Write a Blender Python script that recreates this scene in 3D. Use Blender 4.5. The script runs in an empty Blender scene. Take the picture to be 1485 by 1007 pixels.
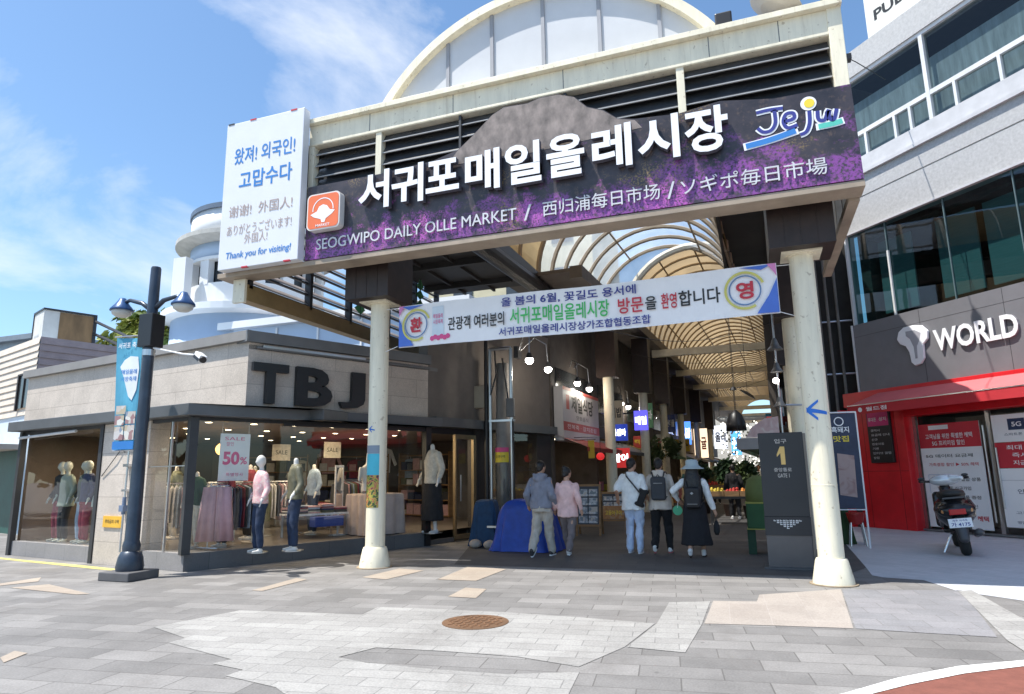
import bpy, bmesh, math, random
from mathutils import Vector as V, Matrix as MT, noise
R = math.radians
random.seed(7)
sc = bpy.context.scene
col = sc.collection
# ------------------------------------------------------------------ camera
def _axes():
    th, pi, ro = R(-19.9386), R(10.8614), R(-0.9167)
    fh = V((math.sin(th), math.cos(th), 0)); rt = V((math.cos(th), -math.sin(th), 0)); up = V((0, 0, 1))
    F = fh*math.cos(pi)+up*math.sin(pi); U = -fh*math.sin(pi)+up*math.cos(pi)
    X = rt*math.cos(ro)+U*math.sin(ro); Y = -rt*math.sin(ro)+U*math.cos(ro)
    return X, Y, -F
cd = bpy.data.cameras.new('camera'); cam = bpy.data.objects.new('camera', cd); col.objects.link(cam)
X, Y, Z = _axes()
cam.matrix_world = MT(((X.x, Y.x, Z.x, 0), (X.y, Y.y, Z.y, 0), (X.z, Y.z, Z.z, 1.5), (0, 0, 0, 1)))
cd.sensor_width = 36; cd.lens = 36*960/1485; cd.clip_start = .05; cd.clip_end = 3000
sc.camera = cam
# ------------------------------------------------------------------ light
SUN = V((-.33, -.25, .90)).normalized()
el = math.asin(SUN.z); az = math.atan2(SUN.x, SUN.y)
sl = bpy.data.lights.new('sun', 'SUN'); sl.energy = 4.9; sl.angle = R(.5); sl.color = (1, .95, .87)
so = bpy.data.objects.new('sun', sl); col.objects.link(so)
so.rotation_euler = SUN.to_track_quat('Z', 'Y').to_euler(); so.location = (-20, -15, 50)
w = bpy.data.worlds.new('World'); sc.world = w; w.use_nodes = True
nt = w.node_tree; nd = nt.nodes; lk = nt.links; nd.clear()
out = nd.new('ShaderNodeOutputWorld'); bg = nd.new('ShaderNodeBackground'); bg.inputs[1].default_value = .105
sky = nd.new('ShaderNodeTexSky'); sky.sky_type = 'NISHITA'; sky.sun_disc = False
sky.sun_elevation = el; sky.sun_rotation = az; sky.air_density = 1.0; sky.dust_density = .9; sky.ozone_density = 2.0
tc = nd.new('ShaderNodeTexCoord'); mp = nd.new('ShaderNodeMapping'); mp.inputs['Scale'].default_value = (1.7, 1.7, 3.2); mp.inputs['Location'].default_value = (2.3, 4.46, 4.05)
n1 = nd.new('ShaderNodeTexNoise'); n1.inputs['Scale'].default_value = 1.5; n1.inputs['Detail'].default_value = 9; n1.inputs['Roughness'].default_value = .6; n1.inputs['Distortion'].default_value = .4
rp = nd.new('ShaderNodeValToRGB'); rp.color_ramp.elements[0].position = .52; rp.color_ramp.elements[1].position = .80
rp.color_ramp.elements[1].color = (.85, .85, .85, 1)
mx = nd.new('ShaderNodeMixRGB'); mx.inputs[2].default_value = (7.4, 7.6, 7.9, 1)
lk.new(tc.outputs['Generated'], mp.inputs[0]); lk.new(mp.outputs[0], n1.inputs['Vector']); lk.new(n1.outputs[0], rp.inputs[0])
lk.new(rp.outputs[0], mx.inputs[0]); tn = nd.new('ShaderNodeMixRGB'); tn.blend_type = 'MULTIPLY'; tn.inputs[0].default_value = 1; tn.inputs[2].default_value = (1.12, 1.32, 1.40, 1); lk.new(sky.outputs[0], tn.inputs[1]); lk.new(tn.outputs[0], mx.inputs[1]); lk.new(mx.outputs[0], bg.inputs[0]); lk.new(bg.outputs[0], out.inputs[0])
sc.view_settings.view_transform = 'Standard'; sc.view_settings.look = 'None'; sc.view_settings.exposure = .62; sc.view_settings.gamma = 1
try:
    sc.cycles.use_denoising = True; sc.cycles.max_bounces = 10; sc.cycles.transparent_max_bounces = 16
    sc.cycles.sample_clamp_indirect = 6
except Exception: pass

# ------------------------------------------------------------------ materials
def newmat(name):
    m = bpy.data.materials.new(name); m.use_nodes = True
    return m, m.node_tree.nodes, m.node_tree.links, m.node_tree.nodes['Principled BSDF']
def pos(nd): return nd.new('ShaderNodeNewGeometry').outputs['Position']
def M(name, c, rough=.6, metal=0., var=.12, scale=2.5, bump=.0, bs=60., emit=0., spec=.5, stretch=(1, 1, 1), streak=0.):
    m, nd, lk, b = newmat(name)
    b.inputs['Roughness'].default_value = rough; b.inputs['Metallic'].default_value = metal; b.inputs['Specular IOR Level'].default_value = spec
    p = pos(nd); mp = nd.new('ShaderNodeMapping'); mp.inputs['Scale'].default_value = stretch; lk.new(p, mp.inputs[0])
    n = nd.new('ShaderNodeTexNoise'); n.inputs['Scale'].default_value = scale; n.inputs['Detail'].default_value = 7; n.inputs['Roughness'].default_value = .62
    lk.new(mp.outputs[0], n.inputs['Vector'])
    r = nd.new('ShaderNodeValToRGB'); e = r.color_ramp.elements
    e[0].position = .3; e[1].position = .72
    e[0].color = (*[max(0, x*(1-var)) for x in c], 1); e[1].color = (*[min(1, x*(1+var)) for x in c], 1)
    lk.new(n.outputs[0], r.inputs[0]); lk.new(r.outputs[0], b.inputs['Base Color'])
    if streak:      # rust runs and scuffs
        m5 = nd.new('ShaderNodeMapping'); m5.inputs['Scale'].default_value = (9, 9, .55); lk.new(p, m5.inputs[0])
        n5 = nd.new('ShaderNodeTexNoise'); n5.inputs['Scale'].default_value = 1.6; n5.inputs['Detail'].default_value = 8; n5.inputs['Roughness'].default_value = .75; lk.new(m5.outputs[0], n5.inputs['Vector'])
        r5 = nd.new('ShaderNodeMapRange'); r5.inputs[1].default_value = .56; r5.inputs[2].default_value = .72; r5.inputs[3].default_value = 0; r5.inputs[4].default_value = streak; lk.new(n5.outputs[0], r5.inputs[0])
        n6 = nd.new('ShaderNodeTexNoise'); n6.inputs['Scale'].default_value = 14; n6.inputs['Detail'].default_value = 6; lk.new(p, n6.inputs['Vector'])
        r6 = nd.new('ShaderNodeMapRange'); r6.inputs[1].default_value = .64; r6.inputs[2].default_value = .70; r6.inputs[3].default_value = 0; r6.inputs[4].default_value = streak*1.3; lk.new(n6.outputs[0], r6.inputs[0])
        mxx = nd.new('ShaderNodeMath'); mxx.operation = 'MAXIMUM'; lk.new(r5.outputs[0], mxx.inputs[0]); lk.new(r6.outputs[0], mxx.inputs[1])
        x5 = nd.new('ShaderNodeMixRGB'); x5.inputs[2].default_value = (.26, .17, .09, 1); lk.new(mxx.outputs[0], x5.inputs[0]); lk.new(r.outputs[0], x5.inputs[1]); lk.new(x5.outputs[0], b.inputs['Base Color'])
    if bump:
        n2 = nd.new('ShaderNodeTexNoise'); n2.inputs['Scale'].default_value = bs; n2.inputs['Detail'].default_value = 4; lk.new(p, n2.inputs['Vector'])
        bp = nd.new('ShaderNodeBump'); bp.inputs['Strength'].default_value = bump; bp.inputs['Distance'].default_value = .02
        lk.new(n2.outputs[0], bp.inputs['Height']); lk.new(bp.outputs[0], b.inputs['Normal'])
    if emit:
        b.inputs['Emission Color'].default_value = (*c, 1); b.inputs['Emission Strength'].default_value = emit
    return m
def Mbrick(name, cols, mortar, w, h, ang=0., vertical=False, off=.5, msize=.008, rough=.75, bump=.25, var=.18, spk=0., wsc=1.1, stain=0.):
    m, nd, lk, b = newmat(name); b.inputs['Roughness'].default_value = rough
    p = pos(nd); mp = nd.new('ShaderNodeMapping'); mp.vector_type = 'POINT'; mp.inputs['Rotation'].default_value = (0, 0, -ang); lk.new(p, mp.inputs[0])
    vec = mp.outputs[0]
    if vertical:
        s = nd.new('ShaderNodeSeparateXYZ'); lk.new(vec, s.inputs[0]); c = nd.new('ShaderNodeCombineXYZ')
        lk.new(s.outputs[0], c.inputs[0]); lk.new(s.outputs[2], c.inputs[1]); vec = c.outputs[0]
    br = nd.new('ShaderNodeTexBrick'); br.offset = off; br.inputs['Scale'].default_value = 1; br.inputs['Brick Width'].default_value = w; br.inputs['Row Height'].default_value = h
    br.inputs['Mortar Size'].default_value = msize; br.inputs['Mortar Smooth'].default_value = .3; br.inputs['Bias'].default_value = 0
    br.inputs['Color1'].default_value = (*cols[0], 1); br.inputs['Color2'].default_value = (*cols[1], 1); br.inputs['Mortar'].default_value = (*mortar, 1)
    lk.new(vec, br.inputs[0])
    n = nd.new('ShaderNodeTexNoise'); n.inputs['Scale'].default_value = wsc; n.inputs['Detail'].default_value = 9; n.inputs['Roughness'].default_value = .68; lk.new(p, n.inputs['Vector'])
    r = nd.new('ShaderNodeMapRange'); r.inputs[1].default_value = .3; r.inputs[2].default_value = .7; r.inputs[3].default_value = 1-var; r.inputs[4].default_value = 1+var; lk.new(n.outputs[0], r.inputs[0])
    mu = nd.new('ShaderNodeMixRGB'); mu.blend_type = 'MULTIPLY'; mu.inputs[0].default_value = 1; lk.new(br.outputs[0], mu.inputs[1]); lk.new(r.outputs[0], mu.inputs[2])
    last = mu.outputs[0]
    n3 = nd.new('ShaderNodeTexNoise'); n3.inputs['Scale'].default_value = 55; n3.inputs['Detail'].default_value = 3; lk.new(p, n3.inputs['Vector'])
    r3 = nd.new('ShaderNodeMapRange'); r3.inputs[1].default_value = .3; r3.inputs[2].default_value = .7; r3.inputs[3].default_value = 1-spk; r3.inputs[4].default_value = 1+spk; lk.new(n3.outputs[0], r3.inputs[0])
    m2 = nd.new('ShaderNodeMixRGB'); m2.blend_type = 'MULTIPLY'; m2.inputs[0].default_value = 1; lk.new(last, m2.inputs[1]); lk.new(r3.outputs[0], m2.inputs[2])
    last = m2.outputs[0]
    if stain:
        n4 = nd.new('ShaderNodeTexNoise'); n4.inputs['Scale'].default_value = .55; n4.inputs['Detail'].default_value = 10; n4.inputs['Roughness'].default_value = .72; n4.inputs['Distortion'].default_value = .6; lk.new(p, n4.inputs['Vector'])
        r4 = nd.new('ShaderNodeMapRange'); r4.inputs[1].default_value = .52; r4.inputs[2].default_value = .68; r4.inputs[3].default_value = 0; r4.inputs[4].default_value = stain; lk.new(n4.outputs[0], r4.inputs[0])
        m4 = nd.new('ShaderNodeMixRGB'); m4.inputs[2].default_value = (.11, .10, .092, 1); lk.new(r4.outputs[0], m4.inputs[0]); lk.new(last, m4.inputs[1]); last = m4.outputs[0]
        v5 = nd.new('ShaderNodeTexVoronoi'); v5.inputs['Scale'].default_value = 2.3; lk.new(p, v5.inputs['Vector'])
        r5 = nd.new('ShaderNodeMapRange'); r5.inputs[1].default_value = .035; r5.inputs[2].default_value = .06; r5.inputs[3].default_value = .55; r5.inputs[4].default_value = 0; lk.new(v5.outputs['Distance'], r5.inputs[0])
        m5 = nd.new('ShaderNodeMixRGB'); m5.inputs[2].default_value = (.09, .088, .085, 1); lk.new(r5.outputs[0], m5.inputs[0]); lk.new(last, m5.inputs[1]); last = m5.outputs[0]
    lk.new(last, b.inputs['Base Color'])
    bp = nd.new('ShaderNodeBump'); bp.inputs['Strength'].default_value = bump; bp.inputs['Distance'].default_value = .01
    ad = nd.new('ShaderNodeMath'); ad.operation = 'MULTIPLY_ADD'; ad.inputs[1].default_value = -1.0; lk.new(br.outputs['Fac'], ad.inputs[0]); lk.new(n3.outputs[0], ad.inputs[2])
    lk.new(ad.outputs[0], bp.inputs['Height']); lk.new(bp.outputs[0], b.inputs['Normal'])
    return m
def Mglass(name, tint=(1, 1, 1), refl=1.0, rough=.02, ior=1.5, wave=.0):
    m, nd, lk, b = newmat(name); nd.remove(b)
    o = nd['Material Output']; t = nd.new('ShaderNodeBsdfTransparent'); t.inputs[0].default_value = (*tint, 1)
    g = nd.new('ShaderNodeBsdfGlossy'); g.inputs['Roughness'].default_value = rough; g.inputs[0].default_value = (refl, refl, refl, 1)
    lw = nd.new('ShaderNodeLayerWeight'); lw.inputs[0].default_value = .5; pw = nd.new('ShaderNodeMath'); pw.operation = 'POWER'; pw.inputs[1].default_value = 4.0; lk.new(lw.outputs['Facing'], pw.inputs[0])
    f = nd.new('ShaderNodeMath'); f.operation = 'MULTIPLY_ADD'; f0 = ((ior-1)/(ior+1))**2*2; f.inputs[1].default_value = 1-f0; f.inputs[2].default_value = f0; lk.new(pw.outputs[0], f.inputs[0]); x = nd.new('ShaderNodeMixShader')
    if wave:
        n = nd.new('ShaderNodeTexNoise'); n.inputs['Scale'].default_value = 1.2; lk.new(pos(nd), n.inputs['Vector'])
        bp = nd.new('ShaderNodeBump'); bp.inputs['Strength'].default_value = wave; bp.inputs['Distance'].default_value = .05; lk.new(n.outputs[0], bp.inputs['Height']); lk.new(bp.outputs[0], g.inputs['Normal'])
    lk.new(f.outputs[0], x.inputs[0]); lk.new(t.outputs[0], x.inputs[1]); lk.new(g.outputs[0], x.inputs[2]); lk.new(x.outputs[0], o.inputs[0])
    return m
def Mtrans(name, c, alpha=.2):
    m, nd, lk, b = newmat(name); nd.remove(b); o = nd['Material Output']
    t = nd.new('ShaderNodeBsdfTranslucent'); d = nd.new('ShaderNodeBsdfDiffuse'); tr = nd.new('ShaderNodeBsdfTransparent')
    n = nd.new('ShaderNodeTexNoise'); n.inputs['Scale'].default_value = 1.5; n.inputs['Detail'].default_value = 6; lk.new(pos(nd), n.inputs['Vector'])
    r = nd.new('ShaderNodeValToRGB'); r.color_ramp.elements[0].position = .3; r.color_ramp.elements[1].position = .7
    r.color_ramp.elements[0].color = (*[x*.75 for x in c], 1); r.color_ramp.elements[1].color = (*c, 1); lk.new(n.outputs[0], r.inputs[0])
    lk.new(r.outputs[0], t.inputs[0]); lk.new(r.outputs[0], d.inputs[0])
    a = nd.new('ShaderNodeMixShader'); a.inputs[0].default_value = .4; lk.new(t.outputs[0], a.inputs[1]); lk.new(d.outputs[0], a.inputs[2])
    e = nd.new('ShaderNodeMixShader'); e.inputs[0].default_value = alpha; lk.new(a.outputs[0], e.inputs[1]); lk.new(tr.outputs[0], e.inputs[2]); lk.new(e.outputs[0], o.inputs[0])
    return m
def Mprint(name, ramp, scale=3., dist=1., vor=False, rough=.5):
    m, nd, lk, b = newmat(name); b.inputs['Roughness'].default_value = rough
    n = nd.new('ShaderNodeTexVoronoi' if vor else 'ShaderNodeTexNoise'); n.inputs['Scale'].default_value = scale; lk.new(pos(nd), n.inputs['Vector'])
    if not vor: n.inputs['Detail'].default_value = 5; n.inputs['Distortion'].default_value = dist
    r = nd.new('ShaderNodeValToRGB'); e = r.color_ramp.elements
    while len(e) < len(ramp): e.new(.5)
    for i, (p_, c_) in enumerate(ramp): e[i].position = p_; e[i].color = (*c_, 1)
    if vor:
        s = nd.new('ShaderNodeSeparateColor'); lk.new(n.outputs['Color'], s.inputs[0]); lk.new(s.outputs[0], r.inputs[0]); r.color_ramp.interpolation = 'CONSTANT'
    else: lk.new(n.outputs[0], r.inputs[0])
    lk.new(r.outputs[0], b.inputs['Base Color'])
    return m

# ------------------------------------------------------------------ geometry helpers
WM = {}
def fr(o, x):
    x = V((x[0], x[1], 0)).normalized()
    return MT(((x.x, -x.y, 0, o[0]), (x.y, x.x, 0, o[1]), (0, 0, 1, o[2] if len(o) > 2 else 0), (0, 0, 0, 1)))
I4 = MT.Identity(4)
_tc = {}
def textmesh(body, bold):
    k = (body, bold)
    if k in _tc: return _tc[k]
    c = bpy.data.curves.new('text', 'FONT'); c.body = body; c.offset = bold; c.resolution_u = 3; c.align_x = 'CENTER'
    o = bpy.data.objects.new('text', c); col.objects.link(o)
    bpy.context.view_layer.update()
    me = bpy.data.meshes.new_from_object(o.evaluated_get(bpy.context.evaluated_depsgraph_get()))
    vs = [v.co.copy() for v in me.vertices]; fs = [tuple(p.vertices) for p in me.polygons]
    bpy.data.objects.remove(o); bpy.data.curves.remove(c); bpy.data.meshes.remove(me)
    if not vs: vs = [V((0, 0, 0)), V((1, 0, 0)), V((0, 1, 0))]
    x0 = min(v.x for v in vs); x1 = max(v.x for v in vs); y0 = min(v.y for v in vs); y1 = max(v.y for v in vs)
    _tc[k] = ([((v.x-x0)/max(x1-x0, 1e-6), (v.y-y0)/max(y1-y0, 1e-6)) for v in vs], fs, (x1-x0)/max(y1-y0, 1e-6))
    return _tc[k]
class G:
    def __init__(s, m=None): s.bm = bmesh.new(); s.M = m or I4; s.mi = 0
    def v(s, p): return s.bm.verts.new(s.M @ V(p))
    def f(s, vs):
        try: f = s.bm.faces.new(vs); f.material_index = s.mi; return f
        except ValueError: return None
    def poly(s, pts): return s.f([s.v(p) for p in pts])
    def box(s, x0, y0, z0, x1, y1, z1):
        if x1 < x0: x0, x1 = x1, x0
        if y1 < y0: y0, y1 = y1, y0
        if z1 < z0: z0, z1 = z1, z0
        a = [s.v(p) for p in ((x0, y0, z0), (x1, y0, z0), (x1, y1, z0), (x0, y1, z0), (x0, y0, z1), (x1, y0, z1), (x1, y1, z1), (x0, y1, z1))]
        for q in ((3, 2, 1, 0), (4, 5, 6, 7), (0, 1, 5, 4), (1, 2, 6, 5), (2, 3, 7, 6), (3, 0, 4, 7)): s.f([a[i] for i in q])
        return s
    def prism(s, pts, z0, z1):          # polygon in xy, ccw
        a = [s.v((p[0], p[1], z0)) for p in pts]; b = [s.v((p[0], p[1], z1)) for p in pts]; n = len(pts)
        s.f(a[::-1]); s.f(b)
        for i in range(n): s.f([a[i], a[(i+1) % n], b[(i+1) % n], b[i]])
        return s
    def slab(s, pts, y0, y1):           # polygon in xz (ccw seen from -y), front y0
        a = [s.v((p[0], y0, p[1])) for p in pts]; b = [s.v((p[0], y1, p[1])) for p in pts]; n = len(pts)
        s.f(a); s.f(b[::-1])
        for i in range(n): s.f([a[(i+1) % n], a[i], b[i], b[(i+1) % n]])
        return s
    def sheet(s, pts, y): s.f([s.v((p[0], y, p[1])) for p in pts]); return s
    def rect(s, x0, z0, x1, z1, y): return s.sheet(((x0, z0), (x1, z0), (x1, z1), (x0, z1)), y)
    def disc(s, cx, cz, r, y, n=28, rz=None): return s.sheet([(cx+r*math.cos(6.2832*i/n), cz+(rz or r)*math.sin(6.2832*i/n)) for i in range(n)], y)
    def ring(s, cx, cz, r0, r1, y, n=32, a0=0., a1=6.28319):
        for i in range(n):
            a = a0+(a1-a0)*i/n; b = a0+(a1-a0)*(i+1)/n
            s.sheet([(cx+r0*math.cos(a), cz+r0*math.sin(a)), (cx+r1*math.cos(a), cz+r1*math.sin(a)), (cx+r1*math.cos(b), cz+r1*math.sin(b)), (cx+r0*math.cos(b), cz+r0*math.sin(b))], y)
        return s
    def tube(s, pts, r, n=10, cap=True):
        pts = [V(p) for p in pts]; rs = r if isinstance(r, (list, tuple)) else [r]*len(pts); rings = []; ref = None
        for i, p in enumerate(pts):
            d = (pts[min(i+1, len(pts)-1)]-pts[max(i-1, 0)]).normalized()
            if ref is None: ref = V((1, 0, 0)) if abs(d.x) < .8 else V((0, 1, 0))
            u = (ref-d*ref.dot(d)).normalized(); ref = u; w_ = d.cross(u)
            rings.append([s.v(p+(u*math.cos(6.28319*k/n)+w_*math.sin(6.28319*k/n))*rs[i]) for k in range(n)])
        for a, b in zip(rings, rings[1:]):
            for k in range(n): s.f([a[k], a[(k+1) % n], b[(k+1) % n], b[k]])
        if cap: s.f(rings[0][::-1]); s.f(rings[-1])
        return s
    def lathe(s, prof, c=(0, 0, 0), n=24, a0=0., a1=6.28319):
        full = abs(a1-a0) > 6.28; rings = []; m = n if full else n+1
        for r, z in prof: rings.append([s.v((c[0]+r*math.cos(a0+(a1-a0)*k/n), c[1]+r*math.sin(a0+(a1-a0)*k/n), c[2]+z)) for k in range(m)])
        for a, b in zip(rings, rings[1:]):
            for k in range(n if full else n):
                j = (k+1) % m
                if not full and k == n: continue
                s.f([a[k], a[j], b[j], b[k]])
        if full:
            if prof[0][0] > 1e-4: s.f(rings[0][::-1])
            if prof[-1][0] > 1e-4: s.f(rings[-1])
        return s
    def ball(s, c, r, sc_=(1, 1, 1), sub=2):
        q = bmesh.ops.create_icosphere(s.bm, subdivisions=sub, radius=r)
        for v in q['verts']: v.co = s.M @ V((v.co.x*sc_[0]+c[0], v.co.y*sc_[1]+c[1], v.co.z*sc_[2]+c[2]))
        for f in {f for v in q['verts'] for f in v.link_faces}: f.material_index = s.mi
        return s
    def seg(s, p, q, r0, r1, n=12):
        s.tube([p, q], [r0, r1], n); s.ball(p, r0); s.ball(q, r1); return s
    def loft(s, rings, n=20):           # (cx, cy, z, rx, ry)
        rr = [[s.v((c[0]+c[3]*math.cos(6.28319*k/n), c[1]+c[4]*math.sin(6.28319*k/n), c[2])) for k in range(n)] for c in rings]
        for a, b in zip(rr, rr[1:]):
            for k in range(n): s.f([a[k], a[(k+1) % n], b[(k+1) % n], b[k]])
        s.f(rr[0][::-1]); s.f(rr[-1]); return s
    def text(s, body, x0, z0, x1, z1, y, depth=0., bold=0.0, fit=False, skew=0.):
        vs, fs, asp = textmesh(body, bold)
        W_, H_ = x1-x0, z1-z0
        if fit:
            W2 = min(W_, H_*asp*1.15); x0 += (W_-W2)/2; W_ = W2
        g = lambda p, yy: (x0+p[0]*W_+skew*p[1]*H_, yy, z0+p[1]*H_)
        fr_ = [s.v(g(p, y-depth)) for p in vs]
        for f in fs: s.f([fr_[i] for i in f])
        if depth:
            bk = [s.v(g(p, y)) for p in vs]
            ed = {}
            for f in fs:
                for i in range(len(f)):
                    a, b = f[i], f[(i+1) % len(f)]; ed[(a, b)] = 1
            mi = s.mi; s.mi = getattr(s, 'side', mi)
            for (a, b) in ed:
                if (b, a) not in ed: s.f([fr_[b], fr_[a], bk[a], bk[b]])
            s.mi = mi
        return s
    def obj(s, name, mats, parent=None, smooth=False, bevel=0., keep=False):
        me = bpy.data.meshes.new(name)
        if parent is not None: inv = WM[parent.name].inverted()
        else:
            vs = [v.co for v in s.bm.verts]
            o_ = V(((min(v.x for v in vs)+max(v.x for v in vs))/2, (min(v.y for v in vs)+max(v.y for v in vs))/2, min(v.z for v in vs)))
            inv = MT.Translation(-o_)
        bmesh.ops.transform(s.bm, matrix=inv, verts=s.bm.verts)
        if not keep: bmesh.ops.recalc_face_normals(s.bm, faces=s.bm.faces)
        s.bm.to_mesh(me); s.bm.free()
        for m in (mats if isinstance(mats, (list, tuple)) else [mats]): me.materials.append(m)
        if smooth:
            for p in me.polygons: p.use_smooth = True
        o = bpy.data.objects.new(name, me); col.objects.link(o)
        if parent is not None: o.parent = parent; WM[o.name] = WM[parent.name]
        else: o.location = o_; WM[o.name] = MT.Translation(o_)
        if bevel:
            b = o.modifiers.new('bevel', 'BEVEL'); b.width = bevel; b.segments = 2; b.limit_method = 'ANGLE'; b.angle_limit = R(40)
        return o
def tag(o, label, cat, group=None, kind=None):
    if label: o['label'] = label
    if cat: o['category'] = cat
    if group: o['group'] = group
    if kind: o['kind'] = kind
    return o
def thing(name, label, cat, loc=(0, 0, 0), rz=0., group=None):
    o = bpy.data.objects.new(name, None); o.empty_display_size = .2; col.objects.link(o); o.location = loc; o.rotation_euler = (0, 0, rz)
    WM[o.name] = MT.Translation(V(loc)) @ MT.Rotation(rz, 4, 'Z')
    return tag(o, label, cat, group)
def dup(root, loc, rz=None, label=None, group=None):
    r = root.copy(); col.objects.link(r); r.location = loc
    if rz is not None: r.rotation_euler = (0, 0, rz)
    if label: r['label'] = label
    if group: r['group'] = group
    WM[r.name] = MT.Translation(V(loc)) @ MT.Rotation(r.rotation_euler.z, 4, 'Z')
    for ch in list(root.children):
        c = ch.copy(); col.objects.link(c); c.parent = r
        for gch in list(ch.children):
            d = gch.copy(); col.objects.link(d); d.parent = c
    return r
def struct(o): o['kind'] = 'structure'; return o
def fuse(g, name, mat, parent, voxel=.012, smooth=4, wr=0., ws=9., seed=0):
    me = bpy.data.meshes.new('tmp'); g.bm.to_mesh(me); g.bm.free()
    t = bpy.data.objects.new('tmp', me); col.objects.link(t)
    m = t.modifiers.new('r', 'REMESH'); m.mode = 'VOXEL'; m.voxel_size = voxel
    if smooth: q = t.modifiers.new('s', 'SMOOTH'); q.iterations = smooth; q.factor = .5
    bpy.context.view_layer.update()
    m2 = bpy.data.meshes.new_from_object(t.evaluated_get(bpy.context.evaluated_depsgraph_get()))
    bpy.data.objects.remove(t); bpy.data.meshes.remove(me); m2.name = name
    if wr:
        ns = [v.normal.copy() for v in m2.vertices]
        for v, n in zip(m2.vertices, ns):
            p = V((v.co.x*ws, v.co.y*ws, v.co.z*ws*.6))+V((seed, seed*2, 0))
            v.co += n*wr*(noise.noise(p)+.6*noise.noise(p*2.3))
    inv = WM[parent.name].inverted() if parent is not None else I4
    m2.transform(inv)
    for p in m2.polygons: p.use_smooth = True
    m2.materials.clear(); m2.materials.append(mat)
    o = bpy.data.objects.new(name, m2); col.objects.link(o)
    if parent is not None: o.parent = parent; WM[o.name] = WM[parent.name]
    return o
def crown(g, c, rx, ry, rz, n, size, seed, nm=2, squash=1.):
    rnd = random.Random(seed); k = 0
    while k < n:
        d = V((rnd.gauss(0, 1), rnd.gauss(0, 1), rnd.gauss(0, 1))).normalized(); rad = rnd.random()**.4
        lump = .75+.45*noise.noise(d*2.2+V((seed, 0, 0)))+.15*noise.noise(d*5)
        p = V((c[0]+d.x*rx*rad*lump, c[1]+d.y*ry*rad*lump, c[2]+d.z*rz*rad*lump))
        if noise.noise(p*1.7/size*.12+V((0, seed, 0))) < -.25: k += .3; continue
        q = V((rnd.gauss(0, 1), rnd.gauss(0, 1), rnd.gauss(0, 1)+.6)).normalized(); u = q.orthogonal().normalized(); w_ = q.cross(u); s_ = size*rnd.uniform(.6, 1.3)
        g.mi = 0 if noise.noise(p*.9+V((seed, 3, 0))) > 0 else nm-1
        g.poly([p-u*s_, p+w_*s_*.45, p+u*s_, p-w_*s_*.45]); k += 1
    g.mi = 0
# ------------------------------------------------------------------ palette
CREAM = M('cream_paint', (.81, .75, .585), .45, var=.12, scale=2.2, bump=.08, bs=9, stretch=(3, 3, .5), streak=.38)
WHITEM = M('white_metal', (.78, .79, .80), .4, var=.05)
LETTER = M('white_letter', (.88, .89, .92), .35, var=.03)
DARK = M('dark_metal', (.035, .036, .04), .45, var=.25)
BLACK = M('black_plastic', (.014, .014, .016), .4, var=.2)
GREY = M('grey_metal', (.16, .165, .17), .5, var=.12)
STEEL = M('steel', (.55, .56, .58), .28, 1., var=.1)
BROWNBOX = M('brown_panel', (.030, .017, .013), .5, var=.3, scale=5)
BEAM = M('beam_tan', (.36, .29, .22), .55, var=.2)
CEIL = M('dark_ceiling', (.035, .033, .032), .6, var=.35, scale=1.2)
LOUV = M('louvre_glass', (.045, .05, .058), .22, var=.3)
LEDGE = M('louvre_edge', (.42, .42, .42), .4)
RED = M('red_paint', (.60, .014, .022), .35, var=.15)
REDP = M('red_print', (.55, .03, .05), .5, var=.08)
PINK = M('pink_print', (.7, .08, .25), .5, var=.08)
BLUEP = M('blue_print', (.03, .2, .55), .5, var=.1)
NAVY = M('navy_print', (.03, .04, .25), .5, var=.1)
GREENP = M('green_print', (.06, .5, .12), .5, var=.1)
BLACKP = M('black_print', (.02, .02, .02), .5, var=.1)
TAUPE = M('taupe_print', (.42, .33, .30), .5, var=.1)
YELP = M('yellow_print', (.8, .62, .05), .5, var=.1)
ORANGE = M('orange_print', (.80, .17, .06), .5, var=.06)
PAPER = M('white_paper', (.82, .83, .85), .55, var=.03)
FABRIC = M('white_banner_fabric', (.88, .87, .87), .7, var=.04)
GLASS = Mglass('clear_glass', (.95, .97, .96), 1., .015, 1.35, wave=.04)
VGLASS = Mglass('roof_glass', (.93, .96, .99), 1., .05, 1.3)
BULB = M('lit_bulb', (1, .96, .88), emit=14)
WARM = M('lit_warm', (1, .82, .55), emit=9)
SKIN = M('skin', (.5, .29, .2), .5, var=.08)
HAIR = M('black_hair', (.012, .010, .010), .45, var=.3, stretch=(6, 6, 1), bump=.3, bs=40)
TYRE = M('rubber', (.018, .018, .018), .8, bump=.2)
CARD = M('wood_frame', (.28, .16, .07), .6, var=.3, stretch=(1, 1, 6))
FOL = [M('leaf_mid', (.10, .15, .025), .6, var=.3), M('leaf_yellow', (.24, .26, .04), .6, var=.3)]
FOLD = [M('leaf_deep', (.02, .05, .015), .6, var=.4), M('leaf_dull', (.05, .075, .02), .6, var=.3)]
BARK = M('bark', (.10, .075, .055), .9, var=.3, bump=.5, bs=12)
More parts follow.
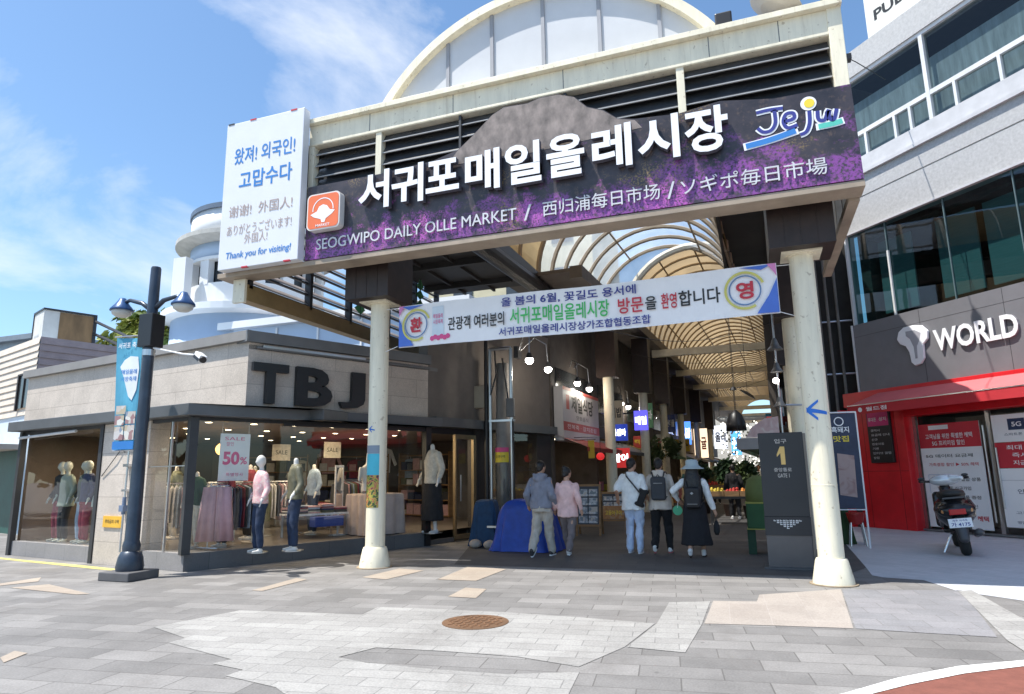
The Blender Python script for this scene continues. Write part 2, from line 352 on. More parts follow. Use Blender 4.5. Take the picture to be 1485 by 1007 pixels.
# ------------------------------------------------------------------ ground
PAVE = Mbrick('grey_paving', ((.160, .155, .151), (.240, .232, .225)), (.11, .105, .10), .62, .30, R(7), msize=.006, spk=.14, var=.22, stain=.45)
LPAVE = Mbrick('white_granite', ((.275, .268, .258), (.335, .328, .315)), (.20, .196, .19), .42, .20, R(7), msize=.006, spk=.15, var=.14, stain=.35)
PPAVE = Mbrick('pink_granite', ((.335, .295, .262), (.365, .325, .29)), (.38, .34, .31), .40, .40, R(3), msize=.005, spk=.13, var=.1, off=0, stain=.3)
BPAVE = Mbrick('beige_granite', ((.33, .275, .225), (.355, .305, .25)), (.4, .33, .27), .5, .25, R(7), msize=.005, spk=.1, var=.12)
DPAVE = Mbrick('dark_paving', ((.21, .21, .22), (.245, .24, .25)), (.17, .165, .165), .42, .30, R(5), msize=.005, spk=.12)
FPAVE = Mbrick('forecourt_tile', ((.47, .49, .52), (.53, .54, .57)), (.40, .41, .43), .3, .15, R(-40), msize=.004, spk=.05, var=.08)
def ground(name, pts, z, m):
    g = G(); g.poly([(p[0], p[1], z) for p in pts]); o = g.obj(name, m, None); return struct(o)
def inside(pts, x, y):
    c = False; j = len(pts)-1
    for i in range(len(pts)):
        if (pts[i][1] > y) != (pts[j][1] > y) and x < (pts[j][0]-pts[i][0])*(y-pts[i][1])/(pts[j][1]-pts[i][1])+pts[i][0]: c = not c
        j = i
    return c
def tiles(name, pts, z, m, w_=.42, h_=.20, ang=R(7)):     # whole paving stones, so the edge steps along the joints
    g = G(); ca, sa = math.cos(ang), math.sin(ang); q = [(x*ca+y*sa, -x*sa+y*ca) for x, y in pts]
    r0, r1 = int(math.floor(min(p[1] for p in q)/h_))-1, int(math.ceil(max(p[1] for p in q)/h_))+1
    for r in range(r0, r1):
        o = .5*w_ if r % 2 == 0 else 0; c0 = int(math.floor((min(p[0] for p in q))/w_))-1; c1 = int(math.ceil(max(p[0] for p in q)/w_))+1
        for c in range(c0, c1):
            x, y = c*w_+o, r*h_
            if inside(q, x+w_/2, y+h_/2): g.poly([(u*ca-v*sa, u*sa+v*ca, z) for u, v in ((x, y), (x+w_, y), (x+w_, y+h_), (x, y+h_))])
    return struct(g.obj(name, m, None))
g = G(); g.poly([(-600, -600, 0), (600, -600, 0), (600, 900, 0), (-600, 900, 0)]); struct(g.obj('ground', PAVE))
ground('pavement_light', [(-6.01, 5.55), (-5.89, 6.0), (-5.75, 6.5), (-4.95, 6.6), (-4.23, 6.68), (-4.29, 7.1), (-3.52, 7.19), (-2.69, 7.22), (-1.9, 7.19), (-1.1, 7.11), (-1.22, 6.12), (-1.45, 5.42), (-2.02, 5.56), (-2.71, 5.54), (-3.32, 5.48), (-3.46, 5.11), (-3.14, 5.03), (-2.46, 5.03), (-1.92, 5.07), (-1.41, 5.29), (-1.35, 4.73), (-2.2, 4.31), (-2.6, 3.9), (-3.16, 4.11), (-3.42, 4.28), (-3.99, 4.4), (-3.98, 4.57), (-4.36, 4.64), (-4.3, 4.79), (-5.3, 5.08), (-5.3, 5.27)], .004, LPAVE)
ground('pavement_light', [(-1.1, 8.27), (-0.65, 8.44), (-0.65, 7.2), (-0.7, 6.08), (-1.20, 6.12), (-1.08, 7.11)], .0045, LPAVE)
ground('pavement_pink', [(-0.62, 8.49), (-0.14, 8.57), (-0.11, 9.04), (0.86, 9.7), (0.73, 7.41), (0.07, 7.34), (-0.63, 7.24)], .004, PPAVE)
ground('pavement_dark', [(0.87, 9.7), (2.24, 9.96), (1.88, 7.38), (1.26, 7.39), (0.75, 7.41)], .004, DPAVE)
for q in ([(-5.75, 9.04), (-5.67, 10.04), (-5.16, 9.92), (-5.28, 8.96)], [(-4.53, 9.14), (-4.65, 10.54), (-3.92, 10.38), (-3.93, 9.16)], [(-3.78, 7.92), (-3.84, 8.59), (-3.52, 8.56), (-3.4, 7.92)], [(-10.84, 7.15), (-10.84, 7.77), (-10.45, 7.45), (-10.63, 7.01)], [(-10.26, 6.92), (-10.01, 7.3), (-8.59, 6.85), (-8.73, 6.76)], [(-6.59, 7.65), (-6.7, 8.73), (-6.45, 8.66), (-6.41, 7.64)], [(-6.31, 4.24), (-6.43, 4.44), (-6.23, 4.42), (-6.11, 4.14)]):
    ground('pavement_beige', q, .0055, BPAVE)
ground('pavement_forecourt', [(1.57, 16.47), (2.0, 20), (4.0, 18.9), (8.0, 14.2), (8.0, 9.2), (2.7, 9.38), (2.18, 9.89), (1.98, 10.72), (1.51, 10.85), (1.4, 11.02), (1.44, 11.98)], .004, FPAVE)
ground('pavement_edge', [(2.18, 9.89), (2.35, 9.99), (2.35, 8.0), (2.05, 6.9), (1.93, 6.85), (1.92, 7.26)], .008, LPAVE)
ground('road_red', [(0.62, 5.38), (0.88, 5.66), (1.31, 6.06), (1.77, 6.39), (3.2, 7.0), (3.2, 2), (-.4, 2), (-.2, 4.4)], .004, M('red_asphalt', (.20, .07, .05), .85, var=.2, scale=8, bump=.3, bs=90))
ground('road_line', [(0.43, 5.32), (0.82, 5.79), (1.31, 6.25), (1.83, 6.58), (3.2, 7.2), (3.2, 7.0), (1.77, 6.39), (1.31, 6.06), (0.88, 5.66), (0.62, 5.38), (-.2, 4.4), (-.36, 4.5)], .008, M('road_white', (.78, .78, .76), .7, var=.08, scale=9))
ground('pavement_yellow', [(-14.6, 9.56), (-13.47, 9.35), (-11.6, 9.05), (-9.3, 8.62), (-9.25, 8.5), (-10.8, 8.72), (-13.48, 9.2), (-14.6, 9.42)], .004, M('pollen_yellow', (.50, .44, .16), .9, var=.35, scale=20))
rr = random.Random(3)
ground('pavement_alley_shade', [(-5.0, 10.72), (.95, 10.72), (1.5, 12), (1.55, 17.6), (4.0, 80), (-2.6, 80), (-5.4, 18.2), (-6.3, 14.6)], .003, Mbrick('alley_paving_shaded', ((.066, .065, .065), (.085, .083, .082)), (.05, .05, .05), .6, .3, R(7), msize=.006, spk=.1))  # alley shade darkened into the paving colour, front edge follows the canopy shadow
# manhole
t = thing('manhole_cover', 'round rusty brown iron manhole cover set in the light paving', 'manhole cover', (-2.87, 6.67, 0))
g = G(); g.lathe([(.345, 0), (.345, .009), (.31, .010)], (-2.87, 6.67, 0), 40); g.obj('rim', M('rust_rim', (.16, .09, .05), .7, .3, var=.3), t)
g = G(); g.lathe([(.305, 0), (.305, .009), (.0, .0095)], (-2.87, 6.67, 0), 40)
for i in range(-4, 5):
    for j in range(-4, 5):
        if math.hypot(i, j) < 4.3: g.M = MT.Translation((-2.87+i*.065, 6.67+j*.065, .009)) @ MT.Rotation(R(45+90*((i+j) % 2)), 4, 'Z'); g.box(-.026, -.009, 0, .026, .009, .006)
g.obj('lid', M('rust_iron', (.22, .115, .06), .7, .3, var=.35, scale=9), t)

# ------------------------------------------------------------------ market gate
GY = 9.15
gate = thing('market_gate', 'large cream framed market entrance canopy with dark louvres above the big purple sign', 'gate', (-2.7, 10.1, 0))
for X in (-6.18, .82):
    g = G(); g.lathe([(.165, 0), (.165, 4.52), (.21, 4.525), (.21, 4.56)], (X, 10.1, 0), 32)
    p = g.obj('pillar', CREAM, gate, smooth=True)
    e = p.modifiers.new('e', 'EDGE_SPLIT'); e.split_angle = R(35)
    g = G(); g.lathe([(.26, 0), (.255, .06), (.205, .30), (.19, .33), (.166, .335)], (X, 10.1, 0), 32); q = g.obj('pillar_base', CREAM, p, smooth=True); q.modifiers.new('e', 'EDGE_SPLIT').split_angle = R(50)
    g = G(); g.lathe([(.30, 0), (.30, .014), (.255, .016)], (X, 10.1, 0), 28); g.obj('base_plate', M('rust_plate', (.30, .24, .17), .7, .2, var=.35, scale=6), gate)
    for z in (1.28, 2.86): g = G(); g.lathe([(.166, z), (.1675, z+.002), (.1675, z+.010), (.166, z+.012)], (X, 10.1, 0), 28); g.obj('weld_seam', CREAM, p)
    g = G(); g.box(X-.43, 9.62, 4.56, X+.43, 10.5, 7.2)
    for k in range(1, 4): g.box(X-.43+k*.215-.004, 9.614, 4.57, X-.43+k*.215+.004, 9.62, 7.2)
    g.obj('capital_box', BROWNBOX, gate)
    g = G(); g.box(X-.27, 9.83, 4.54, X+.27, 10.37, 4.562); g.obj('capital_plate', CREAM, gate)
g = G(); g.box(-7.15, 9.15, 7.35, 1.55, 9.42, 7.74); g.box(-7.17, 9.05, 7.742, 1.57, 9.44, 7.83)
g.box(-7.12, 9.142, 7.36, 1.38, 9.15, 7.40); g.obj('fascia_beam', CREAM, gate, bevel=.008)
g = G()
for x in (-5.9, -4.3, -2.4, -.2, .75): g.box(x, 9.146, 7.41, x+.012, 9.15, 7.735)
g.obj('fascia_seams', GREY, gate)
g = G(); g.box(1.38, 9.13, 5.17, 1.56, 9.42, 8.02); g.obj('corner_post', CREAM, gate, bevel=.008)
g = G(); g.box(1.36, 9.16, 8.022, 1.58, 9.44, 8.12); g.obj('post_cap', DARK, gate)
for x in (-7.15, -5.77, -.68):
    g = G(); g.box(x, 9.16, 5.2, x+.11, 9.3, 7.349); g.obj('mullion', CREAM, gate)
for x in (-4.2, -2.4, ):
    g = G(); g.box(x, 9.17, 5.2, x+.04, 9.24, 7.349); g.obj('mullion', DARK, gate)
g = G(); g2 = G()
for i in range(10):
    z = 5.25+i*.215
    g.poly([(-7.03, 9.21, z), (1.37, 9.21, z), (1.37, 9.34, z+.23), (-7.03, 9.34, z+.23)])
    g2.box(-7.03, 9.19, z-.008, 1.37, 9.215, z+.008)
g.obj('louvre_slats', LOUV, gate); g2.obj('louvre_edges', LEDGE, gate)
g = G(); g.box(-7.03, 9.45, 5.2, 1.37, 9.5, 7.38); g.obj('louvre_backing', DARK, gate)
g = G(); g.box(-8.95, 9.04, 5.06, 1.58, 9.42, 5.15); g.obj('bottom_beam', BEAM, gate, bevel=.006)
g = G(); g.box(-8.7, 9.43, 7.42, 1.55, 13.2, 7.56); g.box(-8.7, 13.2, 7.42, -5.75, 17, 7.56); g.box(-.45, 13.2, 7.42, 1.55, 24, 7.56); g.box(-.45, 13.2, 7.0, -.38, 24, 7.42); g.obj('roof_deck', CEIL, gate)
# ceiling soffit at left + beams
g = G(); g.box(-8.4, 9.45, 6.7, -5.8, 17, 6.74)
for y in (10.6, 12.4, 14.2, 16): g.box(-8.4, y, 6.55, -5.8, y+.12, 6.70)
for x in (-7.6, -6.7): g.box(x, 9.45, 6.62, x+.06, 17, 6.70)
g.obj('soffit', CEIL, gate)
g = G(); g.box(-8.4, 9.9, 6.9, 1.5, 10.2, 7.3); g.box(-8.4, 12.9, 6.9, 1.5, 13.15, 7.3); g.obj('cross_beam', DARK, gate)
g = G(); g.tube([(-5.6, 9.4, 6.55), (-5.55, 17, 6.75), (-5.45, 24, 6.9)], .22, 14); g.box(-5.75, 9.4, 6.8, -5.4, 24, 7.1); g.obj('gutter_pipe', DARK, gate, smooth=False)
g = G(); g.tube([(-4.3, 9.3, 5.08), (-2.9, 9.3, 5.08)], .02, 8); g.obj('light_strip', STEEL, gate)
# left side louvred wall (seen from inside)
SLAT = Mtrans('pale_slat', (.50, .46, .46), .0)
g = G()
for i in range(11):
    z = 5.0+i*.24
    g.poly([(-8.48, 9.3, z), (-8.48, 17, z), (-8.70, 17, z+.17), (-8.70, 9.3, z+.17)])
g.obj('side_slats', SLAT, gate)
g = G()
for i in range(12): g.box(-8.56, 9.3, 4.97+i*.24, -8.50, 17, 5.0+i*.24)
for y in (9.3, 11.05, 12.5, 14.2, 15.6, 16.95): g.box(-8.58, y, 4.9, -8.44, y+.09, 7.4)
g.obj('side_frame', DARK, gate)
g = G(); g.box(-8.66, 9.26, 4.66, -8.44, 17, 4.96); g.obj('side_beam', M('ochre_beam', (.28, .19, .08), .55, var=.2), gate)
g = G(); g.box(-8.72, 9.2, 4.62, -8.46, 9.26, 5.055); g.obj('beam_end', CREAM, gate)
# right side wall with slanted struts
g = G(); g.box(1.42, 9.43, 5.02, 1.56, 13.2, 5.12); g.tube([(1.5, 9.4, 5.1), (1.5, 11.3, 7.4)], .05, 6); g.tube([(1.5, 11.3, 7.4), (1.5, 13.1, 5.1)], .05, 6)
for y in (10.1, 10.8, 11.6, 12.4, 13.1): g.box(1.44, y, 5.12, 1.54, y+.07, 7.42)
g.obj('side_strut', BEAM, gate)
# gable arch
C0, RA, CZ = -2.92, 3.46, 6.1
a0 = math.asin((7.84-CZ)/RA)
arc = [(C0+RA*math.cos(a0+(math.pi-2*a0)*i/48), CZ+RA*math.sin(a0+(math.pi-2*a0)*i/48)) for i in range(49)]
inn = [(C0+(RA-.15)*math.cos(a0+(math.pi-2*a0)*i/48), CZ+(RA-.15)*math.sin(a0+(math.pi-2*a0)*i/48)) for i in range(49)]
g = G()
for i in range(48): g.slab([inn[i], arc[i], arc[i+1], inn[i+1]][::-1], 9.36, 9.62)
g.obj('arch_frame', CREAM, gate)
g = G()
for i in range(48): g.slab([(inn[i][0], 7.8), inn[i], inn[i+1], (inn[i+1][0], 7.8)][::-1], 9.50, 9.54)
g.obj('arch_panel', M('gable_white', (.56, .575, .60), .35, var=.09, scale=.8), gate)
for x in (-4.55, -3.72, -2.80, -1.85, -.9):
    h = CZ+math.sqrt((RA-.15)**2-(x-C0)**2)
    g = G(); g.box(x-.03, 9.47, 7.84, x+.03, 9.50, h); g.obj('arch_mullion', M('mullion_grey', (.30, .31, .34), .5), gate)
g = G()
for i in range(48): g.box(0, 0, 0, 0, 0, 0) if False else g.poly([(arc[i][0], 9.62, arc[i][1]-.04), (arc[i+1][0], 9.62, arc[i+1][1]-.04), (arc[i+1][0], 13.2, arc[i+1][1]-.04), (arc[i][0], 13.2, arc[i][1]-.04)])
g.obj('barrel_roof', WHITEM, gate)

# ------------------------------------------------------------------ purple sign
def sign_mat():
    m, nd, lk, b = newmat('flower_field_print'); b.inputs['Roughness'].default_value = .35
    p = pos(nd); s = nd.new('ShaderNodeSeparateXYZ'); lk.new(p, s.inputs[0])
    def noi(sc_, det=6, st=(1, 1, 1)):
        mp = nd.new('ShaderNodeMapping'); mp.inputs['Scale'].default_value = st; lk.new(p, mp.inputs[0])
        n = nd.new('ShaderNodeTexNoise'); n.inputs['Scale'].default_value = sc_; n.inputs['Detail'].default_value = det; n.inputs['Roughness'].default_value = .65; lk.new(mp.outputs[0], n.inputs['Vector']); return n.outputs[0]
    def math_(op, a, b_):
        n = nd.new('ShaderNodeMath'); n.operation = op; n.use_clamp = op in ('MULTIPLY',)
        for i, x in enumerate((a, b_)):
            if isinstance(x, (int, float)): n.inputs[i].default_value = x
            else: lk.new(x, n.inputs[i])
        return n.outputs[0]
    def rng(x, a, b_):
        r = nd.new('ShaderNodeMapRange'); r.inputs[1].default_value = a; r.inputs[2].default_value = b_; lk.new(x, r.inputs[0]); return r.outputs[0]
    def mix(f, a, b_):
        n = nd.new('ShaderNodeMixRGB'); lk.new(f, n.inputs[0])
        for i, x in ((1, a), (2, b_)):
            if isinstance(x, tuple): n.inputs[i].default_value = (*x, 1)
            else: lk.new(x, n.inputs[i])
        return n.outputs[0]
    base = mix(rng(noi(2.2), .35, .65), (.020, .019, .026), (.060, .050, .058))
    base = mix(rng(noi(14, 4), .55, .75), base, (.12, .085, .07))
    low = rng(s.outputs[2], 6.25, 5.35)      # more flowers low down
    f1 = math_('MULTIPLY', rng(math_('ADD', noi(1.5, 5, (1, 1, 1.5)), math_('MULTIPLY', low, .22)), .62, .74), rng(noi(26, 3), .38, .55))
    base = mix(f1, base, (.24, .07, .30))
    f2 = math_('MULTIPLY', rng(math_('ADD', noi(2.6, 4), math_('MULTIPLY', low, .22)), .70, .82), rng(noi(40, 2), .4, .6))
    base = mix(f2, base, (.48, .11, .46))
    f3 = math_('MULTIPLY', rng(noi(1.1, 3), .58, .66), rng(noi(35, 2), .5, .6)); base = mix(f3, base, (.24, .17, .08))
    lk.new(base, b.inputs['Base Color']); return m
sign = thing('market_sign', 'long purple flower print sign with white Korean letters across the market gate front', 'sign', (-2.8, GY, 5.15))
SY = 9.03
g = G(fr((0, 0), (1, 0)))
mtn = [(-7.04, 5.16), (1.57, 5.16), (1.55, 6.5), (.6, 6.50), (-.1, 6.62), (-.68, 6.55), (-1.3, 6.60), (-1.55, 6.66), (-1.75, 6.84), (-2.0, 6.95), (-2.2, 7.16), (-2.45, 7.26), (-2.75, 7.27), (-2.95, 7.22), (-3.35, 7.24), (-3.55, 7.15), (-3.9, 6.85), (-4.15, 6.66), (-4.6, 6.55), (-5.6, 6.50), (-7.04, 6.50)]
g.slab(mtn, SY, SY+.07); g.obj('sign_board', sign_mat(), sign)
g = G(); mt = [(-4.35, 6.42), (-3.2, 6.36), (-1.2, 6.44), (-1.3, 6.58), (-1.55, 6.65), (-1.76, 6.83), (-2.01, 6.94), (-2.2, 7.15), (-2.45, 7.25), (-2.75, 7.26), (-2.95, 7.21), (-3.35, 7.23), (-3.55, 7.14), (-3.9, 6.84), (-4.15, 6.65)]
g.sheet(mt, SY-.003); g.obj('mountain_print', M('mountain_print', (.20, .165, .15), .5, var=.6, scale=4.2, stretch=(1.2, 1, .8)), sign)
g = G(); g.side = 1; g.mi = 0
KO = '서귀포매일올레시장'; x = -5.90; wds = [.56, .56, .66, .60, .60, .66, .62, .60, .66]
KX = [-5.92, -5.29, -4.66, -3.97, -3.30, -2.63, -1.93, -1.26, -.60]
def unpx(u0): return u0
for ch, x in zip(KO, KX):
    W_, z0, z1 = .585, 5.83, 6.50
    if ch == '포': z0, z1 = 5.93, 6.47
    g.text(ch, x, z0, x+W_, z1, SY-.03, .10, .027)
g.obj('large_letters', [LETTER, M('letter_side', (.10, .10, .13), .5)], sign)
SIL = M('letter_silver', (.62, .63, .66), .4)
g = G(); g.text('SEOGWIPO DAILY OLLE MARKET', -6.80, 5.31, -3.16, 5.50, SY-.008, .02, .0); g.obj('english_line', SIL, sign); g = G()
g.text('/', -3.04, 5.27, -2.92, 5.52, SY-.008, .02, .004)
g.obj('slash', SIL, sign); g = G(); g.text('西归浦每日市场', -2.74, 5.29, -1.0, 5.53, SY-.008, .02, .0); g.obj('chinese_line', SIL, sign); g = G(); g.text('/', -.90, 5.27, -.79, 5.52, SY-.008, .02, .004)
g.obj('slash', SIL, sign); g = G(); g.text('ソギポ毎日市場', -.71, 5.29, 1.16, 5.53, SY-.008, .02, .0); g.obj('japanese_line', SIL, sign)
# orange badge
g = G()
def rrect(x0, z0, x1, z1, r, n=5):
    pts = []
    for cx, cz, a in ((x1-r, z0+r, -90), (x1-r, z1-r, 0), (x0+r, z1-r, 90), (x0+r, z0+r, 180)):
        for i in range(n+1): pts.append((cx+r*math.cos(R(a+90*i/n)), cz+r*math.sin(R(a+90*i/n))))
    return pts
g.slab(rrect(-6.93, 5.62, -6.27, 6.27, .09), SY-.14, SY-.005); b_ = g.obj('orange_badge', M('badge_white', (.75, .72, .68), .4), sign)
g = G(); g.slab(rrect(-6.905, 5.645, -6.295, 6.245, .075), SY-.146, SY-.141); g.obj('badge_face', ORANGE, b_)
g = G(); g.ring(-6.6, 5.97, .195, .212, SY-.149, 28, R(-5), R(185))
g.sheet([(-6.85, 5.90), (-6.78, 5.85), (-6.64, 5.80), (-6.62, 5.74), (-6.56, 5.74), (-6.54, 5.80), (-6.42, 5.87), (-6.36, 5.93), (-6.46, 5.95), (-6.52, 6.03), (-6.60, 6.06), (-6.68, 6.03), (-6.72, 5.95)], SY-.149)
g.text('MARKET', -6.74, 5.67, -6.46, 5.715, SY-.149, 0, .01); g.obj('badge_mark', LETTER, b_)
# island logo
def stroke(g, pts, w_, y, n=6):
    P = []
    for i in range(len(pts)-1):
        p0 = V(pts[max(i-1, 0)]); p1 = V(pts[i]); p2 = V(pts[i+1]); p3 = V(pts[min(i+2, len(pts)-1)])
        for k in range(n):
            t_ = k/n; P.append(.5*((2*p1)+(p2-p0)*t_+(2*p0-5*p1+4*p2-p3)*t_*t_+(3*p1-p0-3*p2+p3)*t_**3))
    P.append(V(pts[-1])); q = []
    for i, p in enumerate(P):
        d = (P[min(i+1, len(P)-1)]-P[max(i-1, 0)]); d = V((d.y, -d.x)).normalized()*w_ if d.length > 1e-6 else V((0, w_)); q.append((p-d, p+d))
    for a, b in zip(q, q[1:]): g.sheet([a[0], a[1], b[1], b[0]], y)
J = [[(.38, 6.33), (.54, 6.34), (.72, 6.33)], [(.61, 6.33), (.61, 6.14), (.55, 6.04), (.45, 6.03), (.38, 6.10)], [(.72, 6.13), (.84, 6.15), (.84, 6.23), (.75, 6.23), (.71, 6.12), (.76, 6.03), (.88, 6.05)], [(1.04, 6.22), (1.03, 6.05), (.98, 5.93), (.90, 5.90)], [(1.14, 6.20), (1.14, 6.08), (1.21, 6.05), (1.27, 6.18), (1.27, 6.08), (1.32, 6.03), (1.37, 6.18)]]
J = [[(p[0]-.02, p[1]) for p in s_] for s_ in J]
g = G()
for s_ in J: stroke(g, s_, .046, SY-.006)
stroke(g, [(.16, 5.86), (.5, 5.90), (.86, 5.97)], .055, SY-.006); stroke(g, [(1.08, 5.97), (1.3, 5.98), (1.42, 6.0)], .05, SY-.0065)
g.disc(1.02, 6.33, .10, SY-.0062); g.obj('island_logo', LETTER, sign)
for nm, st, w_, m_ in (('logo_script', J, .024, NAVY), ('logo_wave', [[(.19, 5.865), (.5, 5.90), (.83, 5.97)]], .04, BLUEP), ('logo_wave', [[(1.11, 5.97), (1.3, 5.98), (1.40, 6.0)]], .036, M('teal_print', (.1, .55, .45), .5))):
    g = G()
    for s_ in st: stroke(g, s_, w_, SY-.010)
    g.obj(nm, m_, sign)
g = G(); g.disc(1.03, 6.33, .065, SY-.0105); g.obj('logo_sun', YELP, sign)
# white thank-you panel
pan = thing('welcome_panel', 'tall white lightbox panel with blue Korean thank you text left of the purple sign', 'sign', (-7.9, 8.9, 5.14))
g = G(); g.box(-8.78, 8.86, 5.14, -7.06, 9.03, 7.96); g.obj('box', M('panel_white', (.73, .745, .78), .35, var=.03), pan, bevel=.01)
g = G(); py = 8.855
g.text('왔져! 외국인!', -8.56, 7.12, -7.22, 7.44, py, 0, .012); g.obj('blue_text', BLUEP, pan); g = G(); g.text('고맙수다', -8.42, 6.62, -7.26, 6.96, py, 0, .015); g.obj('blue_text', BLUEP, pan)
g = G(); g.text('谢谢!  外国人!', -8.60, 6.10, -7.22, 6.32, py, 0, .002); g.obj('taupe_text', TAUPE, pan); g = G(); g.text('ありがとうございます!', -8.62, 5.76, -7.22, 5.96, py); g.obj('taupe_text', TAUPE, pan); g = G(); g.text('外国人!', -8.22, 5.57, -7.72, 5.75, py); g.obj('taupe_text', TAUPE, pan)
g = G(); g.text('Thank you for visiting!', -8.62, 5.29, -7.22, 5.45, py, 0, .012, skew=.1); g.obj('blue_line', BLUEP, pan)
for x, z, m_ in ((-8.75, 7.945, DARK), (-8.25, 7.945, REDP), (-7.35, 7.945, REDP), (-8.25, 5.13, REDP), (-7.35, 5.13, REDP)):
    g = G(); g.box(x, 8.852, z, x+.13, 8.9, z+.025); g.obj('clip', m_, pan)
# banner between the pillars
ban = thing('fabric_banner', 'white fabric banner with Korean welcome text hung between the two cream pillars', 'banner', (-2.6, 9.98, 3.66))
def bz(x): u = (x+2.62)/3.1; return -.02*(1-u*u)
g = G(); n = 90; BY = 9.9
for i in range(n):
    a, b = -5.70+6.17*i/n, -5.70+6.17*(i+1)/n
    g.poly([(a, BY+.012*math.sin(a*3), 3.68+bz(a)), (b, BY+.012*math.sin(b*3), 3.68+bz(b)), (b, BY+.012*math.sin(b*3), 4.42+bz(b)), (a, BY+.012*math.sin(a*3), 4.42+bz(a))])
cl = g.obj('cloth', FABRIC, ban); sd = cl.modifiers.new('s', 'SOLIDIFY'); sd.thickness = .004; sd.offset = 1
ty = BY-.022
for nm, m_, tx in (('navy_text', NAVY, [('올 봄의 6월, 꽃길도 용서에', -3.75, 4.20, -1.55, 4.36), ('서귀포매일올레시장상가조합협동조합', -3.80, 3.72, -1.35, 3.86)]), ('black_text', BLACKP, [('관광객 여러분의', -4.72, 3.90, -3.70, 4.13), ('을', -1.42, 3.93, -1.25, 4.14), ('합니다', -.92, 3.93, -.32, 4.17)]), ('green_text', GREENP, [('서귀포매일올레시장', -3.60, 3.90, -1.98, 4.17)]), ('red_text', REDP, [('방문', -1.84, 3.91, -1.45, 4.16), ('환영', -1.18, 3.92, -.95, 4.16)])):
    for b_, x0, z0, x1, z1 in tx: g = G(); g.text(b_, x0, z0-.015, x1, z1-.015, ty, 0, .016); g.obj(nm, m_, ban)
for cx, ch, sgn in ((-5.34, '환', -1), (.02, '영', 1)):
    ex = -5.69 if sgn < 0 else .46
    g = G(); g.sheet([(ex, 3.69), (ex-sgn*.30, 3.69), (ex-sgn*.12, 3.95), (ex-sgn*.02, 4.15), (ex, 4.2)][::-sgn], ty); g.sheet([(ex-sgn*.05, 4.40), (ex-sgn*.5, 4.39), (ex-sgn*.2, 4.33)][::sgn], ty); g.obj('blue_swirl', M('swirl_blue', (.08, .18, .6), .6), ban)
    g = G(); g.sheet([(ex, 4.41), (ex-sgn*.12, 4.41), (ex-sgn*.03, 4.28), (ex, 4.22)][::sgn], ty); g.obj('pink_swirl', M('swirl_pink', (.7, .25, .5), .6), ban)
    g = G(); g.ring(cx, 4.05, .25, .285, ty-.002, 30, R(20), R(300)); g.obj('yellow_ring', M('swirl_yellow', (.65, .6, .15), .6), ban)
    g = G(); g.ring(cx, 4.05, .205, .225, ty-.004, 34); g.obj('blue_ring', M('ring_blue', (.12, .22, .4), .6), ban)
    g = G(); g.text(ch, cx-.12, 3.92, cx+.12, 4.18, ty-.006, 0, .03); g.obj('red_mark', REDP, ban)
g = G(); g.rect(-5.02, 3.76, -4.80, 4.33, ty); g.obj('poster_patch', M('patch_blue', (.66, .74, .80), .6), ban)
g = G(); g.text('매일올레', -5.0, 4.12, -4.82, 4.20, ty-.003, 0, .01); g.text('시장축제', -5.0, 4.02, -4.82, 4.10, ty-.003, 0, .01)
for k in range(6): g.disc(-5.02+.06*k, 3.78+.02*(k % 2), .045, ty-.003-.0005*k, 7)
g.obj('poster_print', PINK, ban)
for x0, x1 in ((-5.70, -6.02), (.47, .66)):
    g = G(); g.tube([(x0, BY, 4.38), (x1, 10.05, 4.42)], .006, 5); g.tube([(x0, BY, 3.70), (x1, 10.05, 3.66)], .006, 5); g.obj('rope', PAPER, ban)
for ch in ban.children:      # the cloth billows a little and its print with it
    if ch.name.startswith('rope'): continue
    for v in ch.data.vertices: x_ = v.co.x; v.co.y += .034*math.sin(1.6*x_+.5)+.012*math.sin(3.7*x_+1)
# blue arrows + stickers on pillars
def arrow(name, X, z, label, s_=1.):
    g = G(); yb = 10.1
    def P(x, z_): a = x*s_/.168; return (X+.1705*math.sin(a-.12), yb-.1705*math.cos(a-.12), z+z_*s_)
    for (x0, z0, w0), (x1, z1, w1) in ((((.15, -.05, .022), (-.10, .0, .03))), (((-.13, -.012, .03), (.04, .12, .018))), (((-.13, .012, .03), (.02, -.13, .02)))):
        for i in range(8):
            u, v_ = i/8, (i+1)/8
            g.poly([P(x0+(x1-x0)*u, z0+(z1-z0)*u-(w0+(w1-w0)*u)), P(x0+(x1-x0)*v_, z0+(z1-z0)*v_-(w0+(w1-w0)*v_)), P(x0+(x1-x0)*v_, z0+(z1-z0)*v_+(w0+(w1-w0)*v_)), P(x0+(x1-x0)*u, z0+(z1-z0)*u+(w0+(w1-w0)*u))])
    return tag(g.obj(name, M('arrow_blue', (.02, .16, .6), .5), None, keep=True), label, 'arrow sign')
arrow('arrow_sticker', .82, 2.30, 'blue arrow pointing left painted on the right cream pillar', 1.0)
arrow('arrow_sticker', -6.18, 2.30, 'small blue arrow mark on the left cream pillar', .42)
t = thing('pillar_poster', 'turquoise and dark flower poster wrapped round the left cream pillar', 'poster', (-6.18, 10.1, 1.1))
for nm, z0, z1, m_ in (('grey_strip', 1.88, 2.02, M('poster_grey', (.22, .27, .33))), ('turquoise_panel', 1.52, 1.878, M('poster_turq', (.07, .48, .62))), ('flower_panel', .98, 1.518, Mprint('poster_flower', [(0, (.02, .03, .02)), (.45, (.05, .07, .03)), (.5, (.4, .42, .06)), (.6, (.5, .14, .08)), (.68, (.03, .03, .04))], 7, 2))):
    g = G(); g.lathe([(.1685, z0), (.1685, z1)], (-6.18, 10.1, 0), 16, R(-150), R(-45)); g.obj(nm, m_, t, keep=True)
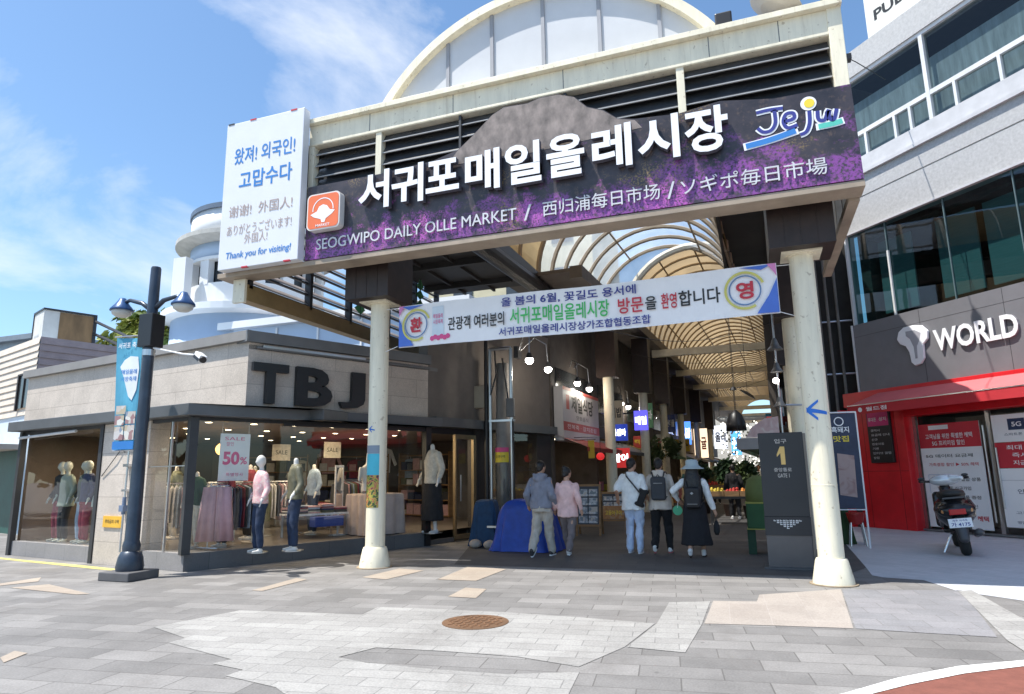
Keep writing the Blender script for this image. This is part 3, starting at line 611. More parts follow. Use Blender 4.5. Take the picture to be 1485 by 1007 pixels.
# things on the gate roof
t = thing('floodlight', 'small black floodlight on top of the gate beside the white arch', 'floodlight', (.05, 9.3, 7.83))
g = G(); g.box(-.08, 9.22, 7.9, .16, 9.42, 8.14); g.obj('housing', BLACK, t, bevel=.02)
g = G(); g.box(-.05, 9.26, 7.83, .12, 9.38, 7.90); g.obj('bracket', DARK, t)
t = thing('satellite_dish', 'grey dish antenna with bundled cables on the right roof corner of the gate', 'antenna', (.9, 9.5, 7.83))
g = G(MT.Translation((.75, 9.6, 8.22)) @ MT.Rotation(R(25), 4, 'Y')); g.lathe([(.0, .0), (.2, .02), (.38, .09), (.39, .10)], (0, 0, 0), 24); g.obj('dish', M('dish_grey', (.5, .48, .45), .5), t)
g = G(); g.tube([(.75, 9.6, 7.83), (.75, 9.6, 8.2)], .025); g.tube([(.9, 9.6, 7.83), (.78, 9.6, 8.1)], .015); g.obj('mast', STEEL, t)
g = G()
for k in range(7): g.tube([(.95+.03*k, 9.5, 7.84+.02*k), (1.05+.02*k, 9.45+.02*k, 8.05+.03*(k % 3)), (1.25, 9.5+.02*k, 7.95+.02*k)], .02, 6)
g.obj('cables', BROWNBOX, t)
# ------------------------------------------------------------------ clothing store
CO = (-9.03, 8.83); FD = (.43, .903); LD = (.983, -.183)
FF = fr(CO, FD); LF = fr(CO, LD)            # front face frame (x along the front), left face frame (x<0 going left)
def fp(s, y, z=0): return FF @ V((s, y, z))
def lp(s, y, z=0): return LF @ V((s, y, z))
STONE = Mbrick('store_stone', ((.53, .465, .40), (.575, .505, .44)), (.36, .31, .265), 1.55, .40, math.atan2(-.183, .983), True, msize=.006, var=.16, spk=.16, bump=.15)
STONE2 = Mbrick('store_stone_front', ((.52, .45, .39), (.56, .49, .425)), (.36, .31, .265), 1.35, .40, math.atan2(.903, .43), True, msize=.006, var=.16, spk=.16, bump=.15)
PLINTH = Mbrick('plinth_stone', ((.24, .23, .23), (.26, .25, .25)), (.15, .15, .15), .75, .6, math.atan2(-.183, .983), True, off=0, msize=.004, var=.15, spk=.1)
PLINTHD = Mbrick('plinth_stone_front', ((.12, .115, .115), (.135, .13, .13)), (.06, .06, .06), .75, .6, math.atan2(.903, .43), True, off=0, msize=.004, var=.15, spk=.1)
BAND = M('canopy_grey', (.12, .125, .13), .45, .2, var=.12)
st = thing('clothing_store', 'corner clothing store with big black sign letters and wide display windows', 'store', (CO[0], CO[1], 0))
# plinths
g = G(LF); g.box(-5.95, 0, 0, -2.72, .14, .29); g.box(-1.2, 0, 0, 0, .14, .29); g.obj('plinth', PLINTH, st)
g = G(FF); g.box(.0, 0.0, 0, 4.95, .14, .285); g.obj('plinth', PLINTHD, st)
# stone pier on the left face
g = G(LF); g.box(-2.70, -.03, 0, -1.2, .35, 2.55); g.obj('pier', STONE, st)
# posts
for s in (-5.93, -2.76): g = G(LF); g.box(s-.06, -.05, .0 if s < -4 else .0, s+.05, .06, 2.55); g.obj('window_post', DARK, st)
g = G(FF); g.box(-.07, -.06, .27, .07, .08, 2.55); g.obj('window_post', DARK, st)
g = G(FF); g.box(4.93, -.05, 0, 5.07, .1, 2.72); g.obj('window_post', BLACK, st)
for s in (-5.93, .0):
    pass
g = G(LF); g.box(-.62, .0, .29, -.585, .03, 2.5); g.box(-1.2, .0, 1.72, 0, .02, 1.735); g.obj('glazing_bar', STEEL, st)
# glass
for nm, F_, a, b in (('display_window', LF, -5.88, -2.80), ('display_window', LF, -1.19, -.05)):
    g = G(F_); g.rect(a, .292, b, 2.5, .05); g.obj(nm, GLASS, st)
g = G(FF); g.rect(.07, .288, 4.93, 2.5, .05); g.obj('display_window', GLASS, st)
# top rails under the canopy
g = G(FF); g.box(.0, .0, 2.5, 5.0, .1, 2.56); g.box(1.6, -.03, 2.46, 5.0, .0, 2.5); g.obj('top_rail', BLACK, st)
g = G(LF); g.box(-5.95, .0, 2.5, 0, .1, 2.56); g.obj('top_rail', DARK, st)
g = G(LF); g.tube([(-5.85, -.1, 2.42), (-3.6, -.1, 2.47)], .03, 8); g.obj('awning_roller', M('roller_white', (.6, .6, .6), .4), st)
# canopy band (bay roof)
P0 = lp(-6.12, -.24); P1 = V((lp(0, -.24).x+.02, lp(0, -.24).y, 0)); c1 = fp(-.15, -.26); P2 = fp(5.25, -.24)
def isect():
    # corner of the two offset edges
    a = lp(0, -.24); d1 = V((LD[0], LD[1], 0)); b_ = fp(0, -.24); d2 = V((FD[0], FD[1], 0))
    den = d1.x*d2.y-d1.y*d2.x; t_ = ((b_.x-a.x)*d2.y-(b_.y-a.y)*d2.x)/den; return a+d1*t_
PC = isect()
g = G(); g.prism([(P0.x, P0.y), (PC.x, PC.y), (P2.x, P2.y), (fp(5.25, .9).x, fp(5.25, .9).y), (lp(1.1, 1.9).x, lp(1.1, 1.9).y), (lp(-6.12, 1.9).x, lp(-6.12, 1.9).y)], 2.56, 2.76); g.obj('canopy', BAND, st, bevel=.01)
# upper walls
UO = fp(.87, 0)
UL = fr((UO.x, UO.y), LD)
g = G(UL); g.box(-8.2, 0, 2.762, 0, .3, 4.0); g.obj('upper_wall', STONE, st)
g = G(FF); g.box(.87, 0, 2.762, 5.0, .3, 4.0); g.obj('upper_wall', STONE2, st)
g = G(UL); g.box(-8.3, -.10, 4.002, .10, .35, 4.18); g.obj('cornice', M('cornice_left', (.26, .25, .24), .6), st)
g = G(FF); g.box(.78, -.12, 3.97, 5.0, .35, 4.175); g.box(1.0, -.08, 3.86, 5.0, -.04, 3.90); g.obj('cornice', GREY, st)
g = G(FF); g.box(1.1, -.10, 3.885, 3.3, -.04, 3.93); g.obj('light_tube', STEEL, st)
# second wall running into the market
D0 = fp(5.0, 0); SD = (.275, .961); SF = fr((D0.x, D0.y), SD)
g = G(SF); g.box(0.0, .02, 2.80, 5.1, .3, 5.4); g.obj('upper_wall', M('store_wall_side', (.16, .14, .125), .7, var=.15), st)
g = G(SF); g.box(0.05, -.22, 2.58, 5.1, .3, 2.79); g.obj('canopy', BAND, st)
g = G(FF); g.box(.87, .31, 4.0, 5.0, .6, 4.1); g.obj('parapet', GREY, st)
g = G(); g.prism([tuple(UL @ V((-8.2, .3, 0)))[:2], tuple(UO)[:2], tuple(D0)[:2], tuple(SF @ V((5.1, .3, 0)))[:2], (-13, 22), (-18, 16)], 3.85, 3.93); g.obj('roof', GREY, st)
# letters
g = G(FF); g.text('T', .93, 2.85, 1.62, 3.60, -.03, .09, .035); g.text('B', 1.78, 2.85, 2.55, 3.60, -.03, .09, .035); g.text('J', 2.72, 2.85, 3.30, 3.60, -.03, .09, .035); g.obj('sign_letters', M('letter_black', (.012, .013, .016), .4), st)
# interior
FLO = M('store_floor', (.16, .14, .125), .35, var=.15, scale=1); INW = M('store_wall', (.13, .10, .08), .7, var=.25, scale=.7); CEI = M('store_ceiling', (.24, .20, .165), .8, var=.1)
cor = [lp(-5.9, .1), lp(0, .1), fp(0.1, .1), fp(5.0, .1), SF @ V((5.0, .32, 0)), V((-11.0, 19.6, 0)), V((-16.0, 16.5, 0))]
cor = [cor[0], cor[2], cor[3], cor[4], cor[5], cor[6]]
g = G(); g.poly([(p.x, p.y, .27) for p in cor]); g.obj('floor', FLO, st)
g = G(); g.poly([(p.x, p.y, 2.54) for p in cor]); g.obj('ceiling', CEI, st)
g = G()
for a, b in ((3, 4), (4, 5), (5, 0)): g.poly([(cor[a].x, cor[a].y, .27), (cor[b].x, cor[b].y, .27), (cor[b].x, cor[b].y, 2.54), (cor[a].x, cor[a].y, 2.54)])
g.obj('back_wall', INW, st)
# shelves along the back
BF = fr((-16.0+.6, 16.5-.3), (.85, .527))
def shelf_unit(o, x, name, label):
    t = thing(name, label, 'shelf', (o[0], o[1], .27), 0, 'wall shelves at the back of the store'); F_ = fr(o, x)
    g = G(F_); 
    for z in (.3, .75, 1.2, 1.65, 2.1): g.box(0, -.4, z, 2.2, 0, z+.03)
    g.box(0, -.4, .28, .04, 0, 2.2); g.box(2.16, -.4, .28, 2.2, 0, 2.2); g.obj('frame', CARD, t)
    r_ = random.Random(int(o[0]*100)); g = G(F_)
    for z in (.33, .78, 1.23, 1.68):
        x_ = .08
        while x_ < 2.0: w_ = r_.uniform(.2, .3); g.mi = r_.randrange(6); g.box(x_, -.36, z, x_+w_, -.05, z+r_.uniform(.12, .36)); x_ += w_+.04
    o2 = g.obj('stacked_clothes', CLO, t); return t
CLO = [M('cloth_'+n, c, .85, var=.2, scale=14, bump=.3, bs=50) for n, c in (('cream', (.6, .55, .45)), ('rose', (.55, .33, .33)), ('navy', (.03, .04, .09)), ('charcoal', (.05, .05, .055)), ('olive', (.12, .125, .07)), ('white', (.68, .67, .66)), ('sky', (.3, .38, .48)), ('maroon', (.22, .03, .05)))]
for o, x, l in (((-15.2, 16.6), (.85, .527), 'shelf of folded clothes in the far left back of the store'), ((-13.1, 17.9), (.85, .527), 'shelf of folded clothes in the middle back of the store'), ((-10.6, 19.2), (.8, -.26), 'shelf of folded clothes at the far right back of the store')): shelf_unit(o, x, 'wall_shelf', l)
# ceiling lights
lt0 = None; k = 0
for i in range(7):
    for j in range(4):
        p = fp(.5+i*.85+(.2 if j % 2 else 0), .7+j*1.75, 2.53)
        if j == 3 and i > 5: continue
        if lt0 is None:
            lt0 = thing('downlight', 'round lit downlight in the store ceiling', 'ceiling light', (p.x, p.y, 2.53), 0, 'downlights in the store ceiling')
            g = G(); g.lathe([(.075, 0), (.085, -.012), (.06, -.014)], (p.x, p.y, 2.535), 16); g.obj('rim', WHITEM, lt0)
            g = G(); g.lathe([(.058, -.016), (.0, -.0165)], (p.x, p.y, 2.535), 14); g.obj('lamp', WARM, lt0)
        else: dup(lt0, (p.x, p.y, 2.53))
for s, y in ((1.3, 1.2), (3.4, 1.6), (2.4, 4.2), (-2.5, 2.0), (5.8, 1.2)):
    p = fp(s, y, 2.45) if s > -1 else lp(-3.8, 1.3, 2.45)
    a = bpy.data.lights.new('store_light', 'AREA'); a.energy = 52 if s < -1 else 23; a.size = 1.2; a.color = (1, .79, .53); o = bpy.data.objects.new('store_light', a); col.objects.link(o); o.location = p
# door zone past the corner post
g = G(SF); g.box(.05, .1, 2.44, 1.75, .2, 2.58); g.obj('lintel', BLACK, st)
door = G(SF); door.box(.95, .0, .05, 1.0, .08, 2.44); door.box(1.62, .0, .05, 1.7, .08, 2.44); door.box(1.0, .0, .05, 1.62, .06, .15); door.box(1.0, .0, 2.34, 1.62, .06, 2.44); dob = door.obj('glass_door', M('gold_frame', (.35, .27, .16), .35, .7), st)
g = G(SF); g.rect(1.0, .15, 1.62, 2.34, .03); g.obj('pane', GLASS, dob)
g = G(SF); g.tube([(1.08, -.05, .9), (1.08, -.05, 1.5)], .015); g.obj('handle', STEEL, dob)
g = G(SF); g.box(1.75, .02, 0, 2.4, .3, 2.58); g.box(4.4, .02, 0, 5.1, .3, 2.58); g.obj('pier', M('dark_pier', (.05, .045, .045), .6), st)
g = G(SF); g.rect(2.4, .3, 4.4, 2.58, .065); g.obj('display_window', GLASS, st)
g = G(SF); g.box(2.4, .03, 0, 4.4, .2, .3); g.box(0, .05, 0, .95, .2, .1); g.obj('plinth', PLINTHD, st)
# grilles / security camera, downpipe, yellow plate
t = thing('security_camera', 'white security camera on a thin arm beside the lamp post', 'camera', (-8.35, 8.02, 3.37))
g = G(); g.tube([(-9.15, 8.0, 3.62), (-8.5, 8.0, 3.47), (-8.28, 8.0, 3.44)], .016, 6); g.obj('arm', WHITEM, t)
g = G(MT.Translation((-8.15, 8.0, 3.39)) @ MT.Rotation(R(25), 4, 'Y') @ MT.Rotation(R(-25), 4, 'Z')); g.box(-.14, -.06, -.06, .14, .06, .06); g.obj('housing', WHITEM, t, bevel=.015)
g = G(MT.Translation((-8.15, 8.0, 3.39)) @ MT.Rotation(R(25), 4, 'Y') @ MT.Rotation(R(-25), 4, 'Z')); g.tube([(.14, 0, 0), (.17, 0, 0)], [.055, .05], 14); g.box(-.13, -.064, -.05, .15, -.061, .0); g.obj('lens', BLACK, t)
g = G(LF); g.box(-2.42, -.055, .66, -1.82, -.032, .86); tag(g.obj('wall_plate', M('plate_orange', (.75, .42, .04), .5), None), 'small orange plate with black writing low on the stone pier', 'sign')
g = G(LF); g.text('주차금지 구역', -2.34, .73, -1.9, .80, -.058, 0, .01); o = g.obj('lettering', BLACKP, bpy.data.objects['wall_plate'])
t = thing('downpipe', 'thin grey downpipe with brackets and valve on the stone pier', 'pipe', tuple(lp(-1.72, -.1, 0)))
g = G(LF); g.tube([(-1.72, -.09, .25), (-1.72, -.09, 2.5)], .018, 8); g.obj('pipe', STEEL, t)
g = G(LF); g.box(-1.80, -.13, 1.74, -1.62, -.03, 1.79); g.box(-1.78, -.13, 1.30, -1.62, -.03, 1.34); g.obj('bracket', STEEL, t)
g = G(LF); g.box(-1.79, -.14, .95, -1.66, -.05, 1.06); g.tube([(-1.72, -.09, .9), (-1.72, -.09, 1.2)], .035, 8); g.obj('valve', M('valve_blue', (.15, .2, .3), .4), t)
g = G(LF); g.tube([(-2.62, -.05, 1.58), (-2.2, -.07, 1.9), (-1.98, -.06, 2.1), (-1.93, -.05, 2.0)], .008, 5); tag(g.obj('wall_cable', BLACK, None), 'thin black cable running slantwise across the stone pier', 'cable')

# ------------------------------------------------------------------ mannequins (use the person builder's fused tubes)
PLASTIC = M('mannequin_white', (.66, .64, .60), .35, var=.05); PLGREY = M('mannequin_grey', (.40, .42, .37), .35, var=.06)
def mannequin(loc, rz, label, top, bottom, H=1.72, head=True, skin=PLASTIC, dress=False, long_top=0., group='shop window mannequins', arms=(.10, .02), legs=True):
    t = thing('mannequin', label, 'mannequin', loc, rz, group); m = WM[t.name]; s = H/1.72
    m = m @ MT.Scale(s, 4)
    g = G(m)
    for x in (-.09, .09):
        g.seg((x, 0, .88), (x*1.0, .03, .48), .075, .055); g.seg((x, .03, .48), (x*1.1, 0, .07), .052, .033); g.seg((x*1.1, -.03, .035), (x*1.35, .13, .025), .034, .024)
    g.loft([(0, 0, .84, .14, .10), (0, 0, .95, .165, .115), (0, 0, 1.08, .125, .09), (0, .01, 1.25, .155, .105), (0, 0, 1.38, .165, .09), (0, 0, 1.44, .08, .06)])
    g.seg((0, 0, 1.40), (0, .01, 1.53), .05, .042)
    if head: g.ball((0, .025, 1.63), .1, (.78, .95, 1.18)); g.ball((0, .115, 1.61), .02)
    for sx in (-1, 1):
        g.seg((sx*.175, 0, 1.38), (sx*(.22+arms[0]*.3), -.03, 1.12), .045, .036); g.seg((sx*(.22+arms[0]*.3), -.03, 1.12), (sx*(.22+arms[0]), .08+arms[1], .90), .034, .026)
        hx, hy = sx*(.22+arms[0]), .08+arms[1]
        for k in range(5): g.seg((hx+(k-2)*.011, hy, .89), (hx+(k-2)*.017, hy+.03, .80+abs(k-2)*.014), .010, .008, 6)
    fuse(g, 'body', skin, t, .014)
    if top:
        g = G(m); lo = .86-long_top
        g.loft([(0, 0, lo, .20+long_top*.2, .14+long_top*.15), (0, 0, 1.0, .175, .13), (0, .01, 1.25, .185, .13), (0, 0, 1.38, .185, .11), (0, 0, 1.46, .09, .075)])
        for sx in (-1, 1): g.seg((sx*.17, 0, 1.37), (sx*(.225+arms[0]*.3), -.03, 1.12), .07, .06); g.seg((sx*(.225+arms[0]*.3), -.03, 1.12), (sx*(.22+arms[0]*.8), .05, .98), .058, .05)
        fuse(g, 'shirt', top, t, .018, wr=.008, seed=loc[0])
    if bottom:
        g = G(m)
        if dress: g.loft([(0, 0, .22, .24, .19), (0, 0, .6, .21, .16), (0, 0, .95, .18, .125), (0, 0, 1.08, .14, .10)])
        else:
            g.loft([(0, 0, .82, .18, .13), (0, 0, .95, .175, .125), (0, 0, 1.03, .15, .11)])
            for x in (-.09, .09): g.seg((x, 0, .86), (x, .03, .48), .095, .075); g.seg((x, .03, .48), (x*1.1, 0, .12), .075, .062)
        fuse(g, 'dress' if dress else 'trousers', bottom, t, .018, wr=.01, seed=loc[1])
    g = G(m); g.lathe([(.18, 0), (.18, .012)], (0, 0, 0), 20); g.obj('base_plate', STEEL, t)
    return t
FLOWER = Mprint('floral_pink', [(0, (.62, .45, .44)), (.45, (.7, .55, .52)), (.55, (.72, .35, .38)), (.7, (.75, .70, .66))], 13, 1)
CAMO = Mprint('olive_jacket', [(0, (.06, .065, .04)), (.5, (.13, .125, .08)), (.8, (.18, .165, .11))], 9, 1)
DENIM = M('dark_denim', (.02, .035, .075), .85, var=.35, scale=9); BLKC = M('black_cloth', (.016, .016, .018), .85, var=.3, scale=8)
mannequin((-8.02, 9.40, .27), R(150), 'mannequin in a pink floral top and dark jeans in the front window', FLOWER, DENIM, 1.60, True)
mannequin((-7.58, 9.75, .27), R(140), 'headless mannequin in an olive jacket and dark jeans in the front window', CAMO, DENIM, 1.72, False, arms=(.12, .06))
mannequin((-6.75, 13.35, .27), R(150), 'mannequin with a black skirt and cream wrap blouse beside the glass door', CLO[0], BLKC, 2.1, False, dress=True)
tops = [(BLKC, CLO[7], 'black jacket and red trousers'), (M('sage_top', (.25, .29, .24), .85, var=.15), BLKC, 'sage green blouse and black trousers'), (M('dark_green_top', (.03, .05, .05), .85), CLO[6], 'dark jacket and pale blue jeans'), (CLO[2], CLO[7], 'navy cardigan and red skirt'), (M('pale_teal', (.42, .50, .48), .8, var=.1), CLO[5], 'pale teal coat and white trousers')]
for i, (a, b, l) in enumerate(tops):
    p = lp([-5.05, -4.72, -4.22, -3.95, -3.72][i], [.45, .40, .5, .42, .55][i], .27); mannequin(tuple(p), R(170-i*3), 'green headed mannequin in '+l+' in the left window', a, b, 1.62, True, PLGREY, long_top=.1 if i in (1, 4) else 0)
p = lp(-.55, 1.1, .27); mannequin(tuple(p), R(160), 'mannequin in a red patterned top in the window beside the stone pier', CLO[7], CLO[3], 1.66, False)
p = lp(-.95, .8, .27); mannequin(tuple(p), R(170), 'mannequin in a dark green sweatshirt in the window beside the stone pier', M('forest_top', (.015, .06, .04), .85), CLO[0], 1.5, False)
# bust on a draped table at the right end of the front window
t = thing('display_table', 'table draped in a dusty pink cloth at the right end of the window', 'table', tuple(fp(4.2, .75, .27)))
g = G(FF); n = 60; ring0 = []; 
for k in range(n):
    a = 6.28319*k/n; sx = max(-1, min(1, 1.35*math.cos(a))); sy = max(-1, min(1, 1.35*math.sin(a))); ring0.append((sx, sy, .02*math.sin(a*13)))
r0 = [g.v((4.15+.48*x, .75+.40*y, 1.13)) for x, y, q in ring0]; r1 = [g.v((4.15+(.48+.012+q)*x, .75+(.40+.012+q)*y, 1.1)) for x, y, q in ring0]; r2 = [g.v((4.15+(.51+q*1.6)*x, .75+(.43+q*1.6)*y, .29)) for x, y, q in ring0]
g.f(r0)
for A, B in ((r0, r1), (r1, r2)):
    for k in range(n): g.f([A[k], A[(k+1) % n], B[(k+1) % n], B[k]])
g.obj('drape', M('dusty_pink_cloth', (.50, .40, .36), .8, var=.12, scale=5), t, smooth=True)
g = G(FF); g.box(3.75, .4, .27, 4.55, 1.1, .29); g.obj('foot', DARK, t)
t = thing('bust_form', 'white half mannequin bust standing on the pink draped table', 'mannequin', tuple(fp(4.0, .75, 1.13)))
g = G(FF); g.loft([(3.95, .75, 1.18, .15, .11), (3.95, .75, 1.36, .125, .09), (3.95, .75, 1.55, .16, .105), (3.95, .75, 1.68, .165, .09), (3.95, .75, 1.75, .07, .06)]); g.seg((3.95, .75, 1.72), (3.97, .75, 1.98), .05, .048)
for sx in (-1, 1): g.seg((3.95+sx*.17, .75, 1.66), (3.95+sx*.22, .72, 1.42), .048, .035)
fuse(g, 'torso', PLASTIC, t, .014)
g = G(FF); g.lathe([(.12, 1.132), (.12, 1.15), (.02, 1.17), (.02, 1.2)], (3.95, .75, 0), 16); g.obj('stand', STEEL, t)
g = G(FF); g.slab([(3.9, 1.3), (4.0, 1.28), (4.06, 1.5), (3.96, 1.55)], .62, .64); g.obj('red_scarf', REDP, t)
# 50% poster hanging in the window
t = thing('sale_poster', 'white poster with a pink 50 percent offer hanging inside the front window', 'poster', tuple(fp(.7, .25, 1.5)))
g = G(FF @ MT.Translation((-.36, 0, 0))); g.box(.92, .24, 1.46, 1.46, .25, 2.30); g.obj('sheet', PAPER, t)
g = G(FF @ MT.Translation((-.36, 0, 0))); g.text('50', .98, 1.74, 1.28, 1.98, .237, 0, .04); g.text('%', 1.29, 1.75, 1.42, 1.88, .237, 0, .02); g.text('SALE', 1.0, 2.18, 1.36, 2.24, .237); g.text('할인', 1.03, 2.08, 1.16, 2.15, .237); g.text('특별행사', 1.05, 1.54, 1.36, 1.60, .237); g.obj('pink_lettering', PINK, t)
g = G(FF @ MT.Translation((-.36, 0, 0))); g.tube([(.95, .245, 2.30), (.95, .245, 2.54)], .003, 4); g.tube([(1.43, .245, 2.30), (1.43, .245, 2.54)], .003, 4); g.obj('cord', STEEL, t)
for k, (s, y, z, l) in enumerate(((2.9, 3.2, 1.9, 'cream hanging price card deep inside the store'), (3.9, 2.6, 1.95, 'pale hanging card nearer the right end of the store'))):
    g = G(FF); g.box(s, y, z, s+.45, y+.01, z+.38); o = tag(g.obj('hanging_card', CLO[0], None), l, 'sign'); g = G(FF); g.text('SALE', s+.08, z+.14, s+.37, z+.24, y-.004); g.obj('lettering', BLACKP, o)
# clothing racks
def rack(s0, y0, L_, cols, label, glabel, rot=0, pink=False):
    F_ = FF @ MT.Translation((s0, y0, 0)) @ MT.Rotation(rot, 4, 'Z'); o = F_ @ V((L_/2, 0, .27))
    t = thing('clothes_rack', label, 'clothes rack', tuple(o))
    g = G(F_); g.tube([(0, 0, 1.42), (L_, 0, 1.42)], .014, 8); g.tube([(0, 0, .3), (0, 0, 1.42)], .014, 8); g.tube([(L_, 0, .3), (L_, 0, 1.42)], .014, 8); g.tube([(0, -.25, .3), (0, .25, .3)], .014, 8); g.tube([(L_, -.25, .3), (L_, .25, .3)], .014, 8); g.obj('frame', STEEL, t)
    n = int(L_/.075); r_ = random.Random(int(s0*77+y0*13)); proto = None
    for k in range(n):
        x = .06+k*(L_-.12)/(n-1); p = F_ @ V((x, 0, 1.42)); ang = math.atan2(FD[1], FD[0])+rot
        c = cols[r_.randrange(len(cols))]
        cn = c.name.replace('cloth_', ''); cn = 'sky blue' if cn == 'sky' else cn; nm = 'hanging_garment'; t2 = thing(nm, cn+' '+glabel, 'garment', tuple(p), 0, glabel.replace('garment', 'garments', 1))
        g = G(F_ @ MT.Translation((x, 0, 1.42))); hgt = r_.uniform(.7, .85)
        g.box(0, 0, 0, 0, 0, 0) if False else None
        prof = [(-.21, -.10), (-.04, -.04), (.04, -.04), (.21, -.10), (.235, -.45), (.22, -hgt), (-.22, -hgt), (-.235, -.45)]
        a = [g.v((.012+.006*math.sin(i*2.1+k), q[0], q[1])) for i, q in enumerate(prof)]; b_ = [g.v((-.012+.006*math.sin(i*1.3+k), q[0], q[1])) for i, q in enumerate(prof)]; m_ = len(prof)
        g.f(a); g.f(b_[::-1])
        for i in range(m_): g.f([a[(i+1) % m_], a[i], b_[i], b_[(i+1) % m_]])
        g.obj('cloth', c, t2); g = G(F_ @ MT.Translation((x, 0, 1.42))); g.tube([(0, 0, .02), (0, 0, -.06), (0, .16, -.09)], .004, 4); g.obj('hanger', STEEL, t2)
    return t
rack(.55, .5, 1.0, [CLO[1], CLO[3], CLO[5], CLO[7], CLO[6], CLO[0], CLO[2]], 'steel clothes rack with mixed garments behind the pink trousers', 'garment on the front window rack', R(20))
t = thing('hanging_trousers', 'wide pink trousers hung facing the front window at its left end', 'trousers', tuple(fp(.62, .3, .5)))
g = G(FF @ MT.Translation((.24, .26, 0)) @ MT.Rotation(R(-30), 4, 'Z'))
for x0, x1 in ((0, .30), (.31, .62)):
    nn = 12; fr0 = []
    for i in range(nn+1): u = i/nn; x = x0+(x1-x0)*u; fr0.append((x, .02*math.sin(u*14)))
    top = [g.v((.10+(x-.31)*.72+.21, y*.3, 1.36)) for x, y in fr0]; bot = [g.v((x, y, .44)) for x, y in fr0]; tb = [g.v((.10+(x-.31)*.72+.21, .05+y*.3, 1.36)) for x, y in fr0]; bb = [g.v((x, .07+y, .44)) for x, y in fr0]
    for i in range(nn): g.f([bot[i], bot[i+1], top[i+1], top[i]]); g.f([bb[i+1], bb[i], tb[i], tb[i+1]]); g.f([top[i], top[i+1], tb[i+1], tb[i]]); g.f([bot[i+1], bot[i], bb[i], bb[i+1]])
    g.f([bot[0], top[0], tb[0], bb[0]]); g.f([top[-1], bot[-1], bb[-1], tb[-1]])
g.obj('cloth', M('rose_trousers', (.56, .33, .34), .8, var=.1, scale=8), t, smooth=True)
g = G(FF @ MT.Translation((.24, .26, 0)) @ MT.Rotation(R(-30), 4, 'Z')); g.tube([(.12, .02, 1.38), (.5, .02, 1.38)], .008, 6); g.tube([(.31, .02, 1.38), (.31, .02, 1.46)], .005, 5); g.obj('hanger', STEEL, t)
rack(1.6, 2.6, 1.6, CLO, 'steel clothes rack deep inside the store', 'garment on the inner store rack', R(-10))
rack(4.2, 2.4, 1.4, CLO, 'clothes rack near the right end of the store', 'garment on the right store rack', R(30))
# sale tables with folded piles
rs = random.Random(11)
for (s0, y0, lab, gl) in ((2.45, 1.0, 'low display table covered with folded clothes in the front window', 'folded clothes pile on the window table'), (3.2, 2.6, 'second display table of folded clothes further inside', 'folded clothes pile on the inner table')):
    t = thing('sale_table', lab, 'table', tuple(fp(s0+.5, y0+.3, .27)))
    g = G(FF); g.box(s0, y0, .72, s0+1.25, y0+.75, .76); g.obj('tabletop', CLO[5], t)
    for a in (.05, 1.2):
        for b in (.05, .70): g = G(FF); g.box(s0+a-.02, y0+b-.02, .27, s0+a+.02, y0+b+.02, .72); g.obj('leg', STEEL, t)
    for i in range(4):
        for j in range(2):
            h = rs.uniform(.06, .2); x = s0+.16+i*.31; y = y0+.2+j*.36
            g = G(FF @ MT.Translation((x, y, .762)) @ MT.Rotation(rs.uniform(-.3, .3), 4, 'Z')); z = 0
            while z < h: th = rs.uniform(.018, .03); dx = rs.uniform(-.015, .015); g.mi = rs.randrange(8); g.box(-.13+dx, -.15+dx, z, .13+dx, .15-dx, z+th); z += th+.001
            tag(g.obj('folded_clothes', CLO, None, bevel=.008), gl, 'clothes', gl.replace('pile', 'piles'))
g = G(FF); g.box(2.75, .75, .5, 3.4, 1.0, .70); tag(g.obj('blue_box', M('box_blue', (.03, .06, .28), .6), None, bevel=.01), 'blue storage box in front of the folded clothes table', 'box')
t = thing('store_mirror', 'narrow standing mirror with pale frame beside the folded clothes table', 'mirror', tuple(fp(3.45, 1.2, .27)))
g = G(FF); g.box(3.42, 1.18, .8, 3.62, 1.22, 1.75); g.box(3.36, 1.1, .27, 3.68, 1.3, .3); g.box(3.5, 1.19, .3, 3.54, 1.22, .8); g.obj('frame', CLO[5], t)
g = G(FF); g.rect(3.445, .85, 3.595, 1.70, 1.175); g.obj('glass', M('mirror_glass', (.6, .6, .62), .04, 1.), t)

# ------------------------------------------------------------------ street lamp
LB = M('lamp_blue_grey', (.045, .06, .085), .35, .3, var=.25, scale=4)
LX, LY = -9.27, 8.02
lam = thing('street_lamp', 'dark blue double headed street lamp in front of the clothing store', 'street lamp', (LX, LY, 0))
g = G(); g.box(LX-.31, LY-.28, 0, LX+.31, LY+.28, .13); g.obj('base_slab', M('slab', (.10, .10, .105), .7, var=.2), lam, bevel=.015)
g = G(); g.lathe([(.19, .13), (.20, .19), (.175, .33), (.14, .41), (.125, .42), (.13, .50), (.115, .56), (.108, .58), (.092, 2.4), (.085, 3.64), (.085, 4.2), (.08, 4.99), (.07, 5.02), (0, 5.03)], (LX, LY, 0), 24); p = g.obj('pole', LB, lam, smooth=True); p.modifiers.new('e', 'EDGE_SPLIT').split_angle = R(40)
g = G(); g.box(LX-.13, LY-.13, 3.64, LX+.16, LY+.13, 4.19); g.obj('control_box', BLACK, lam, bevel=.01)
g = G(); g.lathe([(.10, 3.50), (.10, 3.60)], (LX, LY, 0), 16); g.obj('clamp', STEEL, lam)
BL = M('lamp_shade_blue', (.03, .085, .22), .35, .2, var=.2)
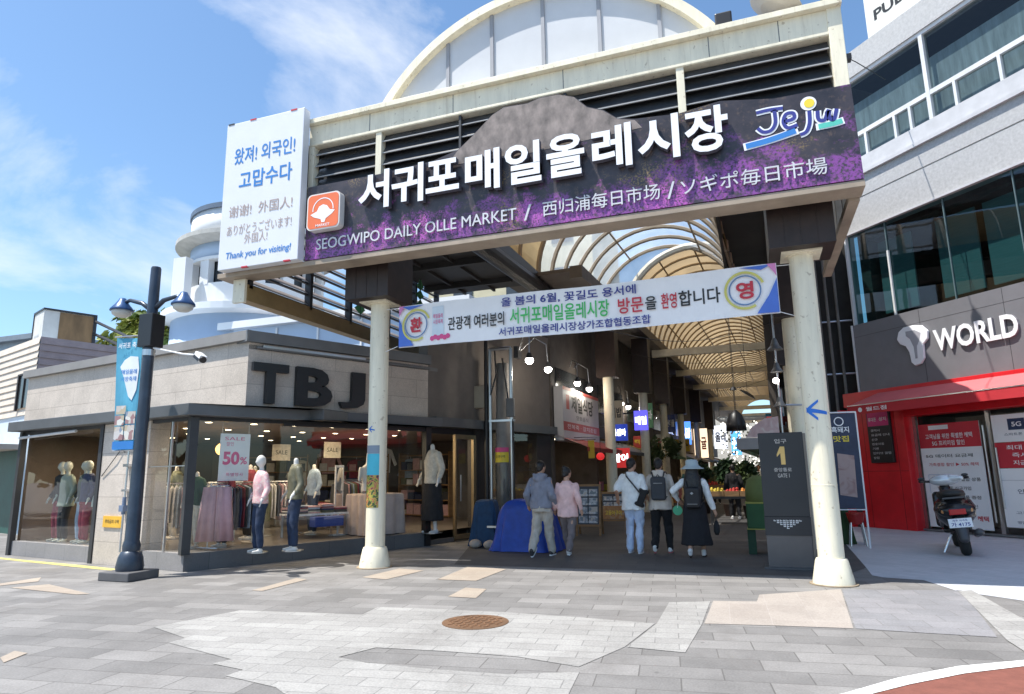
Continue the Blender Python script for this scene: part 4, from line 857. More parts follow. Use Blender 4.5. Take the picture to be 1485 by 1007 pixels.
for (dx, dz, sx) in ((-.70, 4.36, -1), (.66, 4.32, 1)):
    g = G(); g.tube([(LX, LY, 4.26), (LX+dx*.35, LY, 4.42), (LX+dx*.75, LY, dz+.14), (LX+dx*.98, LY, dz+.10)], [.045, .04, .032, .03], 8); ar = g.obj('arm', LB, lam, smooth=True)
    g = G(); g.lathe([(.0, .19), (.05, .19), (.07, .15), (.115, .08), (.18, .0), (.185, -.03), (.17, -.03)], (LX+dx, LY, dz), 20); hd = g.obj('lamp_shade', BL, lam, smooth=True)
    g = G(); g.lathe([(.168, -.025), (.145, -.09), (.09, -.13), (0, -.145)], (LX+dx, LY, dz), 20); g.obj('glass_bowl', M('bowl_glass', (.55, .55, .52), .25), hd, smooth=True)
# street banner on the lamp
t = thing('street_banner', 'turquoise festival banner with island map hanging from the street lamp', 'banner', (-9.85, LY, 1.96))
F_ = fr((-10.05, LY-.02), (1, .05)); bt = lambda u: -.02*u
g = G(F_); n = 8
for i in range(n):
    a, b = i/n, (i+1)/n
    g.poly([(.20*1+.52*a*1.05 if False else .06+.58*a, .02*math.sin(a*5), 3.86-.05*a), (.06+.58*b, .02*math.sin(b*5), 3.86-.05*b), (.20+.45*b, .02*math.sin(b*5+1), 1.98), (.20+.45*a, .02*math.sin(a*5+1), 1.98)][::-1])
o = g.obj('cloth', M('banner_turquoise', (.09, .36, .52), .7, var=.15, scale=2), t); sd = o.modifiers.new('s', 'SOLIDIFY'); sd.thickness = .006; sd.offset = 0
yb = -.03
g = G(F_); g.sheet([(.22, 3.35), (.30, 3.2), (.44, 2.85), (.52, 2.78), (.6, 2.95), (.62, 3.3), (.58, 3.5), (.42, 3.52), (.30, 3.46)], yb); g.obj('map_print', M('map_white', (.72, .76, .8), .7), t)
g = G(F_); g.text('서귀포 축제', .14, 3.66, .60, 3.76, yb, 0, .01); g.obj('heading', PAPER, t)
g = G(F_); g.text('매일올레', .26, 3.22, .58, 3.30, yb-.004, 0, .01); g.text('시장축제', .26, 3.10, .58, 3.18, yb-.004, 0, .01); g.obj('map_text', BLUEP, t)
PHOTO = Mprint('photo_collage', [(0, (.5, .42, .3)), (.18, (.55, .5, .45)), (.36, (.25, .3, .38)), (.52, (.6, .57, .55)), (.68, (.35, .2, .2)), (.85, (.7, .68, .62))], 11, 1, vor=True)
for (a, b, c, d) in ((.22, 2.56, .42, 2.70), (.21, 2.38, .40, 2.54), (.43, 2.40, .63, 2.60), (.22, 2.14, .41, 2.36), (.43, 2.14, .63, 2.38)):
    g = G(F_); g.rect(a, b, c, d, yb); g.obj('photo_print', PHOTO, t)
g = G(F_); g.rect(.205, 1.99, .64, 2.12, yb); g.obj('footer', BLUEP, t)
g = G(); g.tube([(LX, LY, 3.86), (-10.05, LY-.01, 3.88)], .012, 6); g.tube([(LX, LY, 1.98), (-9.86, LY-.01, 1.97)], .012, 6); g.obj('bracket', STEEL, t)
# ------------------------------------------------------------------ arcade (covered alley)
HD = (.045, .999)
RIB = M('rib_brown', (.36, .28, .19), .5, var=.15); RIBC = M('tie_cream', (.66, .60, .48), .5, var=.15)
POLY = Mtrans('brown_polycarbonate', (.42, .30, .155), .05)
SHD_ = M('side_panel_dark', (.04, .037, .034), .7, var=.3)
arc_ = thing('arcade_roof', 'long curved glass and brown vault roof over the market alley', 'roof', (-2.0, 30, 0))
def vault(ya, yb, cx, r, zs, step, mat, nm, rr, slope=.045, a0=0.):
    seg = 24; g = G(); n = max(1, int(round((yb-ya)/step)))
    P = lambda y, i, q=r: (cx+slope*(y-ya)-q*math.cos(a0+(math.pi-2*a0)*i/seg), y, zs+q*math.sin(a0+(math.pi-2*a0)*i/seg))
    for i in range(seg): g.poly([P(ya, i), P(ya, i+1), P(yb, i+1), P(yb, i)])
    g.obj(nm, mat, arc_)
    g = G()
    for k in range(n+1): y = ya+(yb-ya)*k/n; g.tube([P(y, i, r-.04) for i in range(seg+1)], rr, 6)
    g.obj('rib', RIB, arc_)
    g = G()
    for i in ((0, 8, 16, 24) if nm == 'glass_vault' else (0, 4, 8, 12, 16, 20, 24)): g.tube([P(ya, i, r-.07), P(yb, i, r-.07)], .035, 6)
    g.obj('purlin', RIB, arc_)
vault(13.25, 17.4, -3.1, 2.62, 7.12, 1.2, POLY, 'brown_vault', .06)
vault(17.45, 24, -2.91, 2.62, 7.12, 1.1, Mtrans('milky_glass', (.78, .84, .90), .62), 'glass_vault', .075)
g = G(); pa = [(-2.615-2.62*math.cos(math.pi*i/24), 7.12+2.62*math.sin(math.pi*i/24)) for i in range(25)]; pb = [(-1.6-2.6*math.cos(math.pi*i/24), 7.0+2.6*math.sin(math.pi*i/24)) for i in range(25)]
for i in range(24): g.poly([(pa[i][0], 23.97, pa[i][1]), (pa[i+1][0], 23.97, pa[i+1][1]), (pb[i+1][0], 24.0, pb[i+1][1]), (pb[i][0], 24.0, pb[i][1])])
g.obj('end_lunette', Mtrans('milky_lunette', (.78, .84, .90), .5), arc_)
g = G(); g.box(1.02, 23.9, 4.6, 3.2, 24.05, 10.4); g.obj('side_panel', SHD_, arc_)
vault(24.05, 82, -1.6, 2.6, 7.0, 1.05, POLY, 'brown_vault', .05)
g = G(); g.tube([(-1.6-2.6*math.cos(math.pi*i/24), 24, 7+2.6*math.sin(math.pi*i/24)) for i in range(25)], .14, 8); g.obj('end_arch', RIBC, arc_)
for y in (29, 35.5, 42, 50, 58, 66, 75):
    cx = -1.6+.045*(y-24); g = G(); g.box(cx-2.6, y-.12, 6.42, cx+2.6, y+.12, 6.72); g.obj('tie_beam', RIBC, arc_)
g = G(); F_ = fr((-4.25, 17), HD); g.box(0, -.15, 6.75, 66, .2, 7.1); g.box(0, .2, 6.95, 66, 2.3, 7.05); g.obj('eaves_beam', M('eaves', (.12, .10, .085), .6, var=.2), arc_)
g = G(); F_ = fr((1.0, 15), HD); g.M = fr((1.0, 15), (HD[0], HD[1])); g.box(0, -.2, 6.7, 68, .1, 7.1); g.obj('eaves_beam', M('eaves_r', (.2, .17, .14), .6, var=.2), arc_)
o = bpy.data.objects['eaves_beam']; o.data.transform(MT.Translation(-V((-2.0, 30, 0)).to_3d()) @ fr((-4.25, 17), HD) @ MT.Translation(V((-2.0, 30, 0)).to_3d()))
g = G(); g.prism([(.2, 11.5), (1.78, 11.5), (2.3, 15.3), (2.3, 20.5), (.2, 20.5)], 8.9, 9.02); g.box(2.1, 15.3, 8.5, 2.3, 20.5, 8.9); g.obj('shadow_slab', M('shadow_slab_grey', (.3, .3, .3), .6), arc_)  # unseen slab added and shaped to shade the phone shop front and forecourt

# pillars
def apillar(x, y, label, r=.17):
    t = thing('arcade_pillar', label, 'pillar', (x, y, 0), 0, 'pillars along the market alley')
    g = G(); g.lathe([(r+.05, 0), (r+.04, .25), (r, .28), (r, 4.55)], (x, y, 0), 22); g.obj('shaft', CREAM, t, smooth=False)
    g = G(); g.box(x-.32, y-.32, 4.55, x+.32, y+.32, 6.7); g.obj('capital_box', BROWNBOX, t); return t
left = [(-4.4, 21.3, 'first cream pillar on the left of the alley behind the man in the white tee'), (-4.05, 26.2, 'second cream pillar down the left side of the alley'), (-3.9, 31, 'third cream pillar down the left side of the alley'), (-3.75, 37, 'fourth cream pillar down the left side of the alley'), (-3.5, 44, 'fifth cream pillar far down the left side of the alley'), (-3.2, 52, 'sixth cream pillar far down the left side of the alley')]
right = [(.86, 14.5, 'cream pillar standing just behind the front right gate pillar'), (1.1, 21.3, 'cream pillar deep on the right hidden partly by the kiosk'), (1.25, 27, 'far cream pillar on the right side of the alley')]
for x, y, l in left+right: apillar(x, y, l)
# ------------------------------------------------------------------ shops along the left of the alley
AL = fr((-5.46, 18.3), HD)
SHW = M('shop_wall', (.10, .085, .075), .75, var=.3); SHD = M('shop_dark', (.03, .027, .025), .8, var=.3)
GOODS = [M('goods_'+n, c, .55, var=.25, scale=8) for n, c in (('red', (.5, .04, .03)), ('orange', (.65, .25, .04)), ('yellow', (.65, .5, .06)), ('green', (.08, .25, .05)), ('white', (.7, .68, .62)), ('blue', (.06, .14, .45)), ('brown', (.2, .1, .05)), ('pink', (.6, .25, .35)))]
rg = random.Random(5)
def shop(F_, x0, L_, label, awn, name='market_shop', lit=0):
    o = F_ @ V((x0+L_/2, 0, 0)); t = thing(name, label, 'shop', tuple(o))
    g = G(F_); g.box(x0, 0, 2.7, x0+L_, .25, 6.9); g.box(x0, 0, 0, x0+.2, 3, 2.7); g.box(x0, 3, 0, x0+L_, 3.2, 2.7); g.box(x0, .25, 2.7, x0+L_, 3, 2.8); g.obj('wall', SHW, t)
    g = G(F_); g.box(x0+.4, -.02, 3.6, x0+L_-.4, 0, 4.6); g.obj('window', M('shop_pane', (.04, .045, .05), .15), t)
    if awn: g = G(F_); g.slab([(x0+.1, 2.1), (x0+L_-.1, 2.1), (x0+L_-.1, 2.22), (x0+.1, 2.22)], -1.02, -1.0); g.poly([(x0+.1, -1.0, 2.22), (x0+L_-.1, -1.0, 2.22), (x0+L_-.1, 0.0, 2.62), (x0+.1, 0.0, 2.62)]); g.obj('awning', awn, t)
    g = G(F_); 
    for z, y in ((.5, .1), (.8, .8), (1.2, 1.5), (1.6, 2.2)):
        x = x0+.3
        while x < x0+L_-.4:
            w_ = rg.uniform(.2, .5); g.mi = rg.randrange(8); h = rg.uniform(.1, .35); g.box(x, y, z, x+w_, y+.55, z+h); x += w_+.05
    g.obj('goods', GOODS, t)
    g = G(F_)
    for z, y in ((.5, .08), (.8, .78), (1.2, 1.48), (1.6, 2.18)): g.box(x0+.25, y, .0 if y < .2 else z-.06, x0+L_-.25, y+.62, z)
    g.obj('counter', CARD, t)
    g = G(F_); g.box(x0+L_*.3, 1.0, 2.6, x0+L_*.7, 1.12, 2.64); g.obj('tube_lamp', WARM, t)
    return t
specs = [('narrow dark shop with red awning under the white sign board', M('awning_red', (.30, .03, .025), .7, var=.15)), ('dark alley shop behind the first pillar with a grey awning', M('awning_grey', (.12, .12, .12), .7)), ('alley shop with a dull yellow awning past the hanging plants', M('awning_yellow', (.3, .22, .06), .7)), ('alley shop with a green awning farther down', M('awning_green', (.05, .14, .06), .7)), ('alley shop with a pale awning far down the row', M('awning_pale', (.5, .48, .42), .7)), ('alley shop with a blue awning near the far end', M('awning_blue', (.06, .12, .3), .7)), ('last alley shop with a brown awning at the far end of the row', M('awning_brown', (.16, .09, .05), .7))]
x = 0
for i, (l, a) in enumerate(specs): L_ = 4.6 if i < 3 else 8; shop(AL, x, L_, l, a); x += L_+.02
AR = fr((2.2, 60), (-HD[0], -HD[1]))
for i, (l, a) in enumerate((('shop on the far right of the alley with a cream awning', M('awning_cream', (.5, .42, .28), .7)), ('shop halfway along the right of the alley with a maroon awning', M('awning_maroon', (.2, .03, .04), .7)), ('nearest shop on the right of the alley hidden behind the kiosk', M('awning_teal', (.05, .16, .16), .7)))): shop(AR, i*12.5, 12.4, l, a)
# end building
g = G(); g.box(-12, 96, 0, 14, 104, 9); t = tag(g.obj('end_building', M('end_wall', (.55, .5, .42), .7, var=.2), None), 'pale building closing the far end of the alley', 'building')
# white sign board + others
t = thing('shop_signboard', 'white shop sign board with red border and grey Korean letters', 'sign', tuple(AL @ V((2.0, -.25, 2.4))))
g = G(AL); g.box(.15, -.30, 2.42, 4.0, -.02, 4.0); g.obj('board', M('board_white', (.55, .53, .54), .5, var=.06), t, bevel=.01)
g = G(AL); y = -.304; g.rect(.15, 3.90, 4.0, 4.0, y); g.rect(.15, 2.72, 4.0, 2.98, y); g.rect(.45, 3.35, .75, 3.78, y); g.obj('red_border', M('border_red', (.5, .09, .08), .5), t)
g = G(AL); g.text('제일식당', .95, 3.30, 3.3, 3.80, y, 0, .03); g.text('향토음식', 1.4, 3.08, 2.7, 3.22, y); g.obj('lettering', BLACKP, t)
g = G(AL); g.text('전복죽 · 갈치조림', .5, 2.78, 3.6, 2.92, y-.003); g.obj('menu_line', PAPER, t)
def litsign(name, x, y, w_, z0, z1, col_, e, txt, tcol, label):
    t = thing(name, label, 'sign', (x, y, z0)); g = G(); g.box(x-w_/2, y, z0, x+w_/2, y+.12, z1); g.obj('lightbox', M('lit_'+col_[0], col_[1], emit=e), t)
    g = G(fr((x, y), (1, 0))); g.text(txt, -w_*.42, z0+(z1-z0)*.28, w_*.42, z0+(z1-z0)*.72, -.004, 0, .03); g.obj('lettering', tcol, t)
    g = G(); g.box(x-w_/2-.6, y+.03, z1-.1, x-w_/2, y+.08, z1-.05); g.obj('bracket', DARK, t)
WLIT = M('letter_lit', (.9, .95, 1), emit=2.2)
litsign('lit_sign', -4.33, 22.4, .56, 2.55, 3.1, ('blue', (.02, .05, .38)), .5, '회센타', WLIT, 'lit blue sign with white letters beside the first alley pillar')
litsign('lit_sign', -4.33, 22.45, .62, 1.65, 2.3, ('red', (.5, .03, .03)), .5, '활어', WLIT, 'small red lit sign below the blue sign')
litsign('lit_sign', -4.15, 26.0, .52, 3.1, 3.85, ('violet', (.10, .09, .75)), 1.1, '매일', WLIT, 'violet lit sign hung high between the first two alley pillars')
litsign('lit_sign', -3.96, 42, .52, 3.1, 4.5, ('skyblue', (.08, .25, .85)), 1.3, '시장', WLIT, 'sky blue lit sign far along the left pillars')
litsign('lit_sign', -2.6, 55, 1.0, 3.2, 5.0, ('pale', (.7, .75, .85)), 1.2, '올레', NAVY, 'pale lit sign near the far end of the alley')
litsign('lit_sign', -3.6, 48, .9, 2.4, 4.4, ('cream', (.85, .65, .45)), 1.2, '감귤', REDP, 'warm cream lit sign at the far left of the alley')
litsign('lit_sign', -1.6, 60, .8, 2.8, 4.9, ('azure', (.1, .4, .9)), 1.2, '수산', WLIT, 'azure lit sign deepest in the alley centre')
# double bulb lamps on the left side
LX0 = [(-5.0, 15.0), (-5.0, 19.6), (-4.95, 26.4), (-4.8, 33)]
bl0 = None
for i, (x, y) in enumerate(LX0):
    lab = ['twin bulb lamp on curved arms nearest the utility pole', 'second twin bulb lamp on curved arms above the white sign board', 'third twin bulb lamp farther along the alley', 'fourth twin bulb lamp deep in the alley'][i]
    if bl0 is None:
        bl0 = thing('twin_lamp', lab, 'lamp', (x, y, 4.2), 0, 'twin bulb lamps along the alley')
        for dy in (0, 1.55):
            g = G(); g.tube([(x-.55, y+.75, 4.55), (x-.25, y+.4+dy*.5, 5.0), (x-.02, y+.08+dy*.9, 4.85), (x, y+dy, 4.36)], .014, 6); a = g.obj('arm', STEEL, bl0)
            g = G(); g.lathe([(.05, .18), (.09, .06), (.10, .04)], (x, y+dy, 4.2), 14); g.obj('socket', DARK, a)
            g = G(); g.ball((x, y+dy, 4.2), .10); g.obj('bulb', BULB, a, smooth=True)
        g = G(); g.box(x-.62, y+.6, 4.4, x-.5, y+.9, 4.7); g.obj('wall_box', DARK, bl0)
    else: dup(bl0, (x, y, 4.2), label=lab)
for i, (x, y) in enumerate(LX0[:3]):
    l = bpy.data.lights.new('bulb_light', 'POINT'); l.energy = 26; l.shadow_soft_size = .1; l.color = (1, .9, .75); o = bpy.data.objects.new('bulb_light', l); col.objects.link(o); o.location = (x+.1, y+.7, 4.02)
t = thing('lamp_cluster', 'column of dark bell lamps with one lit bulb beside the rear right pillar', 'lamp', (.45, 14.0, 2.2))
g = G(); g.tube([(.5, 14, 2.1), (.5, 14, 4.6)], .02, 6); g.tube([(.5, 14, 2.75), (.9, 14.2, 2.75)], .02, 6); g.obj('rod', STEEL, t)
for z, s_ in ((3.85, 1), (3.4, .8), (2.72, .8)): g = G(); g.lathe([(.0, .26*s_), (.04, .22*s_), (.09*s_, .08), (.16*s_, 0), (.15*s_, 0)], (.5, 14, z), 16); g.obj('bell_shade', M('bell_grey', (.18, .18, .18), .4, .5), t)
g = G(); g.ball((.46, 13.9, 3.22), .06); g.obj('bulb', BULB, t)
t = thing('pendant_lamp', 'large black bell pendant hanging under the alley tie beams', 'lamp', (-.55, 22, 2.7))
g = G(); g.lathe([(.0, .66), (.06, .64), (.2, .5), (.29, .25), (.31, 0), (.29, 0)], (-.55, 22, 2.72), 20); g.obj('shade', BLACK, t, smooth=True)
g = G(); g.tube([(-.55, 22, 3.35), (-.55, 22, 4.05)], .012, 6); g.lathe([(.0, .12), (.06, .09), (.11, 0), (0, 0)], (-.55, 22, 4.0), 14); g.tube([(-.55, 22, 4.1), (-.55, 22, 6.6)], .008, 5); g.obj('stem', BLACK, t)
t = thing('shade_disc', 'dark oval lamp shade tilted beside the bell pendant', 'lamp', (-.2, 23, 3.8))
g = G(MT.Translation((-.15, 23, 3.95)) @ MT.Rotation(R(35), 4, 'Y')); g.lathe([(0, .08), (.2, .05), (.3, 0), (0, -.02)], (0, 0, 0), 18); g.obj('shade', BLACK, t); g = G(); g.tube([(-.15, 23, 3.95), (-.15, 23, 6.6)], .008, 5); g.obj('cord', BLACK, t)
# hanging produce, flowers, stalls
for (c, r_, n, l, sd) in (((-3.75, 26.6, 2.1), (.35, .5, 1.0), 900, 'bunch of yellowing leafy plants hanging at the left of the alley', 3), ((-3.2, 27.5, 2.5), (.45, .5, .6), 700, 'second leafy bunch hanging above the hat wearer', 8)):
    t = thing('hanging_plant', l, 'plant', c); g = G(); crown(g, c, *r_, n, .09, sd); g.obj('foliage', [M('dry_yellow', (.30, .24, .03), .7, var=.3), FOLD[1]], t); g = G(); g.tube([(c[0], c[1], c[2]), (c[0], c[1], 4.4)], .012, 5); g.obj('cord', DARK, t)
def stall(x, y, w_, label, kinds, sd):
    r_ = random.Random(sd); t = thing('market_stall', label, 'stall', (x, y, 0)); g = G(); g.box(x-w_/2, y, .72, x+w_/2, y+.8, .78); g.obj('tabletop', BLACK, t)
    for a in (-w_/2+.05, w_/2-.05):
        for b in (.05, .75): g = G(); g.tube([(x+a, y+b, 0), (x+a, y+b, .72)], .02, 6); g.obj('leg', DARK, t)
    n = int(w_/.42)
    for k in range(n):
        cx = x-w_/2+.22+k*.42; tt = thing('fruit_crate', 'crate of '+kinds[k % len(kinds)][1]+' on the '+label.split(' ')[0]+' stall'+('' if k < len(kinds) else ' at its end'), 'crate', (cx, y+.4, .785), 0, 'fruit crates on the '+label.split(' ')[0]+' stall')
        g = G(); g.box(cx-.2, y+.05, .785, cx+.2, y+.75, .80)
        for q in ((cx-.2, y+.05, cx-.185, y+.75), (cx+.185, y+.05, cx+.2, y+.75), (cx-.185, y+.05, cx+.185, y+.065), (cx-.185, y+.735, cx+.185, y+.75)): g.box(q[0], q[1], .80, q[2], q[3], .93)
        g.obj('box', CARD, tt); g = G()
        for i in range(4):
            for j in range(6): g.ball((cx-.135+i*.09, y+.13+j*.11, .89+r_.uniform(0, .16)*(1-abs(j-2.5)/3)), .05, sub=1)
        o = g.obj('fruit', kinds[k % len(kinds)][0], tt, smooth=True); o['kind'] = 'stuff'
stall(-.75, 20, 1.3, 'fruit stall with a black table in the middle of the alley', [(GOODS[2], 'yellow citrus'), (GOODS[0], 'red apples'), (GOODS[1], 'orange tangerines')], 1)
stall(-1.6, 29, 1.7, 'second stall deeper in the alley with a black table', [(GOODS[3], 'green melons'), (GOODS[0], 'red fruit'), (GOODS[2], 'yellow fruit'), (GOODS[7], 'pink fruit')], 2)
for x, y, s_, l, sd in ((-1.0, 24, .75, 'leafy potted shrub in the middle of the alley', 4), (-.35, 23, .6, 'second dark leafy shrub nearer the kiosk', 6), (-1.9, 25.5, .6, 'third leafy shrub left of the others', 9)):
    t = thing('potted_plant', l, 'plant', (x, y, 0)); g = G(); crown(g, (x, y, 1.45), s_*.7, s_*.6, s_*.75, 700, .10, sd); g.obj('foliage', FOLD, t); g = G(); g.lathe([(.16, 0), (.22, .4), (.2, .4)], (x, y, 0), 14); g.obj('pot', BROWNBOX, t); g = G(); g.tube([(x, y, .35), (x, y, 1.4)], .025, 6); g.obj('stem', BARK, t)
t = thing('glitter_curtain', 'curtain of small shiny hanging ornaments far in the alley', 'decoration', (-.3, 34, 1.2))
g = G(); r_ = random.Random(2)
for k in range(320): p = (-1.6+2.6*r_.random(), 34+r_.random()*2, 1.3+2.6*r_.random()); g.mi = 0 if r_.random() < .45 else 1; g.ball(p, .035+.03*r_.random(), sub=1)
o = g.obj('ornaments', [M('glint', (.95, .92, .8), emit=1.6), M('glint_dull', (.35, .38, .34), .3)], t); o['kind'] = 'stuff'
g = G(); g.box(-1.7, 34, 4.0, 1.2, 36, 4.08); g.obj('rail', STEEL, t)
g = G(); g.tube([(-1.6, 34, 4.04), (-1.6, 34, 7)], .015, 5); g.tube([(1.1, 34, 4.04), (1.1, 34, 7)], .015, 5); g.obj('hanger', STEEL, t)
t = thing('hanging_print', 'pale grey overhead print with a pink picture above the kiosk', 'sign', (.2, 19, 2.3))
g = G(fr((0, 19), (1, 0))); g.slab([(-.5, 2.05), (.65, 2.05), (.65, 2.35), (-.5, 2.35)], 0, .04); g.obj('panel', M('print_grey', (.3, .3, .32), .6), t)
g = G(fr((0, 19), (1, 0))); g.slab([(-.25, 2.36), (.6, 2.36), (.6, 2.9), (.25, 2.85), (-.1, 2.62)], 0, .04); g.obj('picture', Mprint('pink_picture', [(0, (.35, .22, .24)), (.5, (.6, .45, .47)), (.7, (.7, .66, .66))], 4), t)
g = G(); g.tube([(-.45, 19.02, 2.3), (-.45, 19.02, 6.8)], .008, 5); g.tube([(.6, 19.02, 2.9), (.6, 19.02, 6.8)], .008, 5); g.obj('cord', DARK, t)
# ------------------------------------------------------------------ things at the left of the entrance
t = thing('utility_pole', 'grey concrete utility pole wrapped in clear sheet with cables and boxes', 'utility pole', (-5.78, 15.2, 0))
g = G(); g.tube([(-5.78, 15.2, 0), (-5.78, 15.2, 4.2)], [.19, .16], 20); g.obj('pole', M('pole_concrete', (.26, .25, .24), .75, var=.2, bump=.2), t, smooth=True)
for x in (-6.05, -5.5):
    g = G(); g.tube([(x, 15.05, 0), (x, 15.05, 4.55)], .045, 10); g.obj('pipe', STEEL, t)
g = G(); g.tube([(-6.05, 15.05, 4.55), (-5.5, 15.05, 4.55)], .045, 8); g.box(-6.12, 15.0, 2.75, -5.42, 15.1, 2.8); g.obj('cross_pipe', STEEL, t)
g = G(); g.tube([(-6.13, 14.98, .2), (-6.13, 14.98, 4.9)], .05, 8); g.obj('conduit', BLACK, t)
g = G(); g.box(-6.45, 14.95, 3.1, -6.1, 15.15, 3.65); g.obj('meter_box', M('meter_cream', (.35, .31, .24), .5), t, bevel=.02)
g = G(); g.box(-5.6, 14.93, 2.85, -5.4, 15.05, 3.3); g.obj('switch_box', GREY, t, bevel=.02)
g = G(); g.tube([(-5.9, 15, 4.5), (-5.85, 14.95, 3.9), (-6.0, 14.95, 3.4)], .02, 6); g.tube([(-5.7, 15, 4.3), (-5.6, 14.95, 3.7), (-5.55, 14.95, 3.3)], .02, 6); g.tube([(-5.45, 15, 2.8), (-5.42, 14.97, 1.5), (-5.44, 15, .4)], .018, 6); g.obj('cables', BLACK, t)
g = G(); g.lathe([(.2, .3), (.2, 1.75)], (-5.78, 15.2, 0), 20); g.obj('clear_wrap', Mglass('clear_wrap', (.8, .82, .82), 1., .12, 1.4, wave=.6), t)
g = G(); g.lathe([(.205, 1.78), (.2, 2.02)], (-5.78, 15.2, 0), 16, R(-150), R(-30)); g.obj('yellow_notice', YELP, t, keep=True)
g = G(); g.lathe([(.206, 2.022), (.205, 2.13)], (-5.78, 15.2, 0), 16, R(-150), R(-30)); g.obj('magenta_notice', PINK, t, keep=True)
g = G(fr((-5.78, 15.0), (1, 0))); g.text('금연구역', -.12, 1.88, .12, 1.95, -.013); g.obj('notice_text', BLACKP, t)
def tarp(name, c, rx, ry, h, mat, label, sd, top=.7):
    t = thing(name, label, 'covered stall', (c[0], c[1], 0)); g = G(); n = 64; rings = []
    for k, (z, s_) in enumerate(((.012, 1.12), (.10, 1.05), (h*.28, .99), (h*.5, .93), (h*.7, .87), (h*.85, .80), (h*.94, .70), (h*.99, top*.82), (h*1.02, top*.4))):
        rg_ = []
        for i in range(n):
            a = 6.28319*i/n; cs, sn = math.cos(a), math.sin(a); e = .42
            x = math.copysign(abs(cs)**e, cs)*rx*s_; y = math.copysign(abs(sn)**e, sn)*ry*s_
            f = 1+(.085 if k < 4 else .045)*math.sin(a*11+sd+k*.25+1.5*math.sin(a*3))*(1-z/h*.6)+.10*noise.noise(V((cs*2.5, sn*2.5, z*3+sd)))+.04*noise.noise(V((cs*7, sn*7, z*7+sd)))
            rg_.append(g.v((c[0]+x*f, c[1]+y*f, z*(1+.07*noise.noise(V((x*2, y*2, sd))) if k > 2 else 1))))
        rings.append(rg_)
    for a, b in zip(rings, rings[1:]):
        for i in range(n): g.f([a[i], a[(i+1) % n], b[(i+1) % n], b[i]])
    g.f(rings[-1]); o = g.obj('cover', mat, t, smooth=True); sb = o.modifiers.new('s', 'SUBSURF'); sb.levels = 1; sb.render_levels = 1
    return t
TARP = M('tarp_blue', (.008, .055, .36), .5, var=.2, scale=6, bump=.35, bs=14)
tarp('covered_stall', (-4.45, 13.05, 0), .62, .42, .97, TARP, 'low stall wrapped in a bright blue tarpaulin beside the grey hoodie man', 2)
t = tarp('covered_stand', (-5.58, 13.6, 0), .30, .24, .95, M('tarp_navy', (.01, .05, .12), .75, var=.25, scale=8, bump=.4, bs=20), 'narrow stand under a dark blue cover with stones at its foot', 5, .85)
g = G(); g.box(-5.45, 13.30, .40, -5.05, 13.34, .44); g.obj('crossbar', STEEL, t)
for x, y, l in ((-5.66, 13.16, 'pale round stone at the left foot of the dark blue stand'), (-5.30, 13.08, 'larger pale round stone at the right foot of the dark blue stand')):
    g = G(); g.ball((x, y, .085), .13, (1.05, .9, .68), 3); o = fuse(g, 'weight_stone', M('pale_stone', (.42, .36, .31), .85, var=.2, bump=.3, bs=30), None, .015, 2, .012, 7); tag(o, l, 'stone')
# boards on the ground
def aboard(F_, w_, h, label, name):
    t = thing(name, label, 'sign', tuple(F_ @ V((w_/2, 0, 0)))); lean = .22
    m1 = F_ @ MT(((1, 0, 0, 0), (0, 1, lean, 0), (0, 0, 1, 0), (0, 0, 0, 1))); m2 = F_ @ MT(((1, 0, 0, 0), (0, 1, -lean, 2*lean*h+.03), (0, 0, 1, 0), (0, 0, 0, 1)))
    for m_ in (m1, m2):
        g = G(m_); g.box(0, 0, 0, .05, .03, h); g.box(w_-.05, 0, 0, w_, .03, h); g.box(.05, 0, h-.05, w_-.05, .03, h); g.box(.05, 0, .22, w_-.05, .03, .27); g.obj('frame', CARD, t)
    g = G(m1); g.box(.05, .008, .27, w_-.05, .024, h-.05); g.obj('panel', M('board_slate', (.05, .055, .07), .5), t)
    g = G(m1)
    for r_ in range(4):
        for c_ in range(2): x = .08+c_*(w_-.13)/2; z = .30+r_*(h-.38)/4; g.rect(x, z, x+(w_-.2)/2, z+(h-.38)/4-.035, .004)
    g.obj('menu_photos', Mprint('menu_photo', [(0, (.3, .33, .38)), (.3, (.5, .52, .55)), (.55, (.2, .24, .28)), (.75, (.55, .5, .45))], 16, 1, vor=True), t)
    g = G(m1)
    for r_ in range(4): z = .31+r_*(h-.38)/4; g.text('메뉴 12,000원', .1, z, w_-.12, z+.045, .001, 0, .01)
    g.obj('prices', PAPER, t)
    return t
aboard(fr((-4.28, 16.1), (.995, .1)), .62, 1.22, 'upright wooden A frame menu board beside the pink sweater woman', 'menu_board')
t = aboard(fr((-4.05, 17.9), (.98, .2)), .68, .98, 'low orange and grey food picture board behind the A frame', 'picture_board')
g = G(fr((-4.05, 17.9), (.98, .2)) @ MT(((1, 0, 0, 0), (0, 1, .22, 0), (0, 0, 1, 0), (0, 0, 0, 1)))); g.rect(.06, .28, .62, .62, -.002); g.obj('food_print', Mprint('food_print', [(0, (.12, .06, .03)), (.4, (.35, .16, .06)), (.6, (.45, .25, .1)), (.75, (.3, .3, .3))], 9, 1.5), t)
g = G(fr((-4.05, 17.9), (.98, .2)) @ MT(((1, 0, 0, 0), (0, 1, .22, 0), (0, 0, 1, 0), (0, 0, 0, 1)))); g.text('고등어구이', .12, .38, .55, .5, -.006, 0, .02); g.obj('food_title', YELP, t)
t = thing('yellow_flag', 'small yellow hanging flag at the end of the red awning', 'flag', (-4.38, 18.5, 1.9)); g = G(); g.box(-4.47, 18.5, 1.9, -4.29, 18.51, 2.4); g.obj('cloth', M('flag_yellow', (.5, .33, .03), .7), t); g = G(); g.tube([(-4.9, 18.5, 2.42), (-4.25, 18.5, 2.42)], .012, 6); g.obj('rod', DARK, t)
